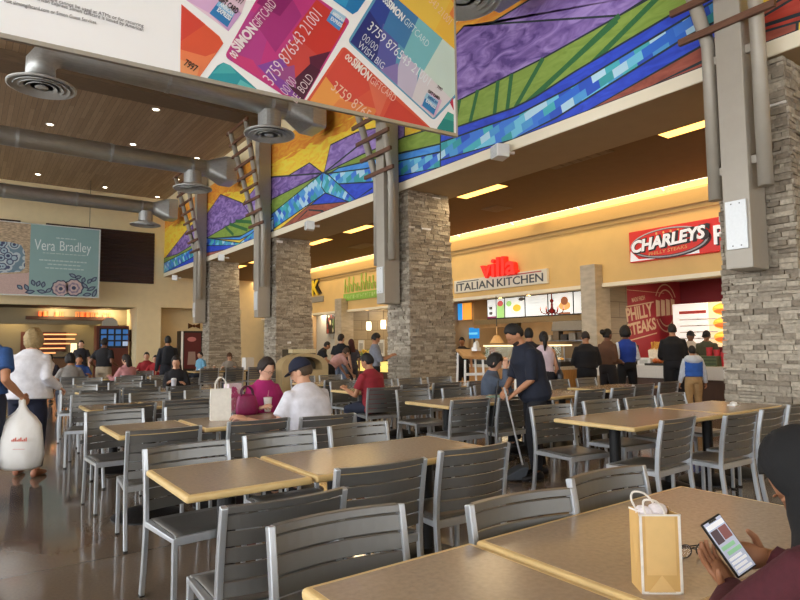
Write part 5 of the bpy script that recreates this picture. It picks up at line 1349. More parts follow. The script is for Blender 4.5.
# ------------------------------------------------------------------ people
def remeshed(mb, vox, smooth_it=2):
    me = mb.mesh('tmp', [], fix=True); o = bpy.data.objects.new('tmp', me); COL.objects.link(o)
    md = o.modifiers.new('r', 'REMESH'); md.mode = 'VOXEL'; md.voxel_size = vox; md.use_smooth_shade = True
    sm = o.modifiers.new('s', 'SMOOTH'); sm.factor = .5; sm.iterations = smooth_it
    out = mesh_from_temp(o); bpy.data.objects.remove(o); bpy.data.meshes.remove(me)
    return out
def me_obj(name, me, mats, parent):
    me.name = name; me.materials.clear()
    for m_ in mats: me.materials.append(m_)
    me.polygons.foreach_set('use_smooth', [True] * len(me.polygons))
    o = bpy.data.objects.new(name, me); COL.objects.link(o); o.parent = parent
    return o
def join_mesh(me, mb, base_slot=0):
    """adds builder geometry (with its material slots) to an evaluated mesh"""
    bm = bmesh.new(); bm.from_mesh(me)
    vs = [bm.verts.new(p) for p in mb.v]
    for f, mi in zip(mb.f, mb.m):
        try: q = bm.faces.new([vs[i] for i in f]); q.material_index = mi
        except ValueError: pass
    bmesh.ops.recalc_face_normals(bm, faces=bm.faces)
    bm.to_mesh(me); bm.free()
def ell(c, X, Y, rx, ry, n=16, sq=1.0):
    c = Vector(c)
    def pw(t): return math.copysign(abs(t) ** sq, t)
    return [c + X * rx * pw(math.cos(2 * PI * k / n)) + Y * ry * pw(math.sin(2 * PI * k / n)) for k in range(n)]
def ik(a, t, l1, l2, pole):
    a, t, pole = Vector(a), Vector(t), Vector(pole)
    d = t - a; L = min(d.length, (l1 + l2) * .995); n = d.normalized(); t = a + n * L
    x = (l1 * l1 - l2 * l2 + L * L) / (2 * L); h = math.sqrt(max(l1 * l1 - x * x, 0))
    p = (pole - n * pole.dot(n)).normalized()
    return a + n * x + p * h, t
SKIN = {'light': '#c99a7e', 'pale': '#d8ab92', 'tan': '#b07d5c', 'brown': '#6e4630', 'mid': '#a06f50'}
def skin_mat(k): return pm('skin_' + k, SKIN[k], .55, var=.05, scale=18)
M_EYE = pm('eye_white', '#d9d4cc', .3, var=.01); M_IRIS = pm('eye_dark', '#221812', .25, var=.01)
def cloth(hx, bump=.25): return pm('cloth_' + hx, hx, .88, var=.12, scale=14, bump=bump)
def head_geo(mb, M, s, skin=0, eye=1, iris=2, lip=3, brow=4):
    """head with jaw, brow, nose, mouth and ears; M maps the head frame (y forward, z up)"""
    def shape(d):
        x, y, z = d
        w_, dp, hh = .074, .094, .118
        px, py, pz = x * w_, y * dp, z * hh
        if z < -.15:
            t = min(1, (-z - .15) / .85); px *= 1 - .38 * t; py = py * (1 - .18 * t) + .018 * t
        if y > 0 and abs(x) < .9: py *= 1 - .06 * (1 - abs(z))
        g = lambda cx, cz, sx, sz: math.exp(-((px - cx) / sx) ** 2 - ((pz - cz) / sz) ** 2)
        if y > .2:
            py += .021 * g(0, -.030, .011, .014) + .012 * g(0, -.010, .008, .022) + .006 * g(0, .018, .045, .012)
            py -= .009 * (g(.030, -.002, .016, .012) + g(-.030, -.002, .016, .012))
            py += .007 * g(0, -.060, .022, .010) + .008 * g(0, -.098, .022, .016)
        if y < -.2: py -= .012 * math.exp(-((z - .25) / .5) ** 2)
        return Vector((px, py, pz)) * s
    nu, nv = 32, 24; vs = [M @ shape((0, 0, 1))]
    for i in range(1, nv):
        a = PI * i / nv
        for j in range(nu):
            b_ = 2 * PI * j / nu; vs.append(M @ shape((math.sin(a) * math.cos(b_), math.sin(a) * math.sin(b_), math.cos(a))))
    vs.append(M @ shape((0, 0, -1))); L = len(vs) - 1; fs = []
    for j in range(nu):
        k = (j + 1) % nu; fs.append((0, 1 + j, 1 + k)); fs.append((L, 1 + (nv - 2) * nu + k, 1 + (nv - 2) * nu + j))
        for i in range(nv - 2): fs.append((1 + i * nu + j, 1 + (i + 1) * nu + j, 1 + (i + 1) * nu + k, 1 + i * nu + k))
    mb.add(vs, fs, skin)
    R3 = M.to_3x3()
    for sx in (-1, 1):
        mb.ball(M @ (Vector((sx * .074, -.008, -.012)) * s), (.012 * s, .022 * s, .032 * s), skin, 10, 7, R3)
        mb.ball(M @ (Vector((sx * .029, .0765, -.003)) * s), (.013 * s, .010 * s, .0085 * s), eye, 10, 7, R3)
        mb.ball(M @ (Vector((sx * .029, .0845, -.003)) * s), (.0055 * s, .004 * s, .0065 * s), iris, 8, 6, R3)
        mb.ball(M @ (Vector((sx * .030, .090, .018)) * s), (.018 * s, .004 * s, .0035 * s), brow, 8, 5, R3)
    mb.ball(M @ (Vector((0, .092, -.061)) * s), (.021 * s, .006 * s, .006 * s), lip, 10, 6, R3)
    return shape
def hair_geo(mb, M, s, style, rs):
    """hair shell: follows the skull, a hairline at the front"""
    sc = {'short': 1.07, 'buzz': 1.035, 'long': 1.10, 'bun': 1.06, 'afro': 1.34, 'bob': 1.16, 'pony': 1.07, 'wavy': 1.27, 'crop': 1.17}[style]
    nu, nv = 28, 18
    def P(a, b_, k):
        x, y, z = math.sin(a) * math.cos(b_), math.sin(a) * math.sin(b_), math.cos(a)
        n = 1 + (.05 * math.sin(7 * b_ + 5 * a) * math.sin(9 * a + 2) + .035 * math.sin(13 * b_ + 6 * a)) * (1.3 if style in ('afro', 'bob', 'wavy') else .35)
        return M @ (Vector((x * .078 * k * n, (y * .100 - .006) * k * n, (z * .118 + .006) * k * n)) * s)
    def amax(b_):
        f = math.sin(b_)                     # +1 front, -1 back
        if style in ('afro',): lim = 1.28 if f > .45 else 2.2
        elif style in ('bob', 'wavy'): lim = 1.10 if f > .5 else 2.5
        elif style == 'long': lim = 1.02 if f > .55 else 2.2
        elif style == 'crop': lim = .92 if f > .5 else (1.75 if f > -.2 else 2.15)
        elif style == 'buzz': lim = 1.05 if f > .45 else (1.65 if f > -.2 else 2.05)
        else: lim = 1.04 if f > .5 else (1.6 if f > -.15 else 2.15)
        return lim
    prev = None; lim = [amax(2 * PI * j / nu) for j in range(nu)]
    lim = [(lim[j - 1] + 2 * lim[j] + lim[(j + 1) % nu]) / 4 for j in range(nu)]
    outer = [[P(lim[j] * i / nv, 2 * PI * j / nu, sc * (1 - .12 * max(0, i / nv - .85) / .15)) for j in range(nu)] for i in range(1, nv + 1)]
    inner = [P(lim[j], 2 * PI * j / nu, .97) for j in range(nu)]
    vs = [P(0, 0, sc)] + [p for r in outer for p in r] + inner; fs = [(0, 1 + j, 1 + (j + 1) % nu) for j in range(nu)]
    for i in range(nv):
        for j in range(nu): k = (j + 1) % nu; fs.append((1 + i * nu + j, 1 + (i + 1) * nu + j, 1 + (i + 1) * nu + k, 1 + i * nu + k))
    mb.add(vs, fs, 0)
    if style == 'bun': mb.ball(M @ (Vector((0, -.135, .05)) * s), .055 * s, 0, 14, 10)
    if style == 'long':
        X, Y = (M.to_3x3() @ Vector((1, 0, 0))), (M.to_3x3() @ Vector((0, 1, 0)))
        rings = []
        for z, y, rx, ry in ((.02, -.06, .070, .05), (-.06, -.075, .082, .05), (-.14, -.085, .095, .048), (-.24, -.10, .11, .045), (-.33, -.105, .10, .038), (-.40, -.10, .06, .02)):
            rings.append(ell(M @ (Vector((0, y, 0)) * s) + Vector((0, 0, z * s)), X, Y, rx * s, ry * s, 14))
        mb.loft(rings)
    if style == 'pony':
        mb.tube([M @ (Vector(p) * s) for p in ((0, -.10, .04), (0, -.15, .02), (0, -.16, -.10), (0, -.13, -.22))], [.03 * s, .04 * s, .035 * s, .01 * s], 10)
def hand_geo(mb, wr, fw, up, side, s=1.0, curl=.5, mat=0, thumb_in=.5, n=8, spread=.06, curls=None):
    """wr wrist, fw direction of the fingers, up back-of-hand normal, side +1 when the thumb lies towards fw x up"""
    fw = Vector(fw).normalized(); up = (Vector(up) - fw * Vector(up).dot(fw)).normalized(); lat = fw.cross(up) * side
    wr = Vector(wr); rings = []
    for t, hw, hh in ((-.012, .026, .019), (.02, .032, .018), (.055, .040, .016), (.085, .040, .013), (.096, .034, .009)):
        rings.append(ell(wr + fw * t * s, lat, up, hw * s, hh * s, 12))
    mb.loft(rings, mat)
    for k, (off, L, r) in enumerate(((.029, .070, .0085), (.010, .080, .009), (-.010, .074, .0085), (-.029, .058, .0075))):
        f0 = (fw + lat * (off / .03) * spread).normalized()
        p = wr + (fw * (.082 if k != 3 else .074) + lat * off) * s; pts = [p - fw * .02 * s, p]; a = 0
        c = curls[k] if curls else curl * (1 + .08 * k)
        for q, seg in enumerate((.45, .31, .24)):
            a += c * (.7, 1.1, .8)[q]
            pts.append(pts[-1] + (f0 * math.cos(a) - up * math.sin(a)) * L * seg * s)
        mb.tube(pts, [r * s * 1.05, r * s, r * s * .95, r * s * .85, r * s * .6], n, mat)
    p = wr + (fw * .02 + lat * .028) * s
    d1 = (fw * .65 + lat * .75 - up * .35 * thumb_in).normalized(); d2 = (fw * .95 + lat * .15 - up * .5 * thumb_in).normalized()
    mb.tube([p - d1 * .012 * s, p + d1 * .038 * s, p + (d1 * .038 + d2 * .032) * s, p + (d1 * .038 + d2 * .056) * s], [.013 * s, .011 * s, .0095 * s, .006 * s], n, mat)
def person(label, x, y, face, h=1.72, sit=False, z0=0.0, lean=0, hunch=0, head=(0, 0), L=None, R=None, top='#333333', sleeve='short', hem=-.02, pants='#222a3a', shorts=False,
           shoe='#2a2624', skin='light', hair=('short', '#241a14'), fat=1.0, feet=None, vox=.017, collar=None, open_hands=.45, extra=None, fem=False, seat=.47, legs=None, sleeve_col=None, waist_twist=0, name='person', group=None, loose=1.0, cap=None, beard=None, hide_legs=False, thumb=.5):
    """face: heading in degrees (0 = +x, counter clockwise); hands L, R are targets in the body frame (x right, y forward, z up, metres above the floor)"""
    s = h / 1.75
    t = thing(name, label, 'person', (x, y, z0), math.radians(face - 90), group)
    hip = (seat + .085) if sit else .93 * s
    la = math.radians(lean); lb = math.radians(lean + hunch)
    def sp(u, off=0.0):       # point u above the hip along the spine
        a = min(u, .25 * s); c = max(u - .25 * s, 0)
        return Vector((0, math.sin(la) * a + math.sin(lb) * c, hip + math.cos(la) * a + math.cos(lb) * c)) + off * Vector((0, math.cos(lb), -math.sin(lb)))
    X = Vector((1, 0, 0)); Yl = Vector((0, math.cos(la), -math.sin(la))); Yu = Vector((0, math.cos(lb), -math.sin(lb)))
    sw = (.168 if fem else .190) * s * (1 + (fat - 1) * .4)
    def torso(mb, k0, top_u=.54, bot=-.08):
        prof = [(-.10, .135, .095), (-.04, .165, .118), (.06, .160, .112), (.16, .140 if fem else .150, .100), (.28, .155 if fem else .165, .118 if fem else .112), (.38, .168, .120), (.445, .155 if not fem else .145, .104), (.482, .128, .090), (.512, .094, .076), (.535, .070, .064), (.56, .058, .056)]
        if fem: prof[1] = (-.04, .175, .122)
        rings = []
        for u, rx, ry in prof:
            if u < bot - 1e-6: continue
            if u > top_u: break
            f = fat if u < .44 else 1 + (fat - 1) * .3
            k = k0 if u < .40 else 1 + (k0 - 1) * .45
            belly = .02 * (fat - 1) * 10 * max(0, 1 - abs(u - .1) / .22) if fat > 1 else 0
            rings.append(ell(sp(u * s, .01 * s + belly * .3), X, Yl if u < .25 else Yu, rx * s * f * k + (k - 1) * .05, ry * s * f * k + belly * .7 + (k - 1) * .05, 18, .92))
        mb.loft(rings)
    sh = [sp(.425 * s) + X * sx * sw * .92 for sx in (-1, 1)]
    ul, fl = .285 * s, .255 * s
    tg = []
    for sx, T in ((-1, L), (1, R)):
        if T is None: T = (sx * (sw + .07), .06 + math.sin(lb) * .2, sh[0].z - .52 * s)
        tg.append(Vector(T[:3]))
    arms = []
    for i, sx in enumerate((-1, 1)):
        T = (L, R)[i]
        pole = Vector(T[3]) if T is not None and len(T) > 3 else Vector((sx * .22, -.6, -.6))
        el, wr = ik(sh[i], tg[i], ul, fl, pole); arms.append((sh[i], el, wr))
    # legs
    hj = [Vector((sx * .092 * s, .0, hip - .01)) for sx in (-1, 1)]
    th, sk_ = .43 * s, .41 * s
    lg = []
    for i, sx in enumerate((-1, 1)):
        if legs: A = Vector(legs[i])
        elif sit: A = Vector((sx * .12, .40 * s, .085))
        else: A = Vector((sx * .10 * s, (.05 if i else -.02), .085 * s))
        kn, an = ik(hj[i], A, th, sk_, Vector((sx * .12, 1, .45 if sit else 0))); lg.append((hj[i], kn, an))
    mb = MB(); torso(mb, .94)
    nb = sp(.50 * s); hc = sp(.650 * s, .032 * s); 
    mb.tube([nb, sp(.56 * s, .008 * s), hc + Vector((0, -.012, -.03))], [.062 * s, .054 * s, .055 * s], 14)
    for i in (0, 1):
        a, e, w_ = arms[i]; mb.tube([a - X * (-.03 if i == 0 else .03), a, (a + e) / 2, e, e + (w_ - e) * .35, w_], [.052 * s, .050 * s, .044 * s, .037 * s, .037 * s, .025 * s], 12)
        a, k, n_ = lg[i]; mb.tube([a + Vector((0, 0, .05)), a, (a + k) / 2, k, k + (n_ - k) * .35, n_], [.085 * s, .085 * s, .072 * s, .054 * s, .054 * s, .036 * s], 14)
    me = remeshed(mb, vox)
    ex = MB()
    HM = Matrix.Translation(hc) @ Matrix.Rotation(math.radians(-(lean + hunch) - head[1]), 4, 'X') @ Matrix.Rotation(0, 4, 'Z')
    HM = Matrix.Translation(hc) @ Matrix.Rotation(math.radians(head[0]), 4, 'Z') @ Matrix.Rotation(math.radians(-(lean + hunch) * .55 - head[1]), 4, 'X')
    head_geo(ex, HM, s)
    for i, sx in enumerate((-1, 1)):
        a, e, w_ = arms[i]; T = (L, R)[i]; d = (w_ - e).normalized()
        fw = Vector(T[4]) if T is not None and len(T) > 4 else d
        up = Vector(T[5]) if T is not None and len(T) > 5 else (Vector((sx, 0, 0)) if abs(d.z) > .6 else Vector((sx * .5, 0, 1)))
        fwn = fw.normalized(); upn = (up - fwn * up.dot(fwn)).normalized(); lat = fwn.cross(upn)
        want = Vector(T[6]) if T is not None and len(T) > 6 else (Vector((0, 1, 0)) if abs(d.z) > .6 else Vector((-sx, 0, .2)))
        hand_geo(ex, w_, fw, up, 1 if lat.dot(want) >= 0 else -1, s * .98, open_hands, thumb_in=thumb)
    join_mesh(me, ex)
    hx = hair[1] if hair else '#221a14'
    me_obj('body', me, [skin_mat(skin), M_EYE, M_IRIS, pm('lip_' + skin, {'brown': '#5a3028', 'tan': '#955a4c'}.get(skin, '#a8605a'), .5), pm('hair_' + hx, hx, .7, var=.25, scale=40)], t)
    # clothes
    mb = MB(); torso(mb, 1.07 * loose, .54, hem)
    for i, sx in enumerate((-1, 1)):
        a, e, w_ = arms[i]; lo = .012 * loose
        if sleeve in ('short', 'long', 'mid'):
            end = {'short': [(a + e) / 2 + (e - a) * .16], 'mid': [e], 'long': [e, e + (w_ - e) * .4, w_ - (w_ - e) * .04]}[sleeve]
            pts = [a - X * sx * .05 + Vector((0, 0, .0)), a, (a + e) / 2 if sleeve != 'short' else a + (e - a) * .3] + end
            rad = [.048 * s + lo, .052 * s + lo, .052 * s + lo] + {'short': [.053 * s + lo * 1.6], 'mid': [.046 * s + lo], 'long': [.046 * s + lo, .043 * s + lo, .031 * s + lo]}[sleeve]
            mb.tube(pts, rad, 14)
    shirt = me_obj('shirt', remeshed(mb, vox * .95), [cloth(top), cloth(sleeve_col or top)], t)
    if sleeve_col:
        for p in shirt.data.polygons:
            if abs(p.center.x) > sw * 1.02: p.material_index = 1
    mb = MB()
    rings = [ell(sp(u * s), X, Yl, rx * s * (1 + (fat - 1) * .8), ry * s * fat, 18) for u, rx, ry in ((-.10, .145, .105), (-.04, .176, .128), (.05, .168, .120), (.08, .160, .114))]
    mb.loft(rings)
    for i in (0, 1):
        a, k, n_ = lg[i]; lo = .014 * loose; f = 1 + (fat - 1) * .6
        if shorts: mb.tube([a + Vector((0, 0, .04)), a, (a + k) / 2, k + (a - k) * .05], [.095 * s * f, .096 * s * f, (.085 * s + lo) * f, .070 * s + lo], 14)
        else: mb.tube([a + Vector((0, 0, .04)), a, (a + k) / 2, k, k + (n_ - k) * .5, n_ + (k - n_) * .06], [.095 * s * f, .096 * s * f, (.080 * s + lo) * f, .062 * s + lo, .056 * s + lo, .048 * s + lo], 14)
    me_obj('trousers', remeshed(mb, vox), [cloth(pants)], t)
    for i, sx in enumerate((-1, 1)):
        a, k, n_ = lg[i]; fd = Vector((sx * .12, 1, 0)).normalized(); lt = Vector((fd.y, -fd.x, 0)); Z = Vector((0, 0, 1))
        g = Vector((n_.x, n_.y, 0)); base = max(n_.z - .085 * s, 0)
        mb = MB()
        rings = [[g + fd * (yy * s) + lt * (rx * s * math.cos(q)) + Z * (base + zc * s + rz * s * math.sin(q)) for q in [2 * PI * j / 12 for j in range(12)]] for yy, rx, zc, rz in ((-.075, .02, .03, .028), (-.06, .034, .042, .042), (-.02, .038, .05, .05), (.04, .040, .042, .042), (.11, .044, .032, .032), (.155, .038, .026, .026), (.18, .018, .02, .018))]
        mb.loft(rings); mb.build('shoe', [pm('shoe_' + shoe, shoe, .5)], t, smooth=True)
    if hair and hair[0] != 'none':
        mb = MB(); hair_geo(mb, HM, s, hair[0], 1); mb.build('hair', [pm('hair_' + hx, hx, .7, var=.25, scale=40)], t, smooth=True)
    if beard:
        mb = MB(); mb.ball(HM @ (Vector((0, .040, -.078)) * s), (.055 * s, .046 * s, .034 * s), 0, 14, 8, HM.to_3x3()); mb.build('beard', [pm('hair_' + beard, beard, .8, var=.25, scale=40)], t, smooth=True)
    if cap:
        mb = MB(); R3 = HM.to_3x3()
        n = 24; rings = []
        for a in [PI / 2 * i / 8 for i in range(9)]:
            rings.append([HM @ (Vector((.086 * math.cos(q) * max(math.cos(a), .02), (.108 * math.sin(q)) * max(math.cos(a), .02) - .006, .022 + .112 * math.sin(a))) * s) for q in [2 * PI * j / n for j in range(n)]])
        mb.loft(rings)
        cp = mb.build('cap', [cloth(cap[0])], t, smooth=True)
        mb = MB(); top_, bot_ = [], []
        for i in range(13):
            q = PI * (.14 + .72 * i / 12); r = .088 + .055 * math.sin(PI * i / 12) ** .6
            top_.append(HM @ (Vector((r * .98 * math.cos(q), (r + .012) * math.sin(q), .030 - .02 * math.sin(PI * i / 12))) * s))
        ins = [HM @ (Vector((.08 * math.cos(PI * (.14 + .72 * i / 12)), .098 * math.sin(PI * (.14 + .72 * i / 12)), .034)) * s) for i in range(13)]
        dn = HM.to_3x3() @ Vector((0, 0, -.006))
        mb.loft([[a, c_, c_ + dn, a + dn] for a, c_ in zip(ins, top_)]); mb.build('brim', [cloth(cap[1])], cp, smooth=False)
    t['_hm'] = 0
    del t['_hm']
    if extra: extra(t, dict(HM=HM, s=s, sp=sp, arms=arms, lg=lg, sh=sh, sw=sw, X=X, Yu=Yu))
    return t
FWD = math.degrees(math.atan2(CF.y, CF.x))           # heading away from the camera
RGT = FWD - 90
def glasses(t, k):
    HM, s = k['HM'], k['s']; mb = MB()
    for sx in (-1, 1):
        pts = [HM @ (Vector((sx * .030 + .019 * math.cos(q), .099, -.003 + .015 * math.sin(q))) * s) for q in [2 * PI * j / 14 for j in range(15)]]
        mb.tube(pts, .0018 * s, 5); mb.tube([HM @ (Vector(p) * s) for p in ((sx * .05, .097, 0), (sx * .076, .06, .003), (sx * .078, -.01, .003))], .0016 * s, 5)
    mb.tube([HM @ (Vector(p) * s) for p in ((-.011, .1, 0), (.011, .1, 0))], .0016 * s, 5)
    mb.build('glasses', [pm('glasses_frame', '#2a2422', .3)], t)
def g(u, w): return GD(u, w)
BLK = '#17161a'; NAV = '#1b2236'
# --- hall, left side
def carrier(t, k):
    pass
x, y = g(-15, 5.5)
person('person in a blue T-shirt walking with a white plastic bag, cut by the photo\'s edge', x, y, FWD + 4, 1.80, top='#2c4f86', pants='#1d2233', skin='tan', fat=1.1, R=(.31, .06, .99), L=(-.27, .1, .9), sleeve='short', vox=.014, hair=('short', '#3a2c20'), legs=[(-.1, .22, .09), (.1, -.12, .09)])
hx, hy = x + .31 * math.cos(math.radians(FWD + 4 - 90)) + .06 * math.cos(math.radians(FWD + 4)), y + .31 * math.sin(math.radians(FWD + 4 - 90)) + .06 * math.sin(math.radians(FWD + 4))
t = thing('shopping_bag', 'full white plastic carrier bag with red print, held by the blue T-shirt person', 'bag', (hx, hy, .33), math.radians(RGT))
M_POLY = pm('white_polythene', '#dcdcda', .45, var=.04, scale=8, bump=.4)
rb = random.Random(4); mb = MB(); rings = []
for z, a, c in ((0, .13, .07), (.03, .18, .11), (.14, .205, .13), (.28, .20, .125), (.40, .18, .10), (.47, .13, .065), (.53, .06, .035), (.58, .028, .022), (.63, .02, .018)):
    rings.append([Vector((a * math.cos(q) * (1 + .06 * math.sin(5 * q + z * 9)) + .02 * z, c * math.sin(q) * (1 + .09 * math.sin(7 * q + z * 14)), z)) for q in [2 * PI * j / 28 for j in range(28)]])
mb.loft(rings); mb.build('bag', [M_POLY], t, smooth=True)
mb = MB()
for k in range(9): mb.box(.0 + .016 * k, .011 + .016 * k, -.131, -.128, .27, .275 + .02 * (k % 3 + 1) / 2)
for k in range(5): mb.box(.02 + .022 * k, .034 + .022 * k, -.134, -.131, .20, .204)
mb.build('red_print', [pm('print_red', '#c2685c', .6)], t)
mb = MB(); mb.tube([(-.015, 0, .56), (-.02, 0, .62), (0, 0, .66), (.02, 0, .62), (.015, 0, .56)], .008, 8); mb.build('handle', [M_POLY], t)
x, y = g(29, 6.85)
person('person with short blond hair in a white sweater and navy trousers, standing by the aisle', x, y, FWD + 8, 1.70, top='#dcdde4', sleeve='long', pants='#1a2036', skin='pale', hair=('wavy', '#a08a62'), fat=1.28, L=(-.22, .22, 1.02), R=(.30, .10, .98), hem=-.04, fem=True, vox=.014, loose=1.1, lean=3, hunch=9, shoe='#a86f55', legs=[(-.12, .1, .085), (.14, -.04, .085)])
x, y = g(104, 14.6)
person('person in a black shirt and khaki trousers standing between the far tables', x, y, FWD - 5, 1.72, top=BLK, pants='#b3a48c', skin='brown', hair=('buzz', '#14100e'), fat=1.12, L=(-.3, .12, .98), R=(.3, .12, .98))
person('person with long dark hair in a pink top, seated with a chair back behind', 2.93, 14.27, 110, 1.66, True, top='#b87f80', sleeve='long', hair=('long', '#1f1512'), skin='light', fem=True, head=(25, 10), L=(-.22, .36, .8), R=(.2, .38, .8), lean=6)
person('person in a small checked grey shirt seated with back to the camera, dark hair', 1.86, 14.6, 95, 1.70, True, top='#8b8782', hair=('afro', '#1a1513'), skin='tan', lean=8, L=(-.24, .36, .8), R=(.24, .36, .8))
person('person in a bright blue top seated facing the camera at a far table', 2.2, 16.0, 262, 1.66, True, top='#2c4a86', hair=('short', '#15110f'), skin='tan', L=(-.22, .34, .8), R=(.22, .34, .8), lean=10)
x, y = g(50, 15.5)
person('person in dark clothes seated far left of the checked shirt person', x, y, 60, 1.66, True, top='#2a2530', hair=('short', '#15110f'), skin='tan', L=(-.22, .34, .8), R=(.22, .34, .8))
x, y = g(81.5, 19)
person('person in dark clothing standing at the far stall counter, pale face toward the hall', x, y, 250, 1.72, top='#1d1c22', hair=('short', '#15110f'), skin='pale', pants='#1c1b20')
x, y = g(147, 17)
person('person in a red jacket seated at the far end, nearest the cream wall', x, y, 250, 1.68, True, top='#8f1f26', sleeve='long', hair=('short', '#15110f'), skin='light', L=(-.22, .34, .8), R=(.22, .34, .8))
x, y = g(156, 16.4)
person('child in a red jacket seated beside another red jacketed person', x, y, 240, 1.5, True, top='#a3252b', sleeve='long', hair=('short', '#15110f'), skin='light', L=(-.2, .3, .78), R=(.2, .3, .78))
def backpack(t, k):
    mb = MB(); s = k['s']; c = k['sp'](.30 * s, -.20)
    mb.T = Matrix.Translation(c); rings = []
    for z, a, b_ in ((-.22, .12, .06), (-.18, .15, .09), (0, .155, .10), (.14, .14, .085), (.20, .08, .05)): rings.append(ell((0, 0, z), Vector((1, 0, 0)), Vector((0, 1, 0)), a, b_, 16, .7))
    mb.loft(rings); mb.build('backpack', [cloth('#15161b')], t, smooth=True)
x, y = g(168, 15)
person('person in dark jacket with a black backpack, standing near the drink machine', x, y, FWD + 30, 1.76, top='#23252c', sleeve='long', pants='#20222a', hair=('short', '#120f0d'), skin='tan', extra=backpack)
person('person with long dark hair and black top seated facing the camera, cup in hand', 3.06, 11.02, 250, 1.66, True, top='#17151a', sleeve='long', hair=('long', '#1a1210'), skin='light', fem=True, head=(0, 12), L=(-.16, .36, .80), R=(.1, .38, .82), lean=6, vox=.015)
x, y = g(240, 17.6)
person('person with brown hair resting on a table at the foot of the third stone column', x, y + .8, 245, 1.64, True, top='#8d8376', sleeve='long', hair=('bob', '#5a3c28'), skin='light', fem=True, head=(0, 20), lean=18, L=(-.2, .36, .8), R=(.2, .36, .8))
x, y = g(201, 20)
person('person in a light blue shirt seated by the farthest column', x, y, 200, 1.62, True, top='#6fa6c4', hair=('short', '#1a1412'), skin='light')
# --- pink shirt and white shirt at the bag table
person('person in a magenta top with glasses and short dark hair, looking down at the table', 2.65, 6.28, 283, 1.70, True, top='#a8266f', sleeve='long', hair=('crop', '#241813'), skin='pale', fem=True, head=(4, 16), lean=6, L=(-.20, .34, .80), R=(.26, .36, .80), vox=.013, extra=glasses, fat=1.1)
person('person in a white T-shirt and navy cap with red trim, back to the camera', 2.55, 4.86, 100, 1.80, True, top='#d3d3dc', sleeve='short', hair=('short', '#4a3a2a'), skin='light', cap=('#161b30', '#161b30'), head=(34, 14), lean=14, fat=1.08, L=(-.52, .26, .80, (-.2, -.1, -1)), R=(.22, .40, .80), vox=.013, hem=-.12, loose=1.12, pants='#22232b')
person('person in a dark red T-shirt seated with back to the camera, black hair', 4.86, 7.34, 104, 1.76, True, top='#8e2430', hair=('short', '#120e0c'), skin='tan', lean=12, head=(10, 14), L=(-.24, .38, .80), R=(.22, .38, .80), fat=1.12, vox=.014, hem=-.1, pants='#232a3d')
# --- far stalls in the middle
x, y = g(316, 18)
person('person with black hair bending over behind the tan waste station, black top', x, y, RGT + 20, 1.70, top='#17161a', hair=('short', '#120f0d'), skin='tan', lean=30, L=(-.2, .5, .9), R=(.2, .5, .9), pants='#20212a')
def sling(t, k):
    mb = MB(); mb.T = Matrix.Translation(Vector((.12, -.05, .95))) @ Matrix.Rotation(.5, 4, 'Y'); mb.box(-.17, .17, -.26, -.20, -.16, .16)
    mb.build('white_bag', [pm('tote_white', '#cfc6b8', .7)], t, bevel=.02)
x, y = g(329, 14.3)
person('person in a pale pink top bent forward at the tan waste station, white bag behind', x, y, FWD - 50, 1.66, top='#cf9f98', sleeve='short', hair=('short', '#4a3626'), skin='light', fem=True, lean=50, L=(-.15, .6, .7), R=(.15, .6, .7), pants='#2d2b2c', extra=sling)
x, y = g(341, 15.6)
person('person in a black shirt and jeans waiting beside a long red-brown haired companion', x, y, FWD - 12, 1.78, top='#131317', pants='#6b7688', hair=('short', '#2a1d14'), skin='light', shorts=False, head=(-25, 0))
x, y = g(351.5, 15.8)
person('person with long red-brown hair and grey dress, beside the black shirted companion', x, y, FWD + 20, 1.64, top='#54525c', pants='#4c4a52', hair=('long', '#4a1f1a'), skin='light', fem=True, hem=-.08)
x, y = g(374.5, 12.9)
person('person in a black and white patterned shirt standing by the second stone column', x, y, RGT + 10, 1.74, top='#777a84', pants='#191a20', hair=('short', '#120f0d'), skin='tan', head=(20, 25), R=(.1, .35, 1.2), L=(-.1, .35, 1.2), sleeve='mid')
# --- sweeping man
sx_, sy_ = g(534, 6.5)
SWH = FWD + 100
person('person in a navy polo shirt bending to sweep between the tables', sx_, sy_, SWH, 1.74, top='#161c2c', pants='#13151c', skin='tan', hair=('short', '#120e0c'), lean=10, hunch=12, head=(0, 26), fat=1.08, L=(-.06, .26, .90, (-.7, -.4, -.6)), R=(.06, .32, .94, (.9, -.4, -.5)), hem=-.16, vox=.013, beard='#2a1d16', loose=1.15, sleeve='mid', legs=[(-.12, .05, .09), (.13, -.10, .09)], shoe='#15151a')
def wp(px, py, z):           # from the sweeper's frame to the room
    a = math.radians(SWH - 90); return Vector((sx_ + px * math.cos(a) - py * math.sin(a), sy_ + px * math.sin(a) + py * math.cos(a), z))
t = thing('dustpan', 'grey lobby dustpan on a long steel handle, held by the sweeping person', 'dustpan', tuple(wp(.0, .16, 0)), math.radians(SWH - 90 - 20))
mb = MB(); mb.prism([(-.15, -.02, .02), (-.15, .24, .005), (-.15, .24, .02), (-.15, .0, .15), (-.15, -.06, .15)], (.30, 0, 0)); mb.build('pan', [pm('pan_grey', '#3c434c', .5)], t, bevel=.012)
tp = Matrix.Rotation(-math.radians(SWH - 90 - 20), 3, 'Z') @ (wp(-.03, .36, .97) - wp(.0, .16, 0))
MB().tube([(0, 0, .13), tuple(tp)], .011, 10).build('handle', [pm('bright_tube', '#cfd3d6', .3, .4)], t)
t = thing('broom', 'black lobby broom held by the sweeping person beside the dustpan', 'broom', tuple(wp(.10, .52, 0)), math.radians(SWH - 90))
MB().prism([(-.10, -.02, 0), (.10, -.02, 0), (.07, -.012, .20), (-.07, -.012, .20)], (0, .04, 0)).build('bristles', [pm('bristle', '#23242a', .9)], t)
MB().tube([(0, 0, .19), (-.04, -.13, 1.04)], .010, 10).build('handle', [M_BLACK], t)
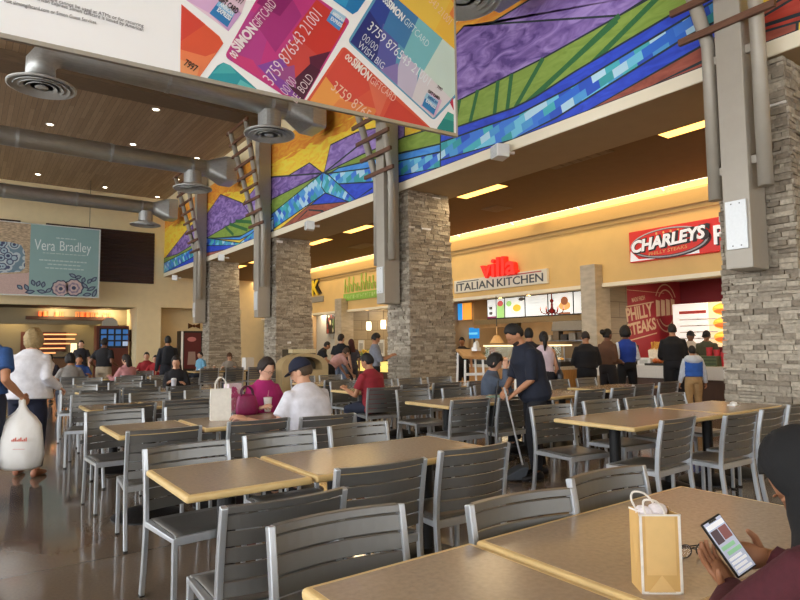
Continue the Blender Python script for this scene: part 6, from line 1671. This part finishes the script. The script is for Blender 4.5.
q = PZ(497, 396, .755)
mb = MB(); mb.T = Matrix.Translation((q.x, q.y, .7437)); rings = []
for z, k in ((0, 1), (.012, .97), (.02, .6)): rings.append([Vector((.17 * k * math.cos(a) * (1 + .1 * math.sin(3 * a)), .10 * k * math.sin(a) * (1 + .12 * math.cos(4 * a)), z)) for a in [2 * PI * j / 22 for j in range(22)]])
tag(mb.loft(rings).build('cleaning_cloth', [cloth('#7d988c')], None, smooth=True), 'pale green cleaning cloth on the table under the sweeping person\'s hand', 'cloth')
# --- people left of / behind the sweeper
person('person with dark hair in a grey-blue jacket seated and eating, left of the sweeping person', 5.99, 6.22, RGT - 25, 1.70, True, top='#4f5a6c', sleeve='long', hair=('bob', '#15100e'), skin='light', fem=True, head=(10, 20), R=(.06, .30, 1.1), L=(-.10, .36, .82), lean=10, pants='#252a3a')
x, y = g(529, 10.8)
person('person with black hair in dark shirt waiting at the Italian counter, behind the sweeping person', x, y, FWD - 15, 1.76, top='#1c1a20', pants='#1b1b22', hair=('short', '#0f0c0b'), skin='tan')
x, y = g(544, 10.2)
def shoulder_bag(t, k):
    mb = MB(); mb.T = Matrix.Translation(Vector((.24, .0, .86))); mb.loft([ell((0, 0, z), Vector((0, 1, 0)), Vector((1, 0, 0)), a, b_, 16, .7) for z, a, b_ in ((-.14, .14, .05), (-.10, .17, .07), (.05, .16, .06), (.13, .12, .03))]); mb.build('shoulder_bag', [pm('bag_black', '#17151a', .4)], t, smooth=True)
    MB().tube([(.24, .1, .98), k['sh'][1] + Vector((0, .0, .07)), (.24, -.1, .98)], .012, 8).build('strap', [pm('bag_black', '#17151a', .4)], t)
person('person with dark ponytail in a white and pink sleeveless top, black shoulder bag', x, y, FWD - 5, 1.68, top='#c7b3bb', sleeve='none', pants='#1b1a20', hair=('pony', '#15100e'), skin='tan', fem=True, extra=shoulder_bag)
# --- queue at the steak stall
x, y = g(586, 11.4)
person('person in a black hooded jacket and black trousers, head bowed, by the travertine pier', x, y, FWD - 6, 1.70, top='#131216', sleeve='long', pants='#111115', hair=('short', '#1c120e'), skin='tan', head=(0, 28), L=(-.20, .26, 1.08), R=(.20, .26, 1.08), loose=1.12, fat=1.1)
x, y = g(607, 12.0)
person('person with a hair bun in a fitted brown top and dark patterned leggings', x, y, RGT + 35, 1.76, top='#5c3d2a', sleeve='long', pants='#1e1a1c', hair=('bun', '#120d0b'), skin='brown', fem=True, L=(-.12, .24, 1.08), R=(.14, .24, 1.05), head=(-10, 4))
x, y = g(626, 12.5)
vt = person('person in a bright blue vest with white sleeves and black trousers, curly hair', x, y, FWD + 4, 1.80, top='#1f3f9c', sleeve='long', sleeve_col='#c9ced8', pants='#131318', hair=('afro', '#120d0b'), skin='brown', fem=True, L=(-.25, .15, 1.0), R=(.22, .24, 1.05), hem=.05, fat=1.08, legs=[(-.14, 0, .085), (.22, .06, .085)])
x, y = g(673, 12.25)
person('tall person in black shirt and black trousers ordering at the steak counter', x, y, FWD - 18, 1.86, top='#121115', sleeve='long', pants='#16171d', hair=('buzz', '#1a130f'), skin='tan', R=(.22, .36, 1.12), L=(-.2, .3, 1.1), fat=1.08, loose=1.08)
x, y = g(692, 11.2)
person('child in a blue and white hooded sweatshirt and khaki trousers at the steak counter', x, y, FWD - 12, 1.40, top='#2d5cb0', sleeve='long', sleeve_col='#c2cad6', pants='#b08f62', hair=('short', '#15100e'), skin='tan', seat=.4, vox=.013, loose=1.2,
       extra=lambda t, k: MB().loft([ell(k['sp'](u, -.02), k['X'], k['Yu'], a, b_, 18) for u, a, b_ in ((.30, .150, .112), (.36, .160, .118), (.41, .145, .10), (.44, .10, .075))]).build('white_yoke', [cloth('#c2cad6')], t, smooth=True) and None)
x, y = g(690.5, 14.1)
person('stall worker in cream shirt with dark apron straps and dark cap, facing the boy', x, y, FWD + 180, 1.74, top='#cdbfb0', pants='#17171c', hair=('short', '#17110e'), skin='brown', cap=('#1f1d22', '#1f1d22'))
x, y = g(706, 14.0)
person('stall worker in an olive shirt and dark cap, bending toward the counter', x, y, FWD + 160, 1.76, top='#4a4a36', pants='#17171c', hair=('short', '#17110e'), skin='tan', cap=('#26231f', '#26231f'), lean=12, head=(-20, 10))
x, y = g(462, 15.5)
person('kitchen worker with dark hair in the doorway below the blue drinks screen', x, y, FWD + 170, 1.66, top='#201d20', pants='#17171c', hair=('short', '#17110e'), skin='tan', head=(0, 15))

# ------------------------------------------------------------------ things on the hall tables
def gusset_bag(name, label, loc, rot, w, d, h, mats, folds=True):
    t = thing(name, label, 'bag', loc, rot)
    mb = MB(); n = 6; rings = []
    th = .003
    pr = lambda z, f: [(-w / 2, -d / 2 * f, z), (w / 2, -d / 2 * f, z), (w / 2 - .012 * (1 - f) * 4, 0, z), (w / 2, d / 2 * f, z), (-w / 2, d / 2 * f, z), (-w / 2 + .012 * (1 - f) * 4, 0, z)]
    o_ = [pr(0, 1), pr(h * .5, .98), pr(h, .86)]
    mb.loft([[Vector(p) for p in r] for r in o_] + [[Vector((p[0] * .97, p[1] * .95, p[2])) for p in o_[2]], [Vector((p[0] * .97, p[1] * .95, p[2])) for p in pr(.01, .98)]], 0)
    mb.build('body', mats, t)
    return t
q = PZ(221, 420, .744)
t = gusset_bag('takeout_bag', 'white paper takeout bag with twisted handles on the third row table', (q.x, q.y + .02, .7437), -.25, .185, .12, .29, [pm('white_paper', '#dedbd2', .7, var=.05, bump=.2)])
for sy in (-1, 1): MB().tube(spline([(-.05, sy * .05, .28), (-.045, sy * .05, .35), (.0, sy * .05, .40), (.045, sy * .05, .35), (.05, sy * .05, .28)]), .004, 8).build('handle', [pm('white_paper', '#dedbd2', .7)], t)
q = PZ(236, 413, .744)
t = gusset_bag('gift_bag', 'white paper bag printed with pink flowers, between the takeout bag and the handbag', (q.x, q.y + .10, .7437), .3, .16, .10, .30, [pm('pale_paper', '#e0cfd6', .7)])
mb = MB(); rf = random.Random(8)
for k in range(16):
    cx, cz, r = rf.uniform(-.06, .06), rf.uniform(.04, .26), rf.uniform(.018, .038); mb.prism([(cx + r * (1 + .25 * math.cos(5 * a)) * math.cos(a), -.052, cz + r * (1 + .25 * math.cos(5 * a)) * math.sin(a)) for a in [2 * PI * j / 15 for j in range(15)]], (0, -.001, 0), k % 2)
mb.build('flower_print', [pm('print_pink', '#c9588f', .6), pm('print_rose', '#d98bb0', .6)], t)
q = PZ(249, 415, .744)
t = thing('handbag', 'magenta handbag with dark strap standing before the pink shirted person', 'bag', (q.x, q.y + .06, .7437), -.15)
mb = MB(); mb.loft([ell((0, 0, z), Vector((1, 0, 0)), Vector((0, 1, 0)), a, b_, 20, .75) for z, a, b_ in ((0, .10, .05), (.03, .112, .06), (.11, .108, .052), (.18, .09, .04), (.205, .075, .028))]); mb.build('body', [pm('magenta_leather', '#8a1c56', .45, var=.1)], t, smooth=True)
for sy in (-1, 1): MB().tube(spline([(-.06, sy * .025, .19), (-.05, sy * .03, .25), (.0, sy * .03, .285), (.05, sy * .03, .25), (.06, sy * .025, .19)]), .008, 8).build('handle', [pm('dark_plum', '#4a1430', .45)], t)
q = PZ(268.5, 411.5, .744)
t = thing('drink_cup', 'white paper cup with a straw between the pink and the white shirted people', 'cup', (q.x, q.y + .02, .7437))
MB().lathe([(.032, 0), (.044, .135), (.046, .14), (.041, .14), (.03, .006), (0, .006)], (0, 0, 0), 20).build('cup', [pm('cup_white', '#e6e4e0', .5)], t, smooth=False); MB().lathe([(.047, .138), (.047, .146), (.03, .15), (0, .15)], (0, 0, 0), 20).build('lid', [M_WHITE], t); MB().tube([(0, 0, .15), (.01, 0, .22)], .004, 8).build('straw', [pm('straw_pink', '#c98a9a', .5)], t)
q = PZ(166, 385, .744)
t = thing('drink_cup', 'clear plastic cup in front of the black topped person facing the camera', 'cup', (2.86, 10.45, .7437)); MB().lathe([(.032, 0), (.045, .15), (0, .15)], (0, 0, 0), 18).build('cup', [pm('cup_pale', '#b9bcc6', .3)], t); MB().lathe([(.046, .15), (.03, .17), (0, .17)], (0, 0, 0), 18).build('lid', [M_WHITE], t)
t = gusset_bag('takeout_bag', 'white takeout bag on the table left of the sweeping person', (6.16, 5.72, .7437), .5, .22, .13, .25, [pm('white_paper', '#dedbd2', .7)])
for sy in (-1, 1): MB().tube([(-.05, sy * .05, .24), (0, sy * .05, .33), (.05, sy * .05, .24)], .004, 8).build('handle', [pm('white_paper', '#dedbd2', .7)], t)
for k, (xx, yy, kind) in enumerate(((5.5, 17.3, 0), (5.9, 17.4, 1), (6.4, 17.3, 0), (6.9, 17.35, 2), (7.4, 17.3, 1))):
    if kind == 0:
        t = thing('food_tray', 'brown food tray left on the table before the third stone column, %s one' % ('wider' if k == 0 else 'farther'), 'tray', (xx, yy, .7437), .1 * k); MB().box(-.2, .2, -.14, .14, 0, .02).build('tray', [pm('tray_brown', '#5a3a2a', .5)], t, bevel=.006); MB().ball((0, 0, .045), (.1, .08, .03), 0, 12, 7).build('wrapper', [M_WHITE], t)
    elif kind == 1:
        t = thing('drink_cup', 'paper cup on the table before the third stone column, by the ' + ('brown tray' if k == 1 else 'column'), 'cup', (xx, yy, .7437)); MB().lathe([(.03, 0), (.042, .14), (0, .14)], (0, 0, 0), 14).build('cup', [pm('cup_tan', '#b08a70', .5)], t); MB().lathe([(.044, .14), (.03, .155), (0, .155)], (0, 0, 0), 14).build('lid', [M_WHITE], t)
    else:
        t = gusset_bag('takeout_bag', 'crumpled white bag on the table at the foot of the third stone column', (xx, yy, .7437), .3, .3, .2, .36, [pm('white_paper', '#dedbd2', .7)])
q = PZ(753, 410, .744)
mb = MB(); mb.T = Matrix.Translation((6.75, 3.2, .7437)); mb.box(-.06, .06, -.04, .04, 0, .01); mb.ball((.0, 0, .02), (.05, .035, .022), 0, 10, 6); tag(mb.build('paper_napkin', [M_WHITE]), 'small crumpled white napkin on the dark table at the right stone column', 'napkin')
q = PZ(51, 460, 0)
for k in range(4):
    pass
# ------------------------------------------------------------------ the person with the phone, kraft bag and glasses at the front table
M_MAR = pm('maroon_knit', '#4a1a24', .9, var=.12, scale=60, bump=.25)
FS = skin_mat('mid')
LEAN, HUNCH, HEADY = 12, 16, 30
wx, wy = 1.55, .385
pc = PD(728, 545, 1.66)
# phone axes: screen towards the holder, long edge rising away to the left
up_ = (CU * .80 - CR * .46 + CF * .42).normalized(); nr = (-CF * .72 + CU * .55 + CR * .08); nr = (nr - up_ * nr.dot(up_)).normalized(); ri = up_.cross(nr)
put_chair(wx + .02, wy - .06, -.43, 'grey chair under the maroon clad person with the phone', 'grey metal chairs in the hall rows')
_W = Matrix.Translation((wx, wy, 0)) @ Matrix.Rotation(math.radians(65 - 90), 4, 'Z'); _I = _W.inverted(); _I3 = _I.to_3x3()
def lw(p): return tuple(_I @ Vector(p))
def ld(d): return tuple(_I3 @ Vector(d))
wl = pc - up_ * .10 - ri * .050 - nr * .022; wr_ = pc - up_ * .085 + ri * .115 - nr * .042
t = person('person in a maroon top and black headscarf holding a phone over the front table', wx, wy, 65, 1.64, True, top='#4a1a24', sleeve='long', hair=None, skin='mid', fem=True, lean=LEAN, hunch=HUNCH, head=(HEADY, 30), vox=.010, fat=1.15, loose=1.12, hem=-.1,
           L=lw(wl) + (ld(-CF * .6 - CR * .9 - Vector((0, 0, .5))), ld(up_ * .95 - ri * .12), ld(-nr * .95 - ri * .3), ld(-ri)),
           R=lw(wr_) + (ld(CR * .5 - Vector((0, 0, .7))), ld(up_ * .5 - ri * .8), ld(-nr), ld(up_)), pants='#15151a', open_hands=.22, thumb=1.5)
for ch in t.children:
    if ch.name.startswith('shirt'): ch.data.materials[0] = M_MAR; ch.data.materials[1] = M_MAR
def scarf(t):
    s = 1.64 / 1.75; la, lb = math.radians(LEAN), math.radians(LEAN + HUNCH); hip = .555
    def sp(u, off=0.0):
        a = min(u, .25 * s); c = max(u - .25 * s, 0)
        return Vector((0, math.sin(la) * a + math.sin(lb) * c, hip + math.cos(la) * a + math.cos(lb) * c)) + off * Vector((0, math.cos(lb), -math.sin(lb)))
    hc = sp(.650 * s, .032 * s)
    HM = Matrix.Translation(hc) @ Matrix.Rotation(math.radians(HEADY), 4, 'Z') @ Matrix.Rotation(math.radians(-(LEAN + HUNCH) * .55 - 30), 4, 'X')
    nu, nv = 40, 26; outer = []; 
    def lim(b_):
        f = math.sin(b_); return .98 if f > .72 else (.98 + (2.75 - .98) * min(1, (.72 - f) / .42) if f > .3 else 2.75)
    for i in range(1, nv + 1):
        r = []
        for j in range(nu):
            b_ = 2 * PI * j / nu; a = lim(b_) * i / nv; n = 1 + .018 * math.sin(6 * b_ + 9 * a)
            x, y, z = math.sin(a) * math.cos(b_), math.sin(a) * math.sin(b_), math.cos(a)
            r.append(HM @ (Vector((x * .092 * n, (y * .116 - .010) * n, z * .134 * n + .003)) * s))
        outer.append(r)
    inner = [HM @ (Vector(((q := (HM.inverted() @ p)).x * .86, q.y * .86, q.z * .90))) for p in outer[-1]]
    mb = MB(); vs = [HM @ Vector((0, -.01 * s, .137 * s))] + [p for r in outer for p in r] + inner; fs = [(0, 1 + j, 1 + (j + 1) % nu) for j in range(nu)]
    for i in range(nv):
        for j in range(nu): k = (j + 1) % nu; fs.append((1 + i * nu + j, 1 + (i + 1) * nu + j, 1 + (i + 1) * nu + k, 1 + i * nu + k))
    mb.add(vs, fs, 0)
    X = Vector((1, 0, 0)); Y = Vector((0, math.cos(lb), -math.sin(lb)))
    # drape around the neck and over the chest
    mb2 = MB(); rings = []
    for u, rx, ry, off in ((.63, .085, .10, .0), (.575, .092, .098, .02), (.535, .10, .10, .02), (.51, .118, .105, .015), (.49, .135, .112, .01)):
        rings.append([p + Vector((0, 0, .004 * math.sin(6 * i))) for i, p in enumerate(ell(sp(u * s, off * s), X, Y, rx * s, ry * s, 28))])
    mb2.loft(rings, 0, cap=False)
    MS = pm('black_jersey', '#121315', .9, var=.2, scale=25, bump=.3)
    mb.build('headscarf', [MS], t, smooth=True); mb2.build('scarf_drape', [MS], t, smooth=True)
scarf(t)
# phone in the two hands
ph = thing('phone', 'black smartphone with lit chat screen held in both hands', 'phone', tuple(pc))
PM_ = frame((0, 0, 0), ri, up_, nr)
mb = MB(); mb.T = PM_; mb.box(-.037, .037, -.077, .077, -.0045, .0045); mb.build('case', [M_BLACK], ph, bevel=.004)
mb = MB(); mb.T = PM_; mb.box(-.033, .033, -.072, .072, .0046, .0052); mb.build('screen', [em('phone_screen', '#b9c0d2', .25)], ph)
mb = MB(); mb.T = PM_
mb.box(-.014, .014, .0665, .072, .0052, .0056, 0)
mb.box(-.031, .031, .052, .064, .0052, .0055, 2); mb.box(-.029, -.003, .012, .048, .0052, .0055, 1); mb.box(0, .029, .014, .048, .0052, .0055, 3)
mb.box(-.028, .02, -.006, .004, .0052, .0055, 4); mb.box(-.02, .03, -.022, -.012, .0052, .0055, 4)
for k in range(4): mb.box(-.028, .026 - .008 * (k % 2), -.068 + .011 * k, -.061 + .011 * k, .0052, .0055, 2)
mb.build('screen_items', [M_BLACK, em('ph_dark', '#4a3a40', .4), em('ph_white', '#e6e9f0', .35), em('ph_red', '#7a4a48', .45), em('ph_green', '#7fae86', .6)], ph)
# kraft gift bag with white edges, tissue and rope handles
q = PZ(657, 588, .744)
kb = thing('gift_bag', 'tan kraft gift bag with white edges, tissue paper and rope handles on the front table', 'bag', (q.x, q.y, .7437), math.radians(-38))
W, D, HH = .112, .08, .213
MK = pm('kraft_paper', '#cfa868', .65, var=.04, scale=20); MKL = pm('kraft_light', '#dcb87a', .65, var=.03); MWH = pm('bag_white', '#e4dfd6', .6)
mb = MB()
fr = lambda z, k=1.0, g_=0.0: [(-W / 2 * k, -D / 2 * k, z), (W / 2 * k, -D / 2 * k, z), ((W / 2 - g_) * k, 0, z), (W / 2 * k, D / 2 * k, z), (-W / 2 * k, D / 2 * k, z), ((-W / 2 + g_) * k, 0, z)]
R_ = [fr(0, 1), fr(HH * .4, 1, .006), fr(HH, 1, .014)]
mb.loft([[Vector(p) for p in r] for r in R_ + [fr(HH, .96, .014), fr(.01, .96, 0)]]); mb.build('body', [MK], kb)
mb = MB(); y_ = -D / 2 - .0008
mb.box(-W / 2 + .016, W / 2 - .016, y_ - .0004, y_ + .0004, .05, HH - .004, 1); 
mb.prism([(-W / 2 + .018, y_ - .001, .004), (W / 2 - .02, y_ - .001, .004), (.0, y_ - .001, .05)], (0, .0006, 0), 1)
for a, c in ((-W / 2, -W / 2 + .007), (W / 2 - .007, W / 2)): mb.box(a, c, y_ - .001, y_ + .001, 0, HH, 0)
mb.box(-W / 2, W / 2, y_ - .001, y_ + .001, 0, .006, 0); mb.box(-W / 2, W / 2, y_ - .001, y_ + .001, HH - .005, HH, 0)
mb.build('front_print', [MWH, MKL], kb)
mb = MB(); 
for xs in (-1, 1):
    mb.prism([(xs * (W / 2 + .0006), -D / 2, HH - .005), (xs * (W / 2 - .0134), 0, HH - .005), (xs * (W / 2 - .0134), 0, HH), (xs * (W / 2 + .0006), -D / 2, HH)], (xs * .001, 0, 0)); mb.prism([(xs * (W / 2 + .0006), D / 2, HH - .005), (xs * (W / 2 - .0134), 0, HH - .005), (xs * (W / 2 - .0134), 0, HH), (xs * (W / 2 + .0006), D / 2, HH)], (xs * .001, 0, 0))
mb.box(-W / 2, W / 2, D / 2, D / 2 + .001, HH - .005, HH); mb.build('rim', [MWH], kb)
mb = MB(); rt = random.Random(6)
for k in range(9): mb.ball((rt.uniform(-.035, .03), rt.uniform(-.022, .022), HH - .012 + rt.uniform(-.01, .02)), (rt.uniform(.018, .028), rt.uniform(.014, .02), rt.uniform(.012, .022)), 0, 9, 6, Matrix.Rotation(rt.uniform(0, 3), 3, 'X'))
mb.build('tissue_paper', [pm('tissue', '#e2dcdf', .8, var=.05, bump=.5)], kb)
for sy in (-1, 1):
    p0 = [(-.034, sy * (D / 2 - .004), HH - .012), (-.046 - .004 * sy, sy * (D / 2 - .004), HH + .022), (-.04, sy * (D / 2 + .006), HH + .040), (-.01, sy * (D / 2 + .004), HH + .036), (.012, sy * (D / 2 - .002), HH + .012), (.016, sy * (D / 2 - .004), HH - .012)]
    MB().tube(spline(p0), .003, 8).build('rope_handle', [MWH], kb, smooth=True)
# folded glasses
q = PZ(694, 556, .75)
t2 = thing('eyeglasses', 'dark framed eyeglasses lying on the table between the kraft bag and the phone', 'glasses', (q.x, q.y, .7437), math.radians(-20))
MG = pm('glasses_frame', '#2a2422', .3)
mb = MB()
for s_ in (-1, 1): mb.tube([(s_ * .034 + .025 * math.cos(a), .0, .024 + .020 * math.sin(a)) for a in [2 * PI * j / 18 for j in range(19)]], .0024, 6)
mb.tube([(-.011, 0, .03), (0, -.002, .034), (.011, 0, .03)], .002, 6); mb.build('front', [MG], t2)
for s_ in (-1, 1): MB().tube([(s_ * .060, 0, .03), (s_ * .062, .02, .03), (s_ * -.02, .05 + .008 * s_, .016), (s_ * -.058, .055 + .01 * s_, .006)], .0022, 6).build('temple', [MG], t2)
gl, nt, bs = new_mat('lens_glass'); bs.inputs['Alpha'].default_value = .12; bs.inputs['Roughness'].default_value = .02
for s_ in (-1, 1): MB().prism([(s_ * .034 + .0245 * math.cos(a), -.0005, .024 + .0195 * math.sin(a)) for a in [2 * PI * j / 18 for j in range(18)]], (0, .001, 0)).build('lens', [gl], t2)
